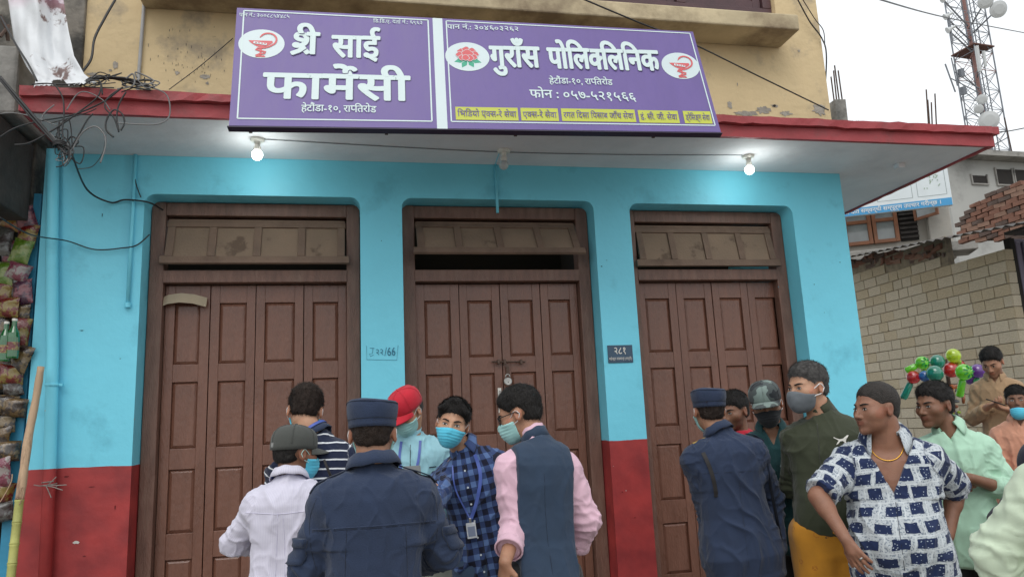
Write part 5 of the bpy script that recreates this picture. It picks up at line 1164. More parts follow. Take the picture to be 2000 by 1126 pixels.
class Person: pass
def person(label, hu_, hv_, dist, yaw=0, gz=GZ, head=(0, 0, 0), lean=(0, 0), neck=(0, .03), skin=None, h=.0052, girth=1.0, belly=0.0, chest=1.0, shw=.168,
           armR=None, armL=None, hair='short', hairmat=None, face=True, headfat=0, hsc=1.0, seated=False, loc=None, show_legs=True, group=None, hands=(None, None), shoulder_yaw=0, tint=None, neckfat=0, hipoff=(0, 0)):
    """builds the figure in its own frame (x right, y forward, z up) so that the head lands at pixel (hu_, hv_) at forward distance dist"""
    o = Person(); W_ = at_d(hu_, hv_, dist); Rz = Matrix.Rotation(R(yaw), 3, 'Z'); s = (W_.z - gz) / (1.60 if not seated else 1.13); 
    zs = (lambda z: z * s)
    hc = A(lean[0] + neck[0] + hipoff[0], lean[1] + neck[1] + hipoff[1], 1.60 * s) if not seated else A(lean[0] + neck[0], lean[1] + neck[1], 1.13 * s)
    base = W_ - Rz @ Vector((float(hc[0]), float(hc[1]), 0)); o.root = empty('person', (base.x, base.y, gz), label, 'person', group, R(yaw))
    o.hc = hc; o.Rh = rot_h(*head); o.hs = hsc; o.s = s; o.Rz = Rz; o.base = Vector((base.x, base.y, gz)); o.yaw = yaw; o.mats = {}
    dz0 = 0 if not seated else (1.13 - 1.60) * s
    pel = A(hipoff[0], hipoff[1], .90 * s + dz0); nb = A(lean[0] + hipoff[0], lean[1] + hipoff[1], 1.472 * s + dz0)
    ax = nb - pel; L = float(np.linalg.norm(ax)); ez = ax / L; cy_, sy_ = math.cos(R(shoulder_yaw)), math.sin(R(shoulder_yaw)); ex = A(cy_, sy_, 0); ex = ex - ez * float(ex @ ez); ex /= np.linalg.norm(ex); ey = np.cross(ez, ex)
    o.pel, o.nb, o.L, o.ex, o.ey, o.ez = pel, nb, L, ex, ey, ez
    sh = [nb + ex * (sg_ * (shw - .010) * s) - ez * .120 * s - ey * .008 for sg_ in (1, -1)]       # 0 right, 1 left
    o.sh = sh
    hp = [pel + A(sg_ * .088 * s * girth ** .5, 0, -.03) for sg_ in (1, -1)]
    if seated: kn = [p + A(.06 * sg_, .42 * s, -.02) for p, sg_ in zip(hp, (1, -1))]; an = [p + A(0, .06, -.42 * s) for p in kn]
    else: kn = [A(hp[i][0] * 1.05, hp[i][1] + .015, .49 * s) for i in (0, 1)]; an = [A(kn[i][0], kn[i][1] - .03, .08) for i in (0, 1)]
    o.hp, o.kn, o.an = hp, kn, an
    def tolocal(t):   # a joint given as (u, v, forward distance) in the photograph, or as ('l', x, y, z) in the person's frame
        if t[0] == 'l': return A(*t[1:])
        w = at_d(*t) - o.base; w = Rz.transposed() @ w; return A(*w)
    arms = []
    for i, am in enumerate((armR, armL)):
        sg_ = 1 if i == 0 else -1
        if am is None: el = sh[i] + A(.045 * sg_, -.03, -.285 * s); wr = el + A(.0, .05, -.24 * s)
        else: el, wr = tolocal(am[0]), tolocal(am[1])
        # keep natural bone lengths along the given directions
        u_ = el - sh[i]; el = sh[i] + u_ / np.linalg.norm(u_) * np.clip(np.linalg.norm(u_), .25 * s, .31 * s); w_ = wr - el; wr = el + w_ / np.linalg.norm(w_) * np.clip(np.linalg.norm(w_), .22 * s, .265 * s)
        arms.append((el, wr))
    o.arms = arms; o.hands = []
    for i, hd in enumerate(hands):
        el, wr = arms[i]; dflt = dict(dr=tuple((wr - el).tolist()), nr=(-1 if i == 0 else 1, .2, 0), curl=.35, spread=.2, thumb=.5)
        if hd: dflt.update(hd)
        o.hands.append(hand_parts(wr, dflt['dr'], dflt['nr'], 1 if i == 0 else -1, dflt['curl'], dflt['spread'], dflt['thumb'], sc=dflt.get('sc', .98 * s)))
    LV = np.array([(-.25, .155, .105, 0), (-.10, .172, .122, -.01), (.06, .168, .118, 0), (.25, .150, .105, 0), (.45, .152, .108, .0), (.65, .168, .118, .0), (.80, .172, .112, -.005), (.87, .160, .096, -.010), (.93, .128, .078, -.012), (.98, .090, .066, -.008), (1.06, .058, .056, 0)], F)
    def torso(P, grow=0.0, zlo=-.22, zhi=1.0, flare=0.0):
        q = P - pel; x, y, z = q @ ex, q @ ey, q @ ez; t = z / L
        a = np.interp(t, LV[:, 0], LV[:, 1]) * s; b = np.interp(t, LV[:, 0], LV[:, 2]) * s; yo = np.interp(t, LV[:, 0], LV[:, 3])
        g = 1 + (girth - 1) * np.clip(1.25 - t, 0, 1); a = a * g * np.where(t > .5, chest, 1) ; b = b * g
        if flare: a = a + flare * np.clip(.5 - t, 0, 1); b = b + flare * np.clip(.5 - t, 0, 1)
        bl = belly * np.exp(-((t - .22) / .24) ** 2); yy = y - yo; b2 = b + np.where(yy > 0, bl, bl * .12); a = a + bl * .25
        rho = ((np.abs(x) / a) ** 2.3 + (np.abs(yy) / b2) ** 2.3) ** (1 / 2.3); d = (rho - 1) * np.minimum(a, b2) * (.9)
        d = d - grow; return smax(smax(d, (zlo * L - z), .02), (z - zhi * L), .03)
    def torso2(P, grow=0.0, zlo=-.22, zhi=1.0, flare=0.0):
        d = torso(P, grow, zlo, zhi, flare)
        for i in (0, 1): d = smin(d, cap(P, nb - ez * .030, sh[i] + ez * .010, .050 * s + grow, .042 * s + grow), .035)
        return d
    o.torso = torso2
    armseg = []
    for i in (0, 1): el, wr = arms[i]; armseg.append([(sh[i], el, .046 * s, .038 * s), (el, wr, .041 * s, .0265 * s)])
    legseg = [[(hp[i], kn[i], .088 * s * girth ** .5, .056 * s), (kn[i], an[i], .056 * s, .038 * s)] for i in (0, 1)]
    o.armseg, o.legseg = armseg, legseg
    Rh = o.Rh; hs = hsc; o.toh = lambda P: ((P - hc) @ Rh) / hs; o.fromh = lambda q: np.asarray(q, F) @ Rh.T * hs + hc
    nkt = o.fromh(A(0, -.022, -.05)); o.nkt = nkt
    def body(P):
        d = torso2(P, -.022, -.16, .98)
        for i in (0, 1):
            (a, b, ra, rb), (a2, b2, ra2, rb2) = armseg[i]; d = smin(d, smin(cap(P, a, b, ra * .66, rb), cap(P, a2, b2, ra2, rb2), .02), .018)
            el, wr = arms[i]; mid = el + (wr - el) * .3; d = smin(d, cap(P, el, mid, .038 * s, .041 * s), .02)
            for a, b, ra, rb in legseg[i]: d = smin(d, cap(P, a, b, ra * .92, rb), .03)
            nr_ = np.linalg.norm(P - wr, axis=1) < .27
            if nr_.any():
                Pn = P[nr_]; dn = d[nr_]
                for a, b, ra, rb, kd in o.hands[i]:
                    if kd == 'p': dn = smin(dn, cap(Pn, a, b, ra, rb), .010)
                for a, b, ra, rb, kd in o.hands[i]:
                    if kd == 'f': dn = smin(dn, cap(Pn, a, b, ra, rb), .0035)
                d[nr_] = dn
        d = smin(d, cap(P, nb - ez * .02, nkt, .060 * s + neckfat, .052 + neckfat), .028)
        nh = np.linalg.norm(P - hc, axis=1) - .21; near = nh < .05; dh = nh.copy()
        if near.any(): dh[near] = head_sdf(o.toh(P[near]), headfat, face) * hs
        return smin(d, dh, .014)
    pts = [hc + .14, hc - .15] + [p for i in (0, 1) for p in (sh[i], arms[i][0], arms[i][1], kn[i], an[i], hp[i])] + [np.array(q[1], F) for i in (0, 1) for q in o.hands[i]]
    pts = np.array(pts); lo = pts.min(0) - .11; hi = pts.max(0) + .11; m = .16 * girth + belly; lo[:2] = np.minimum(lo[:2], np.minimum(pel, nb)[:2] - m); hi[:2] = np.maximum(hi[:2], np.maximum(pel, nb)[:2] + m); lo[2] = min(lo[2], -.02)
    o.lo, o.hi = lo, hi
    V, Q = surf(body, lo, hi, h); V = relax(V, Q, 1, .25)
    # natural colouring: lips, beard shadow, palms
    q = o.toh(V); qa = np.abs(q[:, 0]); col = np.ones((len(V), 3), F); inh = (np.linalg.norm(q, axis=1) < .16)
    lips = inh & (q[:, 1] > .075) & (np.abs(q[:, 2] + .0615) < .0105) & (qa < .022); col[lips] = (.80, .62, .62)
    tn = tint or {}; bd = tn.get('beard', 0)
    if bd:
        w = np.clip((-.038 - q[:, 2]) / .012, 0, 1) * (q[:, 1] > .0) * inh; mo_ = (np.abs(q[:, 2] + .047) < .007) & (qa < .03) & (q[:, 1] > .07)
        w = np.maximum(w, mo_ * 1.0) * ~lips; col *= (1 - w * bd)[:, None]
    col *= (1 + .07 * nse(V, 30, 2))[:, None]; col[inh & (np.abs(q[:, 2] + .02) < .03) & (qa > .07)] *= (1.06, .9, .88)
    o.skin = skin; o.body = npmesh('body', V, Q, skin, o.root, col=col)
    o.bodyfn = body; o.h = h
    if face: add_eyes(o, tn.get('gaze', 0))
    if hair: add_hair(o, hair, hairmat or M_hair)
    return o

def add_eyes(o, gaze=0):
    """an almond of eyeball with iris, an upper lash line and an eyebrow for each eye"""
    for sg_ in (1, -1):
        N = 12; vs = []; fs = []; mi = []
        for j in range(5):
            for i in range(N + 1):
                x = -1 + 2 * i / N; hh = .0050 * (1 - x * x) ** .8; z = (-1 + 2 * j / 4) * hh * (1.15 if j > 2 else .8) + .0004; X = x * .0135
                vs.append((sg_ * (.031 + X), .0885 - 6.5 * X * X * (1.6 if X * 1 > 0 else 1.1) - 18 * z * z, z - .001 + .0012 * x))
        for j in range(4):
            for i in range(N):
                q = (j * (N + 1) + i, j * (N + 1) + i + 1, (j + 1) * (N + 1) + i + 1, (j + 1) * (N + 1) + i); c = np.mean([vs[k] for k in q], 0)
                fs.append(q if sg_ > 0 else q[::-1]); mi.append(1 if abs(c[0] - sg_ * (.031) - gaze * .004) < .0056 else 0)
        V = o.fromh(np.array(vs)); npmesh('eye', V, np.array(fs), [M_eyew, M_iris], o.root, mi=np.array(mi))
        up_l = [vs[4 * (N + 1) + i] for i in range(N + 1)]; pts = [Vector(p) + Vector((0, .0012, .0012)) for p in up_l]
        q = MB(); q.tube(pts, [.0007] + [.0014] * (N - 1) + [.0008], 5); V = o.fromh(np.array(q.v)); 
        me = bpy.data.meshes.new('eyelashes'); me.from_pydata(V.tolist(), [], q.f); me.materials.append(M_lash); link('eyelashes', me, (), o.root, False, True)
        q = MB(); bp = [(.012, .0955, .0175), (.020, .0945, .0195), (.031, .0900, .0225), (.041, .0815, .0225), (.050, .0710, .0180)]
        pts = smooth_path([(sg_ * x, y, z) for x, y, z in bp], 3); k = len(pts); rr = [.0016 + .0022 * math.sin(math.pi * min(1, (i + 1.5) / k)) for i in range(k)]; q.tube(pts, rr, 6)
        V = np.array(q.v); V[:, 2] = V[:, 2]; V = o.fromh(V); me = bpy.data.meshes.new('eyebrow'); me.from_pydata(V.tolist(), [], q.f); me.materials.append(M_brow); link('eyebrow', me, (), o.root, False, True)

def hairline(q, st):
    y = q[:, 1]; x = np.abs(q[:, 0])
    hi = {'receding': .078, 'low': .052, 'swept': .060}.get(st, .062)
    base = np.interp(y, [-.12, -.06, -.025, -.006, .012, .03, .055, .075, .11], [-.050, -.048, -.038, -.022, -.026, .012, .040 if x is not None else 0, hi - .004, hi])
    return base
def add_hair(o, st, m):
    thick = {'buzz': .003, 'short': .0095, 'receding': .005, 'swept': .014, 'low': .009, 'cap': .006}[st]
    def fn(P):
        q = o.toh(P); d = ell(q, (0, -.012, .035), (.0765, .0975, .0885)); d = smin(d, ell(q, (0, -.045, -.020), (.056, .050, .045)), .02)
        tt = thick * (.10 + .90 * np.clip((q[:, 2] - .02) / .07, 0, 1)) + .0028; 
        if st in ('short', 'low'): tt = tt + .005 * np.exp(-(((q[:, 1] - .06) / .035) ** 2 + ((q[:, 2] - .105) / .035) ** 2 + (q[:, 0] / .06) ** 2))
        tt = tt + (.0018 if st != 'buzz' else .0006) * nse(q, 70, 1) + .0018 * nse(q * A(1, .35, .35), 160, 4) * (st != 'buzz')
        d = d - tt
        if st == 'swept':
            for sg_ in (1, -1):
                d = smin(d, cap(q, (sg_ * .015, .070, .118), (sg_ * .066, .074, .070), .020, .016), .02); d = smin(d, cap(q, (sg_ * .066, .074, .070), (sg_ * .079, .064, .022), .014, .006), .014)
            d = smax(d, -cap(q, (.02, .105, .11), (.015, .115, .06), .012, .02), .01)
        hl = hairline(q, st) + .0035 * nse(q, 120, 3); d = d + tt * (1 - np.clip((q[:, 2] - hl) / .020, 0, 1)) * .85
        cut = hl - q[:, 2]; 
        if st == 'swept': cut = np.where(np.abs(q[:, 0]) > .058, cut - .04 * (q[:, 1] > .02), cut)
        cut = smax(cut, -(np.linalg.norm((q - A(0, -.002, -.006)) * A(0, 1, 1), axis=1) - .034) * (np.abs(q[:, 0]) > .06) - 1 * (np.abs(q[:, 0]) <= .06), .004)
        if st == 'cap': cut = smax(cut, q[:, 2] - .055, .01)
        return smax(d, cut, .005) * o.hs
    lo = o.hc - .165 * o.hs; hi = o.hc + .165 * o.hs; V, Q = surf(fn, lo, hi, .0042); V = relax(V, Q, 1, .3); N = vnorm(V, Q)
    # strands standing slightly off the surface
    rs = np.random.RandomState(len(V) % 997); k = {'buzz': 1800, 'receding': 3200, 'cap': 2200}.get(st, 6000); ii = rs.randint(0, len(V), k); p = V[ii]; n = N[ii]; q = o.toh(p)
    L = {'buzz': .006, 'cap': .010, 'receding': .012}.get(st, .017) * rs.uniform(.5, 1.3, (k, 1)); fl = np.stack([q[:, 0] * 3, np.where(q[:, 2] > .08, .8, -.2) * np.ones(k), -np.clip((.11 - q[:, 2]) * 10, 0, 1.2)], 1) @ o.Rh.T
    fl = fl - n * (fl * n).sum(1)[:, None]; fl /= np.maximum(np.linalg.norm(fl, axis=1), 1e-6)[:, None]; dr = n * rs.uniform(.15, .85, (k, 1)) + fl + rs.normal(0, .25, (k, 3)); dr /= np.linalg.norm(dr, axis=1)[:, None]
    sd = np.cross(dr, n); sd /= np.maximum(np.linalg.norm(sd, axis=1), 1e-6)[:, None]; w = .0008
    a, b, c = p + sd * w, p - sd * w, p + dr * L; nv = len(V); V2 = np.concatenate([V, np.stack([a, b, c], 1).reshape(-1, 3)])
    me = bpy.data.meshes.new('hair'); T_ = (np.arange(k * 3).reshape(-1, 3) + nv)
    me.vertices.add(len(V2)); me.vertices.foreach_set('co', V2.astype(F).ravel()); me.loops.add(len(Q) * 4 + k * 3); me.loops.foreach_set('vertex_index', np.concatenate([Q.ravel(), T_.ravel()]).astype(np.int32))
    me.polygons.add(len(Q) + k); me.polygons.foreach_set('loop_start', np.concatenate([np.arange(0, len(Q) * 4, 4), len(Q) * 4 + np.arange(0, k * 3, 3)]).astype(np.int32)); me.materials.append(m); me.update(); me.validate(); me.shade_smooth()
    o.hair = link('hair', me, (), o.root, False)

def fold(V, N, o, amp, seed, arms=True, diag=1.0):
    """displace cloth into folds: long drags on the torso, tight rings at the elbows"""
    q = V - o.pel; x, y, z = q @ o.ex, q @ o.ey, q @ o.ez; W2 = np.stack([x, y, z], 1)
    wq = W2 + .03 * np.stack([nse(W2, 7, seed), nse(W2, 7, seed + 1), nse(W2, 7, seed + 2)], 1)
    a = wq @ A(1, .8, .32 * diag); b = wq @ A(-1, .8, .32 * diag)
    r1 = 1 - np.abs(np.sin(a * 34 + 2.2 * nse(W2, 5, seed + 3))); r2 = 1 - np.abs(np.sin(b * 30 + 2.4 * nse(W2, 5, seed + 4)))
    m1 = np.clip(nse(W2, 4.5, seed + 5) * 1.4, 0, 1); m2 = np.clip(-nse(W2, 4.5, seed + 5) * 1.4, 0, 1)
    d = amp * (r1 ** 2 * m1 + r2 ** 2 * m2) * 1.9 + amp * .28 * nse(W2 * A(1, 1, .45), 16, seed + 6) + amp * .45 * np.clip(ridged(wq * A(1, 1, .55), 24, seed + 7), 0, 1) ** 3
    t = z / o.L; d = d + amp * .8 * np.exp(-((t + .05) / .18) ** 2) * nse(W2 * A(1.6, 1.6, .25), 18, seed + 2)
    for i in (0, 1):
        el, wr = o.arms[i]; de = np.linalg.norm(V - el, axis=1); up = (el - o.sh[i]); up = up / np.linalg.norm(up); lo_ = (wr - el); lo_ = lo_ / np.linalg.norm(lo_)
        inA = np.minimum(cap(V, o.sh[i], el, .06, .05), cap(V, el, wr, .05, .05)) < .03
        ta = (V - el) @ (up * .5 + lo_ * .5); w = np.exp(-(de / .10) ** 2) * inA
        d = d * (1 - .5 * inA) + amp * 1.25 * w * (1 - np.abs(np.sin(ta * 75 + 2 * nse(V, 14, seed))) * 1.3) + amp * .7 * inA * np.clip(ridged(V, 22, seed + 1), 0, 1) ** 3
        ar = np.exp(-(np.linalg.norm(V - (o.sh[i] - A(0, 0, .07)), axis=1) / .09) ** 2); d = d + amp * .9 * ar * np.sin(((V - o.sh[i]) @ A(.8 * (1 if i else -1), .3, .7)) * 80 + nse(V, 10, seed))
    return V + N * d[:, None].astype(F)

def cuv(o, V):
    """cloth coordinates in metres: round and along the torso, or round and along each sleeve"""
    q = V - o.pel; x, y, z = q @ o.ex, q @ o.ey, q @ o.ez; u = np.arctan2(x, np.abs(y) + .05) * .17; v = z.copy(); fr = np.where(y > 0, 0.0, .6); part = np.zeros(len(V)); dt = o.torso(V) + .02
    for i in (0, 1):
        for a, b, off_ in ((o.sh[i], o.arms[i][0], 0), (o.arms[i][0], o.arms[i][1], .28)):
            ax = b - a; Ln = np.linalg.norm(ax); ax = ax / Ln; d = cap(V, a, b, .06, .05); w = (d < dt) & (np.abs(x) > .13); t = (V - a) @ ax
            s1 = np.cross(ax, A(0, 0, 1) if abs(ax[2]) < .9 else A(0, 1, 0)); s1 /= np.linalg.norm(s1); s2 = np.cross(ax, s1); rr = V - a
            uu = np.arctan2(rr @ s1, np.abs(rr @ s2) + .01) * .055; u = np.where(w, uu + .3, u); v = np.where(w, off_ + t, v); dt = np.where(w, d, dt)
    return np.stack([u + fr, v, part], 1)

def garment(o, m, name='shirt', hem=-.16, thick=.007, sleeve=2.0, neck_r=.062, zhi=.965, vneck=None, amp=.008, seed=1, h=None, loose=.0, sl_loose=.009, flare=.0, open_front=None, cuff=None):
    """sleeve: 0 none, 1 to the elbow, 2 to the wrist"""
    def fn(P):
        d = o.torso(P, thick, hem, zhi, flare); n = len(P)
        sd = None
        for i in (0, 1):
            (a, b, ra, rb), (c, e, rc, re_) = o.armseg[i]
            g = sl_loose
            if sleeve > 0:
                f = min(1, sleeve); b2 = a + (b - a) * f; s_ = cap(P, a, b2, ra + g, (ra + (rb - ra) * f) + g + .008)
                if sleeve < 1.2:   # a short open sleeve, cut flat
                    ax = (b - a) / np.linalg.norm(b - a); s_ = smax(cap(P, a, b, ra + g, rb + g + .016), (P - b2) @ ax, .004)
                else:
                    f2 = min(1, sleeve - 1); e2 = c + (e - c) * f2; s_ = smin(s_, cap(P, c, e2, rc + g + .004, re_ + g + .010), .02); ax = (e - c) / np.linalg.norm(e - c)
                    near = (np.linalg.norm(P - e2, axis=1) < .09); s_ = np.where(near, smax(s_, (P - e2) @ ax - .004, .004), s_)
                d = smin(d, s_, .04)
            else:
                q = P - o.sh[i]; out = (q @ o.ex) * (1 if i == 0 else -1); d = smin(d, cap(P, a + (o.nb - a) * .15, a + (o.nb - a) * .55, ra + .010, .04), .03); d = smax(d, out + .012, .008)
        d = smin(d, cap(P, o.nb - o.ez * .06, o.nb - o.ez * .01, .085, neck_r), .03)
        ax = (o.nkt - o.nb); ax = ax / np.linalg.norm(ax); d = smax(d, (P - (o.nb + o.ez * .012)) @ ax, .006)
        if vneck:   # open collar: a wedge cut at the front
            q = P - o.nb; y = q @ o.ey; z = q @ o.ez; x = np.abs(q @ o.ex - (vneck[2] if len(vneck) > 2 else 0)); wd = (z + vneck[0]) * vneck[1]; d = np.where(y > .0, smax(d, -np.maximum(x - wd, -(z + vneck[0])), .004), d)
        return d
    V, Q = surf(fn, o.lo, o.hi, h or o.h * 1.15); V = relax(V, Q, 1, .3); N = vnorm(V, Q); uv = cuv(o, V)
    V = fold(V, N, o, amp, seed)
    ob = npmesh(name, V, Q, m, o.root, uv=uv); o.gV, o.gQ = V, Q; o.bvh = None; return ob
def trousers(o, m, name='trousers', thick=.012, zhi=.10, loose=.012, seed=4, amp=.005, short=False):
    def fn(P):
        d = o.torso(P, thick, -.20, zhi)
        for i in (0, 1):
            (a, b, ra, rb), (c, e, rc, re_) = o.legseg[i]; d = smin(d, cap(P, a, b, ra + loose, rb + loose + .012), .03)
            if not short: d = smin(d, smax(cap(P, c, e, rc + loose + .008, re_ + loose + .014), -(P[:, 2] - .07), .005), .02)
        return d
    V, Q = surf(fn, A(o.lo[0], o.lo[1], -.02), A(o.hi[0], o.hi[1], float(o.pel[2]) + .2), o.h * 1.7); V = relax(V, Q, 1, .3); N = vnorm(V, Q)
    uv = np.stack([np.arctan2(V[:, 0] - o.pel[0], np.abs(V[:, 1] - o.pel[1]) + .05) * .2, V[:, 2], V[:, 0] * 0], 1)
    V = V + N * (amp * nse(V * A(1, 1, .6), 16, seed) + amp * .8 * (1 - np.abs(nse(V * A(1, 1, 1.6), 12, seed + 1)) * 2) * np.exp(-((V[:, 2] - .5 * o.s) / .15) ** 2))[:, None]
    ob = npmesh(name, V, Q, m, o.root, uv=uv)
    for i in (0, 1):
        a = Vector(o.an[i].tolist()); q = MB(); q.add(*shoe(a, o.s)); q.build('shoe', M_shoe, o.root, smooth=True, world=False)
    return ob
M_shoe = mat('dark_shoe', (.03, .025, .022), .5, .2, 10)
def shoe(a, s):
    vs = []; n = 12; prof = [(-.075, .030, .075), (-.05, .037, .080), (0, .037, .07), (.06, .040, .055), (.12, .045, .042), (.165, .038, .032), (.19, .018, .022)]
    for y, w, hh in prof:
        for j in range(n): q = 2 * math.pi * j / n; vs.append((a.x + w * math.cos(q), a.y + y, max(.004, hh * .5 + hh * .5 * math.sin(q))))
    k = len(prof); fs = [(i * n + j, (i + 1) * n + j, (i + 1) * n + (j + 1) % n, i * n + (j + 1) % n) for i in range(k - 1) for j in range(n)] + [tuple(range(n)), tuple(range(k * n - 1, (k - 1) * n - 1, -1))]
    return vs, fs

def hmesh(o, q, name, m, smooth=True, bevel=0, mi=None, solid=0):
    """an MB written in head coordinates"""
    V = o.fromh(np.array(q.v)); me = bpy.data.meshes.new(name); me.from_pydata(V.tolist(), [], q.f)
    for mm in (m if isinstance(m, (list, tuple)) else [m]): me.materials.append(mm)
    me.polygons.foreach_set('material_index', q.m)
    ob = link(name, me, (), o.root, False, smooth, bevel)
    if solid: s_ = ob.modifiers.new('solid', 'SOLIDIFY'); s_.thickness = solid
    return ob
def hsdf(o, fn, name, m, h=.004, post=None, rad=.17):
    f = lambda P: fn(o.toh(P)) * o.hs
    V, Q = surf(f, o.hc - rad * o.hs, o.hc + rad * o.hs, h); V = relax(V, Q, 1, .35)
    if post: N = vnorm(V, Q); V = V + N * post(o.toh(V))[:, None]
    return npmesh(name, V, Q, m, o.root, uv=o.toh(V))
def ear_loop(o, m=None, y0=.062, z0=-.02, both=(1, -1), r=.0016):
    for sg_ in both:
        for (za, zb) in ((.000, .018), (-.030, -.030)):
            q = MB(); q.tube(smooth_path([(sg_ * .052, y0, -.018 if za > -.01 else -.062), (sg_ * .071, .030, -.004 if za > -.01 else -.040), (sg_ * .082, .000, za + .016 if za > -.01 else za), (sg_ * .086, -.018, -.004)], 4), r, 5); hmesh(o, q, 'ear_loop', m or M_loop)
M_loop = mat('white_elastic', (.7, .7, .7), .6, 0)
def mask(o, m, kind='surgical', low=0.0):
    def fn(q):
        d = head_sdf(q, .3, True); 
        if kind == 'surgical':
            bulge = ell(q, (0, .060, -.050 - low), (.060, .060, .066)); s_ = smin(d - .0035, bulge, .012)
            top = q[:, 2] - (-.012 - low + np.abs(q[:, 0]) * -.16); bot = (-.118 - low - q[:, 2]); side = (.022 + .0 - q[:, 1])
        else:
            bulge = smin(cap(q, (0, .098, -.025), (0, .098, -.080), .024, .018), ell(q, (0, .062, -.052), (.064, .058, .064)), .03); s_ = smin(d - .003, bulge, .02)
            top = q[:, 2] - (-.008 - np.abs(q[:, 0]) * .30); bot = (-.122 - q[:, 2]); side = (.018 - q[:, 1])
        e = smax(smax(s_, top, .006), bot, .006); e = smax(e, side, .008); return smax(e, -(d + .002), .001)
    def post(q):
        if kind == 'surgical':
            w = np.clip((q[:, 1] - .03) * 20, 0, 1) * np.exp(-((q[:, 2] + .055 + low) / .035) ** 2); return .0028 * (np.abs(np.sin(q[:, 2] * 210 + 1.5 * np.abs(q[:, 0]) * 20)) - .5) * w
        return -.002 * np.exp(-(q[:, 0] / .0025) ** 2) + .0008 * nse(q, 60, 1)
    return hsdf(o, fn, 'face_mask', m, .0035, post)
def collar(o, m, r=(.060, .062), h=.034, gap=25, flare=.012, stand=True, tilt=0, wing=.03, name='collar', dz=0.0, thick=.0035, front=None):
    """a folded shirt collar round the neck, open at the front by gap degrees each side"""
    ax = Vector((o.nkt - o.nb).tolist()).normalized(); e1 = Vector(o.ex.tolist()); e1 = (e1 - ax * e1.dot(ax)).normalized(); e2 = ax.cross(e1); c = Vector(o.nb.tolist()) + ax * (.004 + dz)
    q = MB(); n = 40; rows = [(0, 0, 0), (1.0, .0, h * .5), (1.02, .0, h), (1.08, flare * .4, h * .98), (1.14, flare, h * .45), (1.18, flare * 1.3, -.004)] if not stand else [(1.05, .0, -.012), (1.0, .0, h * .5), (1.0, .0, h)]
    if not stand: rows = rows[1:]
    vs = []
    for k, (rm, ad, z) in enumerate(rows):
        for i in range(n + 1):
            a = R(90 + gap + (360 - 2 * gap) * i / n); w = max(0, 1 - min(i, n - i) / 6) if not stand and k >= len(rows) - 2 else 0; fz = .010 * math.cos(a - R(90)) ; x, y = (r[0] * rm + ad) * math.cos(a), (r[1] * rm + ad + w * .010) * math.sin(a)
            vs.append(c + e1 * x + e2 * y + ax * (z - fz * 1.1 - w * wing + .002 * math.sin(a * 7)))
    k = len(rows); fs = [(j * (n + 1) + i, j * (n + 1) + i + 1, (j + 1) * (n + 1) + i + 1, (j + 1) * (n + 1) + i) for j in range(k - 1) for i in range(n)]
    q.add(vs, fs); ob = q.build(name, m, o.root, smooth=True, world=False); at_ = ob.data.attributes.new('cuv', 'FLOAT_VECTOR', 'POINT'); at_.data.foreach_set('vector', np.array([(.35 + .065 * (i % (n + 1)) / n * 5, .02 + .05 * (i // (n + 1)) / k, 0) for i in range(len(vs))], F).ravel())
    s_ = ob.modifiers.new('solid', 'SOLIDIFY'); s_.thickness = thick; s_.offset = 0; o.cc = (c, e1, e2, ax); return ob

def tree(o):
    if getattr(o, 'bvh', None) is None: o.bvh = BVHTree.FromPolygons([Vector(v.tolist()) for v in o.gV], [tuple(int(i) for i in f) for f in o.gQ])
    return o.bvh
def drape(o, pts, dr, lift=.002):
    """push points (x, z in the body frame) onto the garment along +-y (dr) and return them"""
    t = tree(o); out = []
    for p in pts:
        st = Vector(p[:3]) if len(p) == 3 else Vector((p[0], 0, p[1])); s0 = st - Vector(dr) * .6; hit = t.ray_cast(s0, Vector(dr), 1.5)
        if hit[0] is not None: out.append(hit[0] - Vector(dr) * lift)
    return out
def seam(o, pts, dr, m, r=.0018, name='seam', n=6, lift=.0):
    P = drape(o, smooth_path([Vector((p[0], 0, p[1])) if len(p) == 2 else Vector(p) for p in pts], n), dr, lift)
    if len(P) > 2: return MB().tube(P, r, 5).build(name, m, o.root, smooth=True, world=False)
def strap(o, pts, dr, m, w=.018, t=.0018, name='strap', n=8, lift=.004, across=None):
    P = drape(o, smooth_path([Vector((p[0], 0, p[1])) if len(p) == 2 else Vector(p) for p in pts], n), dr, lift)
    if len(P) < 3: return
    for _ in range(2): P = [P[0]] + [(P[i - 1] + P[i] * 2 + P[i + 1]) / 4 for i in range(1, len(P) - 1)] + [P[-1]]
    q = MB(); vs = []; d = Vector(dr)
    for i, p in enumerate(P):
        tg = (P[min(i + 1, len(P) - 1)] - P[max(i - 1, 0)]).normalized(); sd = tg.cross(d).normalized() * w / 2; vs += [p - sd, p + sd, p + sd - d * t, p - sd - d * t]
    k = len(P); fs = [(4 * i + a, 4 * i + 4 + a, 4 * i + 4 + (a + 1) % 4, 4 * i + (a + 1) % 4) for i in range(k - 1) for a in range(4)] + [(0, 1, 2, 3), (4 * k - 1, 4 * k - 2, 4 * k - 3, 4 * k - 4)]
    q.add(vs, fs); return q.build(name, m, o.root, world=False)
def patch(o, x0, x1, z0, z1, dr, m, name='pocket', lift=.003, n=6, t=.002):
    vs = []; 
    for j in range(n + 1):
        for i in range(n + 1):
            p = drape(o, [(x0 + (x1 - x0) * i / n, z0 + (z1 - z0) * j / n)], dr, lift)
            if not p: return
            vs.append(p[0])
    q = MB(); q.add(vs, [(j * (n + 1) + i, j * (n + 1) + i + 1, (j + 1) * (n + 1) + i + 1, (j + 1) * (n + 1) + i) for j in range(n) for i in range(n)]); ob = q.build(name, m, o.root, smooth=True, world=False); s_ = ob.modifiers.new('solid', 'SOLIDIFY'); s_.thickness = t; return ob

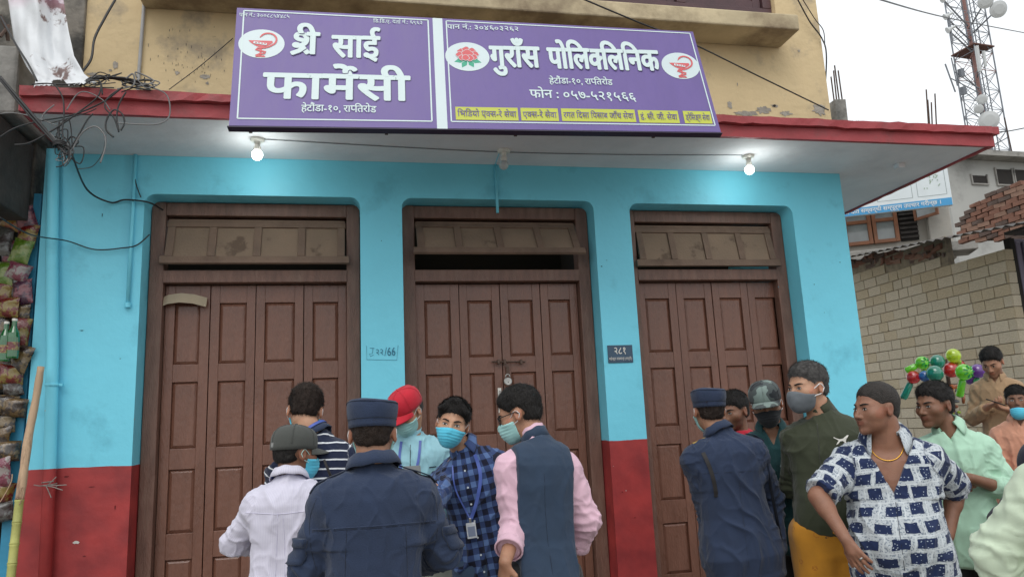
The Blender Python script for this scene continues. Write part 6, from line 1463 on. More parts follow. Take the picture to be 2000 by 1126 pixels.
# --- hats, in head coordinates
def baseball_cap(o, m, visor=None, tilt=0, brim_up=0.0, seams=True, z0=.028, name='cap'):
    q = MB(); n = 32; rows = []; prof = [(.086, .107, z0 - .006), (.088, .109, z0 + .012), (.087, .108, z0 + .040), (.080, .100, z0 + .066), (.064, .080, z0 + .086), (.038, .048, z0 + .098), (.010, .013, z0 + .103)]
    vs = []
    for rx, ry, z in prof:
        for j in range(n):
            a = 2 * math.pi * j / n; f = 1 + .008 * math.cos(6 * a) * (z < z0 + .09) + .006 * math.sin(3 * a + z * 40); back = -.012 if (math.sin(a) < -.8 and z < z0 + .02) else 0
            vs.append((rx * f * math.cos(a), -.010 + ry * f * math.sin(a), z - .012 * (math.sin(a) < 0) * -math.sin(a) * (z < z0 + .02)))
    k = len(prof); q.add(vs, [(i * n + j, i * n + (j + 1) % n, (i + 1) * n + (j + 1) % n, (i + 1) * n + j) for i in range(k - 1) for j in range(n)] + [tuple(range((k - 1) * n, k * n))])
    hmesh(o, q, name, m, solid=.003)
    q = MB(); nn = 18; vs = []; M_ = 7
    for j in range(M_):
        t = j / (M_ - 1)
        for i in range(nn + 1):
            a = R(28 + 124 * i / nn); x = (.083 + .004 * t) * math.cos(a) * (1 - .04 * t); y0 = -.010 + .106 * math.sin(a); y = y0 + t * .072 * (math.sin((a - R(28)) / R(124) * math.pi) ** .55)
            vs.append((x, y, z0 + .002 - t * .014 + brim_up * t - 3.2 * x * x * (.6 + .5 * t)))
    q.add(vs, [(j * (nn + 1) + i, j * (nn + 1) + i + 1, (j + 1) * (nn + 1) + i + 1, (j + 1) * (nn + 1) + i) for j in range(M_ - 1) for i in range(nn)]); hmesh(o, q, 'visor', visor or m, solid=.004)
    q = MB(); q.lathe((0, -.010, z0 + .1035), [(0, -.003), (.008, -.003), (.007, .004), (0, .005)], 10); hmesh(o, q, 'button', m)
    if seams:
        for kk in range(6):
            a = R(30 + 60 * kk); pts = [((rx * 1.012) * math.cos(a), -.010 + ry * 1.012 * math.sin(a), z + .001) for rx, ry, z in prof[1:]]; q = MB(); q.tube(smooth_path(pts, 3), .0011, 5); hmesh(o, q, 'seam', m)
def patrol_cap(o, m, mdark):
    """soft flat topped service cap: upright band, slightly wider crown, pleated seams"""
    q = MB(); n = 48; prof = [(.0835, .104, .018), (.0850, .1055, .030), (.0855, .106, .046), (.0865, .107, .049), (.0900, .111, .064), (.0920, .113, .088), (.0905, .111, .100), (.0850, .105, .108), (.060, .075, .113), (.02, .025, .1145)]
    vs = []
    for k_, (rx, ry, z) in enumerate(prof):
        for j in range(n):
            a = 2 * math.pi * j / n; f = 1 + (.010 * math.sin(5 * a + 1) + .006 * math.sin(9 * a + z * 60)) * (k_ > 3); vs.append((rx * f * math.cos(a), -.012 + ry * f * math.sin(a), z + .004 * math.sin(2 * a + .6) * (k_ > 3) - .006 * math.sin(a) * 0 + .006 * (-math.sin(a)) * (k_ > 5)))
    k = len(prof); q.add(vs, [(i * n + j, i * n + (j + 1) % n, (i + 1) * n + (j + 1) % n, (i + 1) * n + j) for i in range(k - 1) for j in range(n)] + [tuple(range((k - 1) * n, k * n))]); hmesh(o, q, 'cap', m, solid=.003)
    for z, r_ in ((.047, 0), (.101, 1)):
        q = MB(); rx, ry = ((.0865, .107), (.0915, .112))[r_]; q.tube([(rx * math.cos(R(a)), -.012 + ry * math.sin(R(a)), z + (.006 * -math.sin(R(a)) + .004 * math.sin(2 * R(a) + .6)) * r_) for a in range(0, 361, 10)], .0014, 5, cap=False); hmesh(o, q, 'seam', mdark)
    q = MB(); vs = []
    for t in range(5):
        for i in range(15): a = R(35 + 110 * i / 14); vs.append((.084 * math.cos(a), -.012 + .105 * math.sin(a) + t / 4 * .05 * math.sin((a - R(35)) / R(110) * math.pi) ** .6, .024 - t / 4 * .018))
    q.add(vs, [(j * 15 + i, j * 15 + i + 1, (j + 1) * 15 + i + 1, (j + 1) * 15 + i) for j in range(4) for i in range(14)]); hmesh(o, q, 'visor', m, solid=.004)
def glasses(o):
    q = MB()
    for sg_ in (1, -1):
        c = (sg_ * .033, .100, -.001); q.tube([(c[0] + .024 * math.cos(R(a)) * (1 if abs(math.cos(R(a))) < .95 else 1), c[1] - abs(c[0] + .024 * math.cos(R(a))) ** 2 * 2.2, c[2] + .018 * math.sin(R(a))) for a in range(0, 361, 24)], .0022, 6)
        q.tube([(sg_ * .057, .093, .008), (sg_ * .072, .075, .010), (sg_ * .084, .0, .008), (sg_ * .084, -.02, -.006)], .0022, 6)
    q.tube([(-.010, .1, .003), (0, .104, .005), (.010, .1, .003)], .002, 6); hmesh(o, q, 'glasses', mat('black_spectacle_frame', (.012, .012, .014), .25, 0))
# ---------------------------------------------------------------- the crowd
SKa = skin_mat('warm_brown_skin', (.30, .155, .095)); SKb = skin_mat('deep_brown_skin', (.165, .078, .045)); SKc = skin_mat('light_brown_skin', (.36, .20, .125)); SKd = skin_mat('reddish_brown_skin', (.21, .10, .062))
C_navy = cloth('navy_drill_cloth', (.026, .040, .080), bump=.4, weave=260); C_navyd = cloth('dark_navy_thread', (.012, .018, .035))
C_white = cloth('white_pinstripe_shirt', (.64, .62, .72), stripes(.0075, .28, (.56, .54, .66), 'u')); C_polo = cloth('navy_striped_jersey', (.012, .018, .045), stripes(.042, .17, (.70, .72, .75)))
C_gcap = cloth('grey_cap_cloth', (.070, .074, .068), crease=.2); C_redcap = cloth('red_cap_cloth', (.50, .018, .035), rough=.8, crease=.25); C_lblue = cloth('pale_blue_jacket_cloth', (.33, .60, .68), rough=.6, bump=.2); C_plaid = cloth('blue_plaid_flannel', (.09, .15, .33), plaid)
C_vest = cloth('navy_waistcoat_cloth', (.026, .046, .082), rough=.75, bump=.15); C_vline = cloth('waistcoat_lining', (.05, .07, .1)); C_pink = cloth('pink_cotton', (.70, .46, .55)); C_olive = cloth('olive_track_jersey', (.040, .047, .026), rough=.7); C_must = cloth('mustard_cotton', (.50, .22, .022), rings_print)
C_sq = cloth('navy_square_print_cotton', (.5, .5, .5), squares); C_mint = cloth('mint_cotton', (.40, .62, .47), bump=.2); C_tan = cloth('tan_cotton', (.36, .235, .135)); C_salm = cloth('salmon_cotton', (.62, .30, .20)); C_hood = cloth('dark_navy_scarf', (.012, .014, .035)); C_pgreen = cloth('pale_green_cotton', (.58, .68, .52), bump=.2)
C_teal = cloth('dark_teal_jersey', (.016, .060, .065)); C_redt = cloth('red_cotton', (.45, .02, .04)); C_jean = cloth('blue_denim', (.05, .085, .15), bump=.5); C_dkp = cloth('dark_trouser_cloth', (.028, .030, .032)); C_olp = cloth('dark_olive_trousers', (.045, .048, .036)); C_kh = cloth('pale_khaki_cloth', (.36, .38, .33))
M_sky = cloth('sky_blue_mask', (.10, .52, .70), rough=.8, bump=.1); M_pmask = cloth('pale_green_mask', (.35, .62, .60), rough=.8, bump=.1); M_gmask = cloth('grey_mask', (.13, .145, .16), rough=.8, bump=.15); M_bmask = cloth('black_mask', (.022, .024, .028), rough=.8)
M_lan = mat('blue_lanyard', (.07, .12, .42), .5, .1, 30); M_lanw = mat('lanyard_print', (.6, .65, .75), .5, 0); M_card = mat('id_card_plastic', (.55, .58, .62), .25, .15, 40); M_btn = mat('pearl_button', (.6, .65, .7), .3, 0); M_gold = mat('gold_chain', (.75, .42, .08), .25, 0, metal=1)
BK = (0, 1, 0); FR = (0, -1, 0)   # drape directions: onto the back, onto the front
def lanyard_front(o, pts, card=None, w=.016):
    s_ = strap(o, pts, FR, M_lan, w, name='lanyard', lift=.006)
    return s_
def idcard(o, x, z, lab=None, tilt=0):
    p = drape(o, [(x, z)], FR, .012)
    if not p: return
    p = p[0]; q = MB(); Mx = Matrix.Translation(p) @ Matrix.Rotation(tilt, 4, 'Y'); q.box((-.024, -.002, -.075), (.024, .002, 0), Mx); ob = q.build('id_card', M_card, o.root, bevel=.003, world=False)
    q = MB(); q.box((-.018, .0022, -.065), (.018, .0032, -.018), Mx); q.build('card_photo', mat('card_print', (.20, .24, .34), .4, 0), ob, bevel=0, world=False)
    q = MB(); q.box((-.006, -.003, 0), (.006, .004, .022), Mx); q.build('clip', M_steel, o.root, bevel=.002, world=False)
def neck_lanyard(o, m=M_lan, r=(.066, .069), z=.016, wd=.014):
    c, e1, e2, ax = o.cc; q = MB(); vs = []; n = 30
    for i in range(n + 1):
        a = R(100 + 340 * i / n); b = c + e1 * (r[0] * math.cos(a)) + e2 * (r[1] * math.sin(a)) + ax * (z - .012 * math.cos(a - R(90))); vs += [b - ax * wd / 2 + (e1 * math.cos(a) + e2 * math.sin(a)) * .006, b + ax * wd / 2]
    q.add(vs, [(2 * i, 2 * i + 2, 2 * i + 3, 2 * i + 1) for i in range(n)]); ob = q.build('lanyard', m, o.root, smooth=True, world=False); s_ = ob.modifiers.new('solid', 'SOLIDIFY'); s_.thickness = .002
    return ob

# 1 man in the striped polo
o = person('man in a navy polo with thin white stripes bending beside the left door', 596, 802, 3.67, yaw=4, skin=SKc, head=(-3, 22, 6), lean=(.0, .10), neck=(-.055, .05), hair='short', hairmat=M_hairb, face=False, girth=1.0, shw=.172, armR=(('l', .25, .16, 1.10), ('l', .16, .36, 1.08)), armL=(('l', -.22, .16, 1.10), ('l', -.12, .36, 1.06)))
garment(o, C_polo, 'polo_shirt', sleeve=.85, seed=3); trousers(o, C_dkp); collar(o, C_navy, stand=False, gap=30); neck_lanyard(o, z=.036, r=(.074, .076)); mask(o, M_sky); ear_loop(o)
# 2 man in the grey cap
o = person('man in a grey baseball cap and white pinstriped shirt, seen from behind at the left', 577, 884, 3.4, yaw=-12, skin=SKb, head=(-44, 6, 0), neck=(.015, .035), hair='cap', face=True, girth=1.08, chest=1.04, shw=.170, armR=(('l', .22, .12, 1.08), ('l', .12, .34, 1.10)), armL=(('l', -.235, .05, 1.10), ('l', -.19, .26, 1.00)))
garment(o, C_white, sleeve=1.7, seed=7, amp=.008, hem=-.25, flare=.02); trousers(o, C_dkp); collar(o, C_white, stand=False, gap=25, h=.036)
L_ = neck_lanyard(o, M_lan, r=(.074, .078), z=.014, wd=.017)
c, e1, e2, ax = o.cc
for i, ch in enumerate('हेटौंडा उपमहा'.split()):
    a = R(262 + 22 * i); nrm_ = (e1 * math.cos(a) + e2 * math.sin(a)); p = c + nrm_ * .0845 + ax * .006; ux_ = (-e1 * math.sin(a) + e2 * math.cos(a)); lettering(list(ch) if False else [ch], p - ux_ * .014, ux_, ax, .008, M_lanw, L_, width=.028, lift=.001, world=False)
seam(o, [(-.17, 1.33 * o.s), (-.08, 1.325 * o.s), (.0, 1.32 * o.s), (.08, 1.325 * o.s), (.17, 1.33 * o.s)], BK, C_white, .0022)
for x in (-.012, .012): seam(o, [(x, 1.32 * o.s), (x * 1.6, 1.1 * o.s), (x * 2, .85 * o.s)], BK, C_white, .0016, 'pleat')
baseball_cap(o, C_gcap, z0=.024); mask(o, M_sky); ear_loop(o, mat('pale_green_elastic', (.45, .7, .65), .6, 0))
q = MB(); q.box((-.012, -.118, .020), (.008, -.112, .040)); hmesh(o, q, 'cap_buckle', M_steel, smooth=False)
# 3 police officer in front
o = person('large police officer in dark blue uniform, back turned, in the centre foreground', 728, 846, 2.75, yaw=3, skin=SKa, head=(-9, 4, 0), neck=(.0, .030), hair='cap', hairmat=M_hairb, face=False, girth=1.05, chest=1.07, shw=.183, h=.0048, neckfat=.006, armR=(('l', .252, .04, 1.08), ('l', .20, .26, 1.0)), armL=(('l', -.225, .04, 1.08), ('l', -.20, .26, 1.02)), hsc=1.03)
garment(o, C_navy, 'uniform_shirt', sleeve=2, seed=12, amp=.0085, thick=.010, sl_loose=.012, h=.0050); trousers(o, C_navy); collar(o, C_navy, stand=False, gap=28, h=.042, r=(.068, .070), flare=.016); patrol_cap(o, C_navy, C_navyd); mask(o, M_pmask); ear_loop(o)
s = o.s
seam(o, [(-.215, 1.255 * s), (-.1, 1.262 * s), (0, 1.262 * s), (.1, 1.262 * s), (.215, 1.255 * s)], BK, C_navyd, .0015, lift=-.0005); seam(o, [(-.215, 1.262 * s), (-.1, 1.269 * s), (0, 1.269 * s), (.1, 1.269 * s), (.215, 1.262 * s)], BK, C_navy, .0028)
for sg_ in (1, -1):
    seam(o, [(sg_ * .20, 1.375 * s), (sg_ * .222, 1.30 * s), (sg_ * .218, 1.20 * s), (sg_ * .20, 1.12 * s)], BK, C_navyd, .0014, lift=-.0003)
    seam(o, [(sg_ * .10, 1.262 * s), (sg_ * .105, 1.1 * s), (sg_ * .10, .95 * s)], BK, C_navyd, .0013, lift=-.0003)
    # shoulder straps, dropped from above
    P_ = [tree(o).ray_cast(Vector((sg_ * x, y, 2.2)), Vector((0, 0, -1)))[0] for x, y in ((.085, -.01), (.12, -.005), (.16, 0), (.20, .0), (.225, 0))]
    P_ = [p + Vector((0, 0, .004)) for p in P_ if p]; q = MB(); vs = []
    for p in P_: vs += [p + Vector((0, -.025, 0)), p + Vector((0, .025, 0))]
    q.add(vs, [(2 * i, 2 * i + 1, 2 * i + 3, 2 * i + 2) for i in range(len(P_) - 1)]); ob = q.build('epaulette', C_navyd, o.root, smooth=True, world=False); s_ = ob.modifiers.new('solid', 'SOLIDIFY'); s_.thickness = .005
    k_ = 0 if sg_ > 0 else 1; s0_ = Vector(o.sh[k_].tolist()); e0_ = Vector(o.arms[k_][0].tolist()); mid_ = s0_.lerp(e0_, .70); od = Vector((sg_ * .85, -.5, 0)).normalized(); t_ = tree(o); pv = []
    for j in range(7):
        for i in range(7):
            along_ = s0_.lerp(e0_, .52 + .40 * j / 6); side_ = Vector((-od.y, od.x, 0)) * (-.042 + .084 * i / 6); h_ = t_.ray_cast(along_ + side_ + od * .3, -od); pv.append((h_[0] if h_[0] else along_ + od * .06) + od * (.006 if j > 0 else .010))
    q = MB(); q.add(pv, [(j * 7 + i, j * 7 + i + 1, j * 7 + i + 8, j * 7 + i + 7) for j in range(6) for i in range(6)]); ob = q.build('sleeve_pocket', C_navy, o.root, smooth=True, world=False); s_ = ob.modifiers.new('solid', 'SOLIDIFY'); s_.thickness = .010; s_.offset = 0
    q = MB(); q.add([p_ + od * .008 for p_ in pv[:21]], [(j * 7 + i, j * 7 + i + 1, j * 7 + i + 8, j * 7 + i + 7) for j in range(2) for i in range(6)]); ob = q.build('pocket_flap', C_navy, o.root, smooth=True, world=False); s_ = ob.modifiers.new('solid', 'SOLIDIFY'); s_.thickness = .008; s_.offset = 0
# radio with its antenna
a, b = at_d(655, 952, 3.02), at_d(633, 897, 3.02); rdio = empty('handheld_radio', a, 'black radio antenna sticking up between white shirt and foreground officer', 'radio')
q = MB(); q.tube([b, a.lerp(b, .5), a, a + (a - b) * .3], [.005, .006, .008, .010], 8); q.build('antenna', M_lash, rdio, smooth=True)
c_ = a + (a - b) * .3; q = MB(); q.box((c_.x - .01, c_.y - .018, c_.z - .13), (c_.x + .046, c_.y + .018, c_.z)); q.build('radio_body', M_lash, rdio, bevel=.006)
# 4 man in the red cap
o = person('man in a red cap and pale blue jacket looking down before the blue pillar', 795, 802, 4.1, yaw=168, skin=SKc, head=(-32, 36, 0), lean=(.02, .06), neck=(.0, .055), hair='cap', hairmat=M_hairg, girth=1.04, shw=.168, armR=(('l', .21, .10, 1.12), ('l', .08, .32, 1.12)), armL=(('l', -.22, .08, 1.12), ('l', -.05, .30, 1.05)), hands=(dict(curl=.8), dict(curl=.8)))
garment(o, C_lblue, 'jacket', sleeve=1.95, seed=15, amp=.009, zhi=.98); trousers(o, C_kh); collar(o, C_lblue, stand=True, gap=14, h=.045); baseball_cap(o, C_redcap, z0=.026, brim_up=.0); mask(o, M_pmask); ear_loop(o)
s = o.s; seam(o, [(.0, 1.42 * s), (.0, 1.25 * s), (-.0, 1.0 * s)], FR, M_lash, .0022, 'zip')
strap(o, [(.050, 1.44 * s), (.058, 1.34 * s), (.030, 1.22 * s), (.012, 1.15 * s)], FR, M_lan, .014, name='lanyard'); strap(o, [(-.052, 1.44 * s), (-.045, 1.34 * s), (-.01, 1.22 * s), (.01, 1.15 * s)], FR, M_lan, .014, name='lanyard'); idcard(o, .012, 1.13 * s)
seam(o, [(-.135, 1.30 * s), (-.10, 1.298 * s)], FR, C_navyd, .003, 'chest_logo')
q = MB(); q.add(*stroke([(-.008, -.006), (.010, .010)], .004)); 
lettering(['X'], Vector(o.fromh(A(.012, .0985, .055)).tolist()), Vector((o.Rh @ A(-1, 0, 0)).tolist()), Vector((o.Rh @ A(0, -.15, 1)).tolist()), .014, M_card, o.root, bold=.02, lift=.008, world=False, name='cap_logo') if False else None
p = Vector(o.fromh(A(.030, .0975, .058)).tolist()); ux_ = Vector((o.Rh @ A(-.95, .32, 0)).tolist()); uz_ = Vector((o.Rh @ A(0, -.2, 1)).tolist()); n_ = Vector((o.Rh @ A(.32, .95, .15)).tolist()); q = MB()
for st_ in ([(-.012, -.012), (.013, .012)], [(-.012, .010), (.010, -.010)]):
    v, f = stroke(st_, .005); q.add([p + ux_ * a_[0] + uz_ * a_[1] + n_ * .004 for a_ in v], f)
q.build('cap_logo', M_card, o.root, world=False)
a, b = at_d(790, 950, 3.55), at_d(822, 913, 3.55); tab = empty('tablet', a, 'grey tablet held up between the officer and the man in the red cap', 'tablet')
c_ = (a + b) / 2; q = MB(); TMx = Matrix.Translation(c_) @ Matrix.Rotation(R(8), 4, 'Z') @ Matrix.Rotation(R(-14), 4, 'X'); q.box((-.042, -.005, -.055), (.042, .005, .055), TMx); q.build('tablet_body', mat('grey_tablet_back', (.16, .17, .17), .3, .1, 5), tab, bevel=.004)
q = MB(); q.box((-.038, .0052, -.05), (.038, .0062, .05), TMx); q.build('screen', M_lash, tab)
# 5 man in the plaid shirt
o = person('man in blue plaid shirt and sky blue mask leaning in and looking at the camera', 884, 828, 3.8, yaw=170, skin=SKc, head=(-2, 2, -13), lean=(.10, .06), neck=(.055, .045), hair='swept', girth=.95, shw=.170, armR=((856, 960, 3.55), (838, 1000, 3.35)), armL=(('l', -.20, .02, 1.12), ('l', -.14, .15, .92)))
garment(o, C_plaid, sleeve=1.95, seed=19, amp=.009, hem=-.27, flare=.02); trousers(o, C_jean); collar(o, C_plaid, stand=False, gap=24, h=.034); mask(o, M_sky); ear_loop(o)
s = o.s; seam(o, [(.10, 1.40 * s), (.055, 1.2 * s), (.02, 1.0 * s), (.0, .80 * s)], FR, C_navyd, .0016, 'placket')
for t in range(7): 
    z = 1.36 - .085 * t; x = .09 - .013 * t; p = drape(o, [(x + .008, z * s)], FR, .003)
    if p: q = MB(); q.lathe(p[0], [(0, -.002), (.005, -.002), (.005, .002), (0, .002)], 8, Matrix.Rotation(R(90), 3, 'X')); q.build('button', M_btn, o.root, world=False)
strap(o, [(.045, 1.44 * s), (.02, 1.33 * s), (.045, 1.2 * s), (.075, 1.12 * s)], FR, M_lan, .017, name='lanyard'); strap(o, [(.16, 1.39 * s), (.15, 1.28 * s), (.11, 1.18 * s), (.08, 1.12 * s)], FR, M_lan, .007, name='lanyard'); idcard(o, .078, 1.10 * s, tilt=.1)
# 6 man in the waistcoat
o = person('man in a navy waistcoat over a pink shirt, glasses and mask, by the middle door', 1016, 808, 3.4, yaw=8, skin=SKa, head=(56, 18, 0), lean=(.03, .05), neck=(-.055, .05), hair='short', girth=.93, shw=.152, armL=((1002, 985, 3.22), (992, 1078, 3.05)), armR=(('l', .225, .03, 1.12), ('l', .215, .14, .92)), hands=(None, dict(curl=.9, thumb=.9, dr=(0, .35, -1), nr=(.9, .3, 0))))
garment(o, C_pink, 'shirt', sleeve=1.62, seed=23, amp=.007, sl_loose=.016, hem=-.1, thick=-.006); 
for i in (0, 1):   # turned back cuffs
    el, wr = [Vector(q_.tolist()) for q_ in o.arms[i]]; d_ = (wr - el).normalized(); c_ = el + (wr - el) * .58; q = MB(); q.tube([c_ - d_ * .03, c_ - d_ * .005, c_ + d_ * .018, c_ + d_ * .024], [.052, .058, .062, .056], 18, cap=False); ob = q.build('cuff', C_pink, o.root, smooth=True, world=False); s_ = ob.modifiers.new('solid', 'SOLIDIFY'); s_.thickness = .004
garment(o, C_vest, 'waistcoat', sleeve=0, seed=24, amp=.004, thick=.020, hem=-.24, flare=.03, zhi=.985); trousers(o, C_dkp); collar(o, C_pink, stand=True, gap=15, h=.052, r=(.056, .058)); collar(o, C_vest, stand=True, gap=20, h=.036, r=(.062, .064)); mask(o, M_pmask); ear_loop(o); glasses(o)
s = o.s; seam(o, [(-.0, 1.34 * s), (-.005, 1.1 * s), (-.0, .80 * s)], BK, C_navyd, .0012, lift=-.0004); seam(o, [(-.03, .86 * s), (-.028, .70 * s)], BK, M_lash, .003, 'vent')
hd = o.hands[1][0]; w_ = o.Rz @ Vector(o.arms[1][1].tolist()) + o.base; pap = empty('papers', w_, 'folded white papers held low by the man in the waistcoat', 'paper', None); rd = random.Random(6)
for k in range(4): q = MB(); c_ = w_ + o.Rz @ Vector((.02 + .006 * k, .05, -.125)); q.box((-.001, -.05, -.075), (.001, .055, .055), Matrix.Translation(c_) @ Matrix.Rotation(R(20 + 9 * k), 4, 'X') @ Matrix.Rotation(R(-40 + 8 * k), 4, 'Z'), jit=.004); q.build('sheet', M_btn, pap)
# 7 second officer
o = person('police officer in dark blue uniform standing by the right door, back half turned', 1385, 801, 4.0, yaw=-16, skin=SKa, head=(6, 0, 0), lean=(-.055, .0), neck=(-.035, .035), hair='cap', hairmat=M_hairb, face=False, girth=1.02, chest=1.04, shw=.172, armL=((1386, 1000, 3.95), (1394, 1130, 3.85)), armR=((1514, 990, 3.98), (1520, 1100, 3.85)), hands=(dict(curl=.45, dr=(.05, .15, -1)), None))
garment(o, C_navy, 'uniform_shirt', sleeve=2.0, seed=31, amp=.009, thick=.010, sl_loose=.012, hem=-.32, flare=.035); trousers(o, C_navy); collar(o, C_navy, stand=False, gap=28, h=.038); patrol_cap(o, C_navy, C_navyd); mask(o, M_pmask); ear_loop(o)
s = o.s; seam(o, [(-.19, 1.27 * s), (0, 1.275 * s), (.19, 1.27 * s)], BK, C_navyd, .0014, lift=-.0003); seam(o, [(.0, 1.27 * s), (.0, 1.1 * s), (.0, .8 * s)], BK, C_navyd, .0012, lift=-.0003)
for sg_ in (1, -1):
    P_ = [tree(o).ray_cast(Vector((sg_ * x, -.01, 2.2)), Vector((0, 0, -1)))[0] for x in (.08, .12, .16, .20)]; P_ = [p + Vector((0, 0, .004)) for p in P_ if p]; q = MB(); vs = []
    for p in P_: vs += [p + Vector((0, -.025, 0)), p + Vector((0, .025, 0))]
    q.add(vs, [(2 * i, 2 * i + 1, 2 * i + 3, 2 * i + 2) for i in range(len(P_) - 1)]); ob = q.build('epaulette', mat('ochre_epaulette', (.55, .36, .10), .7, .2, 30) if sg_ < 0 else C_navyd, o.root, smooth=True, world=False); s_ = ob.modifiers.new('solid', 'SOLIDIFY'); s_.thickness = .005
strap(o, [(-.165, 1.38 * s), (-.14, 1.30 * s), (-.125, 1.22 * s), (-.12, 1.15 * s)], BK, M_lash, .02, name='strap')
# 8 half hidden man in red
person_8 = o = person('man in a red shirt half hidden behind the officer at the right door', 1434, 803, 4.65, yaw=140, skin=SKb, head=(-24, 8, 0), neck=(.01, .04), hair='low', girth=.95, h=.0065, tint=dict(beard=.45))
garment(o, C_redt, sleeve=.9, seed=35); trousers(o, C_dkp)
# 9 camo cap
def camo(n, u, v, b):
    g = n.nodes.new('ShaderNodeTexCoord'); z = n.nodes.new('ShaderNodeTexNoise'); z.inputs['Scale'].default_value = 9; lk(n, g.outputs['Object'], z.inputs['Vector']); r = n.nodes.new('ShaderNodeValToRGB'); r.color_ramp.interpolation = 'CONSTANT'; e = r.color_ramp.elements; e[0].color = (.02, .025, .03, 1); e[1].position = .47; e[1].color = (.07, .085, .085, 1); x = e.new(.58); x.color = (.20, .26, .24, 1); lk(n, z.outputs['Fac'], r.inputs[0]); lk(n, r.outputs[0], b.inputs['Base Color'])
C_camo = cloth('grey_camouflage_cloth', (.1, .1, .1), camo, rough=.95, crease=.1)
o = person('man in a grey camouflage cap and black mask between the officer and the olive jacket', 1497, 789, 4.2, yaw=150, skin=SKa, head=(-2, 14, 6), lean=(.04, .03), neck=(.01, .05), hair='cap', girth=1.0)
garment(o, C_teal, 'tshirt', sleeve=.8, seed=37, vneck=(.10, .45), hem=-.2); trousers(o, C_dkp); collar(o, C_teal, stand=False, gap=38, h=.03); baseball_cap(o, C_camo, z0=.030); mask(o, M_bmask); ear_loop(o)
for z in (1.26, 1.19):
    p = drape(o, [(.0, z * o.s)], FR, .003)
    if p: q = MB(); q.add([p[0] + Vector((.022 * math.cos(t) * (1 + .3 * math.sin(3 * t)), 0, .012 * math.sin(t))) for t in [i * .5 for i in range(12)]], [tuple(range(11, -1, -1))]); q.build('sunglasses_lens' if False else 'chest_print', mat('pale_grey_print', (.3, .36, .36), .5, .1), o.root, world=False)
# 10 olive jacket
o = person('man in an olive zip jacket with white animal logo, grey mask and mustard shorts', 1578, 757, 3.9, yaw=146, skin=SKc, head=(-44, 2, 0), neck=(.055, .035), hair='short', hairmat=M_hairg, girth=1.02, chest=1.02, belly=.055, shw=.160, neckfat=.008, headfat=.5, hsc=1.06, armR=(('l', .20, -.12, 1.13), ('l', .06, -.25, 1.02)), armL=(('l', -.22, -.12, 1.13), ('l', -.08, -.25, 1.02)))
garment(o, C_olive, 'track_jacket', sleeve=2, seed=41, amp=.006, hem=-.03, thick=.010); trousers(o, C_must, 'shorts', loose=.05, zhi=.06, short=True); collar(o, C_olive, stand=True, gap=10, h=.05, r=(.066, .068)); mask(o, M_gmask, 'kn'); ear_loop(o, r=.0026)
s = o.s; seam(o, [(.03, 1.42 * s), (.035, 1.2 * s), (.025, 1.0 * s), (.02, .9 * s)], FR, C_olp, .0026, 'zip')
logo = [(-.030, .016), (-.020, .010), (-.008, .006), (.006, .008), (.016, .016), (.024, .022), (.030, .022), (.027, .015), (.020, .006), (.016, -.004), (.020, -.014), (.016, -.018), (.010, -.008), (.004, -.002), (-.006, -.003), (-.016, -.014), (-.024, -.018), (-.020, -.010), (-.012, .0), (-.020, .006), (-.032, .013)]
sc_l = 1.15; v0 = drape(o, [(-.075, 1.335 * s)], FR, .004)
if v0:
    q = MB(); q.add([drape(o, [(-.075 - x * sc_l, 1.335 * s + z * sc_l)], FR, .0035)[0] for x, z in logo], [tuple(range(len(logo)))]); q.build('animal_logo', M_wp, o.root, world=False)
q = MB(); q.tube(drape(o, smooth_path([Vector((.05, 0, .885 * s)), Vector((.02, 0, .86 * s)), Vector((-.01, 0, .88 * s)), Vector((-.03, 0, .86 * s))], 4), FR, .006), .006, 6); q.build('drawstring', M_lash, o.root, world=False)
# 11 man in the printed shirt
o = person('man in an open necked shirt printed with navy squares, hands on hips, gold chain', 1712, 799, 3.4, yaw=146, skin=SKd, head=(-54, -2, 0), neck=(.02, .032), hair='buzz', hairmat=mat('dark_grey_hair', (.036, .031, .028), .6, .4, 60, .8, 200, spec=.25), girth=1.12, chest=1.08, belly=.065, shw=.190, h=.0046, headfat=.8, hsc=1.0, neckfat=.014, armR=((1598, 968, 3.32), (1652, 1052, 3.15)), armL=((1880, 972, 3.5), (1852, 1046, 3.35)), hands=(dict(dr=(-.42, .25, -.80), nr=(-.55, -.75, -.1), curl=.22, spread=.35, thumb=.2), dict(dr=(.62, .30, -.70), nr=(.55, -.75, .0), curl=.24, spread=.38, thumb=.2)), tint=dict(beard=.12, gaze=0))
garment(o, C_sq, 'printed_shirt', sleeve=.92, seed=47, amp=.0085, vneck=(.25, .50), thick=.010, hem=-.20, sl_loose=.020, flare=.03, h=.0050); trousers(o, C_olp, zhi=.05); collar(o, C_sq, stand=False, gap=42, h=.036, r=(.070, .070), wing=.055, flare=.022)
s = o.s; seam(o, [(.0, 1.18 * s), (.004, 1.0 * s), (.0, .80 * s)], FR, C_navyd, .0014, 'placket')
# chain lying on the chest
ob_ = BVHTree.FromPolygons([v.co.copy() for v in o.body.data.vertices], [tuple(p.vertices) for p in o.body.data.polygons]); cp = []
for i in range(33):
    a = R(-100 + 200 * i / 32); x = .075 * math.sin(a); z = (1.460 * s) - .115 * max(0, math.cos(a)) ** .8 + .02; h_ = ob_.ray_cast(Vector((x, .5, z)), Vector((0, -1, 0)))
    if h_[0] is not None: cp.append(h_[0] + h_[1] * .002)
if len(cp) > 4: cp = [cp[0]] + [(cp[i - 1] + cp[i] * 2 + cp[i + 1]) / 4 for i in range(1, len(cp) - 1)] + [cp[-1]]; q = MB(); q.tube([p + Vector((0, .001, .0008 * (-1) ** i)) for i, p in enumerate(smooth_path(cp, 3))], [.0022 + .0008 * (i % 2) for i in range(len(smooth_path(cp, 3)))], 6); q.build('gold_chain', M_gold, o.root, smooth=True, world=False)
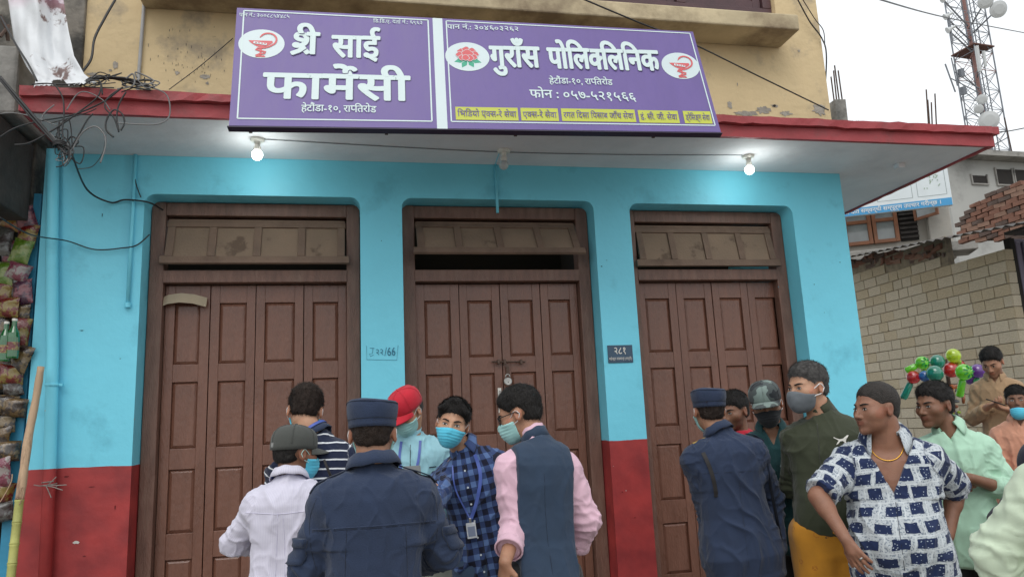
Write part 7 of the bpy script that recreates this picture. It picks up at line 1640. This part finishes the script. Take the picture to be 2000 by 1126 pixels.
bl = drape(o, [(-.06, .80 * s)], FR, -.004)
q = MB(); n_ = 40; vs = []
for i in range(n_):
    a = 2 * math.pi * i / n_; x, y = .190 * math.cos(a), .140 * math.sin(a); vs += [(x + float(o.pel[0]), y + .01, .835 * s), (x + float(o.pel[0]), y + .01, .875 * s)]
q.add(vs, [(2 * i, (2 * i + 2) % (2 * n_), (2 * i + 3) % (2 * n_), 2 * i + 1) for i in range(n_)]); ob = q.build('belt', M_lash, o.root, smooth=True, world=False); s_ = ob.modifiers.new('solid', 'SOLIDIFY'); s_.thickness = .004
kp = at_d(1700, 1100, 3.27); kr = empty('key_ring', kp, 'steel key ring hanging from the belt of the man in the square print shirt', 'keys'); q = MB(); q.tube([kp + Vector((.012 * math.cos(R(a)), 0, .012 * math.sin(R(a)))) for a in range(0, 361, 30)], .0018, 5); q.build('ring', M_steel, kr); q = MB(); q.tube([kp + Vector((0, 0, .045)), kp + Vector((0, 0, .012))], .003, 6); q.build('hook', M_steel, kr)
q = MB(); q.box((kp.x - .004, kp.y - .002, kp.z - .06), (kp.x + .005, kp.y + .002, kp.z - .01), jit=.001); q.build('key', M_steel, kr)
wr = Vector(o.hands[0][4 + 1 + 3][0].tolist()) if False else None
rp = o.hands[0]; fb_ = [x for x in rp if x[4] == 'f'][6]; a_, b_ = Vector(fb_[0]), Vector(fb_[1]); q = MB(); m_ = a_.lerp(b_, .35); dd_ = (b_ - a_).normalized(); q.tube([m_, m_ + dd_ * .007], [.0118, .0118], 12); q.build('finger_ring', M_steel, o.root, smooth=True, world=False)
# 12 mint shirt
o = person('man in a mint green shirt with folded arms behind the square print shirt', 1826, 792, 4.0, yaw=142, skin=SKb, head=(-42, 2, 0), neck=(.05, .03), hair='short', girth=1.0, shw=.168, armR=(('l', .22, .02, 1.14), ('l', .02, .19, 1.14)), armL=(('l', -.23, .02, 1.10), ('l', -.04, .20, 1.16)), hands=(dict(dr=(-1, .0, .05), nr=(0, -1, 0), curl=.5), dict(dr=(1, .05, .1), nr=(0, -1, 0), curl=.6)), tint=dict(beard=.15))
garment(o, C_mint, sleeve=1.5, seed=53, amp=.0085, vneck=(.07, .5), hem=-.28, flare=.03); trousers(o, C_dkp); collar(o, C_mint, stand=False, gap=34, h=.036, wing=.04)
# 13 tan shirt with phone
o = person('young man in a tan shirt looking down at his phone by the block wall', 1938, 707, 6.4, yaw=134, gz=GZ + .35, skin=SKa, head=(-16, 28, 0), neck=(.0, .05), hair='short', h=.0068, shw=.160, girth=.88, armR=(('l', .19, -.0, 1.14), ('l', .06, .20, 1.17)), armL=(('l', -.23, -.0, 1.12), ('l', -.02, .21, 1.14)), hands=(dict(dr=(-.7, .5, .15), nr=(-.2, .1, 1), curl=.6), dict(dr=(.8, .4, .15), nr=(.2, .1, 1), curl=.6)), tint=dict(beard=.3))
garment(o, C_tan, sleeve=1.75, seed=57, amp=.008, vneck=(.06, .5), hem=-.2); trousers(o, C_jean); collar(o, C_tan, stand=False, gap=30)
s = o.s
for x in (.09, -.09): patch(o, x - .045, x + .045, 1.16 * s, 1.26 * s, FR, C_tan, 'chest_pocket')
w_ = o.base + o.Rz @ Vector((.015, .30, 1.19)); ph = empty('phone', w_, 'dark phone in the hands of the man in the tan shirt', 'phone'); q = MB(); q.box((-.035, -.07, -.004), (.035, .07, .004), Matrix.Translation(w_) @ Matrix.Rotation(R(50), 4, 'Z') @ Matrix.Rotation(R(25), 4, 'X')); q.build('phone_body', M_lash, ph, bevel=.003)
# 14 seated boy
o = person('boy in a salmon shirt sitting on a ledge with blue mask pulled under his chin', 1986, 782, 5.5, yaw=130, gz=GZ + .35, skin=SKb, head=(4, -2, 0), neck=(.0, .03), hair='low', h=.0068, seated=True, hsc=.88, shw=.15, girth=.82, armR=(('l', .20, .10, .68), ('l', .16, .32, .55)), armL=(('l', -.20, .10, .68), ('l', -.14, .30, .55)), hands=(dict(dr=(0, .7, -.7), nr=(0, -.6, -.8), curl=.5), None))
garment(o, C_salm, sleeve=1.9, seed=61, amp=.009, vneck=(.06, .4)); trousers(o, C_jean, zhi=.1); collar(o, C_salm, stand=False, gap=30); mask(o, M_sky, low=.045)
sx, sy = o.base.x, o.base.y; tag(box('concrete_ledge', (sx - .45, sy - .12, GZ + .355), (sx + .7, sy + .45, GZ + .35 + float(o.pel[2]) - .11), M_conc, bevel=.015), 'concrete ledge the boy in the salmon shirt sits on', 'ledge')
# 15 person under a dark scarf
o = person('person with a dark navy scarf over the head at the right edge', 2040, 915, 3.3, yaw=140, skin=SKa, hair=None, face=True, neck=(0, .03), h=.007)
garment(o, C_hood, 'shawl', sleeve=2, seed=65, amp=.01, thick=.02, sl_loose=.03)
def scarf(q):
    d = smin(ell(q, (0, -.015, .02), (.098, .118, .115)), ell(q, (0, -.01, -.14), (.15, .13, .10)), .06); d = smin(d, ell(q, (0, .0, -.22), (.25, .15, .10)), .05); face_ = ell(q, (0, .115, -.02), (.055, .06, .085)); return smax(d + .003 * nse(q, 26, 2), -face_, .01)
hsdf(o, scarf, 'head_scarf', C_hood, .007, rad=.33); trousers(o, C_hood)
# 16 pale green shirt
o = person('person in a pale green shirt cut off by the right edge in the foreground', 2148, 790, 2.15, yaw=-38, skin=SKa, hair='short', face=False, neck=(0, .03), shw=.20, girth=1.15, chest=1.1, h=.007, armL=(('l', -.29, .03, 1.10), ('l', -.26, .12, .86)))
garment(o, C_pgreen, sleeve=2, seed=67, amp=.009, thick=.016, sl_loose=.022, hem=-.28); trousers(o, C_dkp); collar(o, C_pgreen, stand=False)
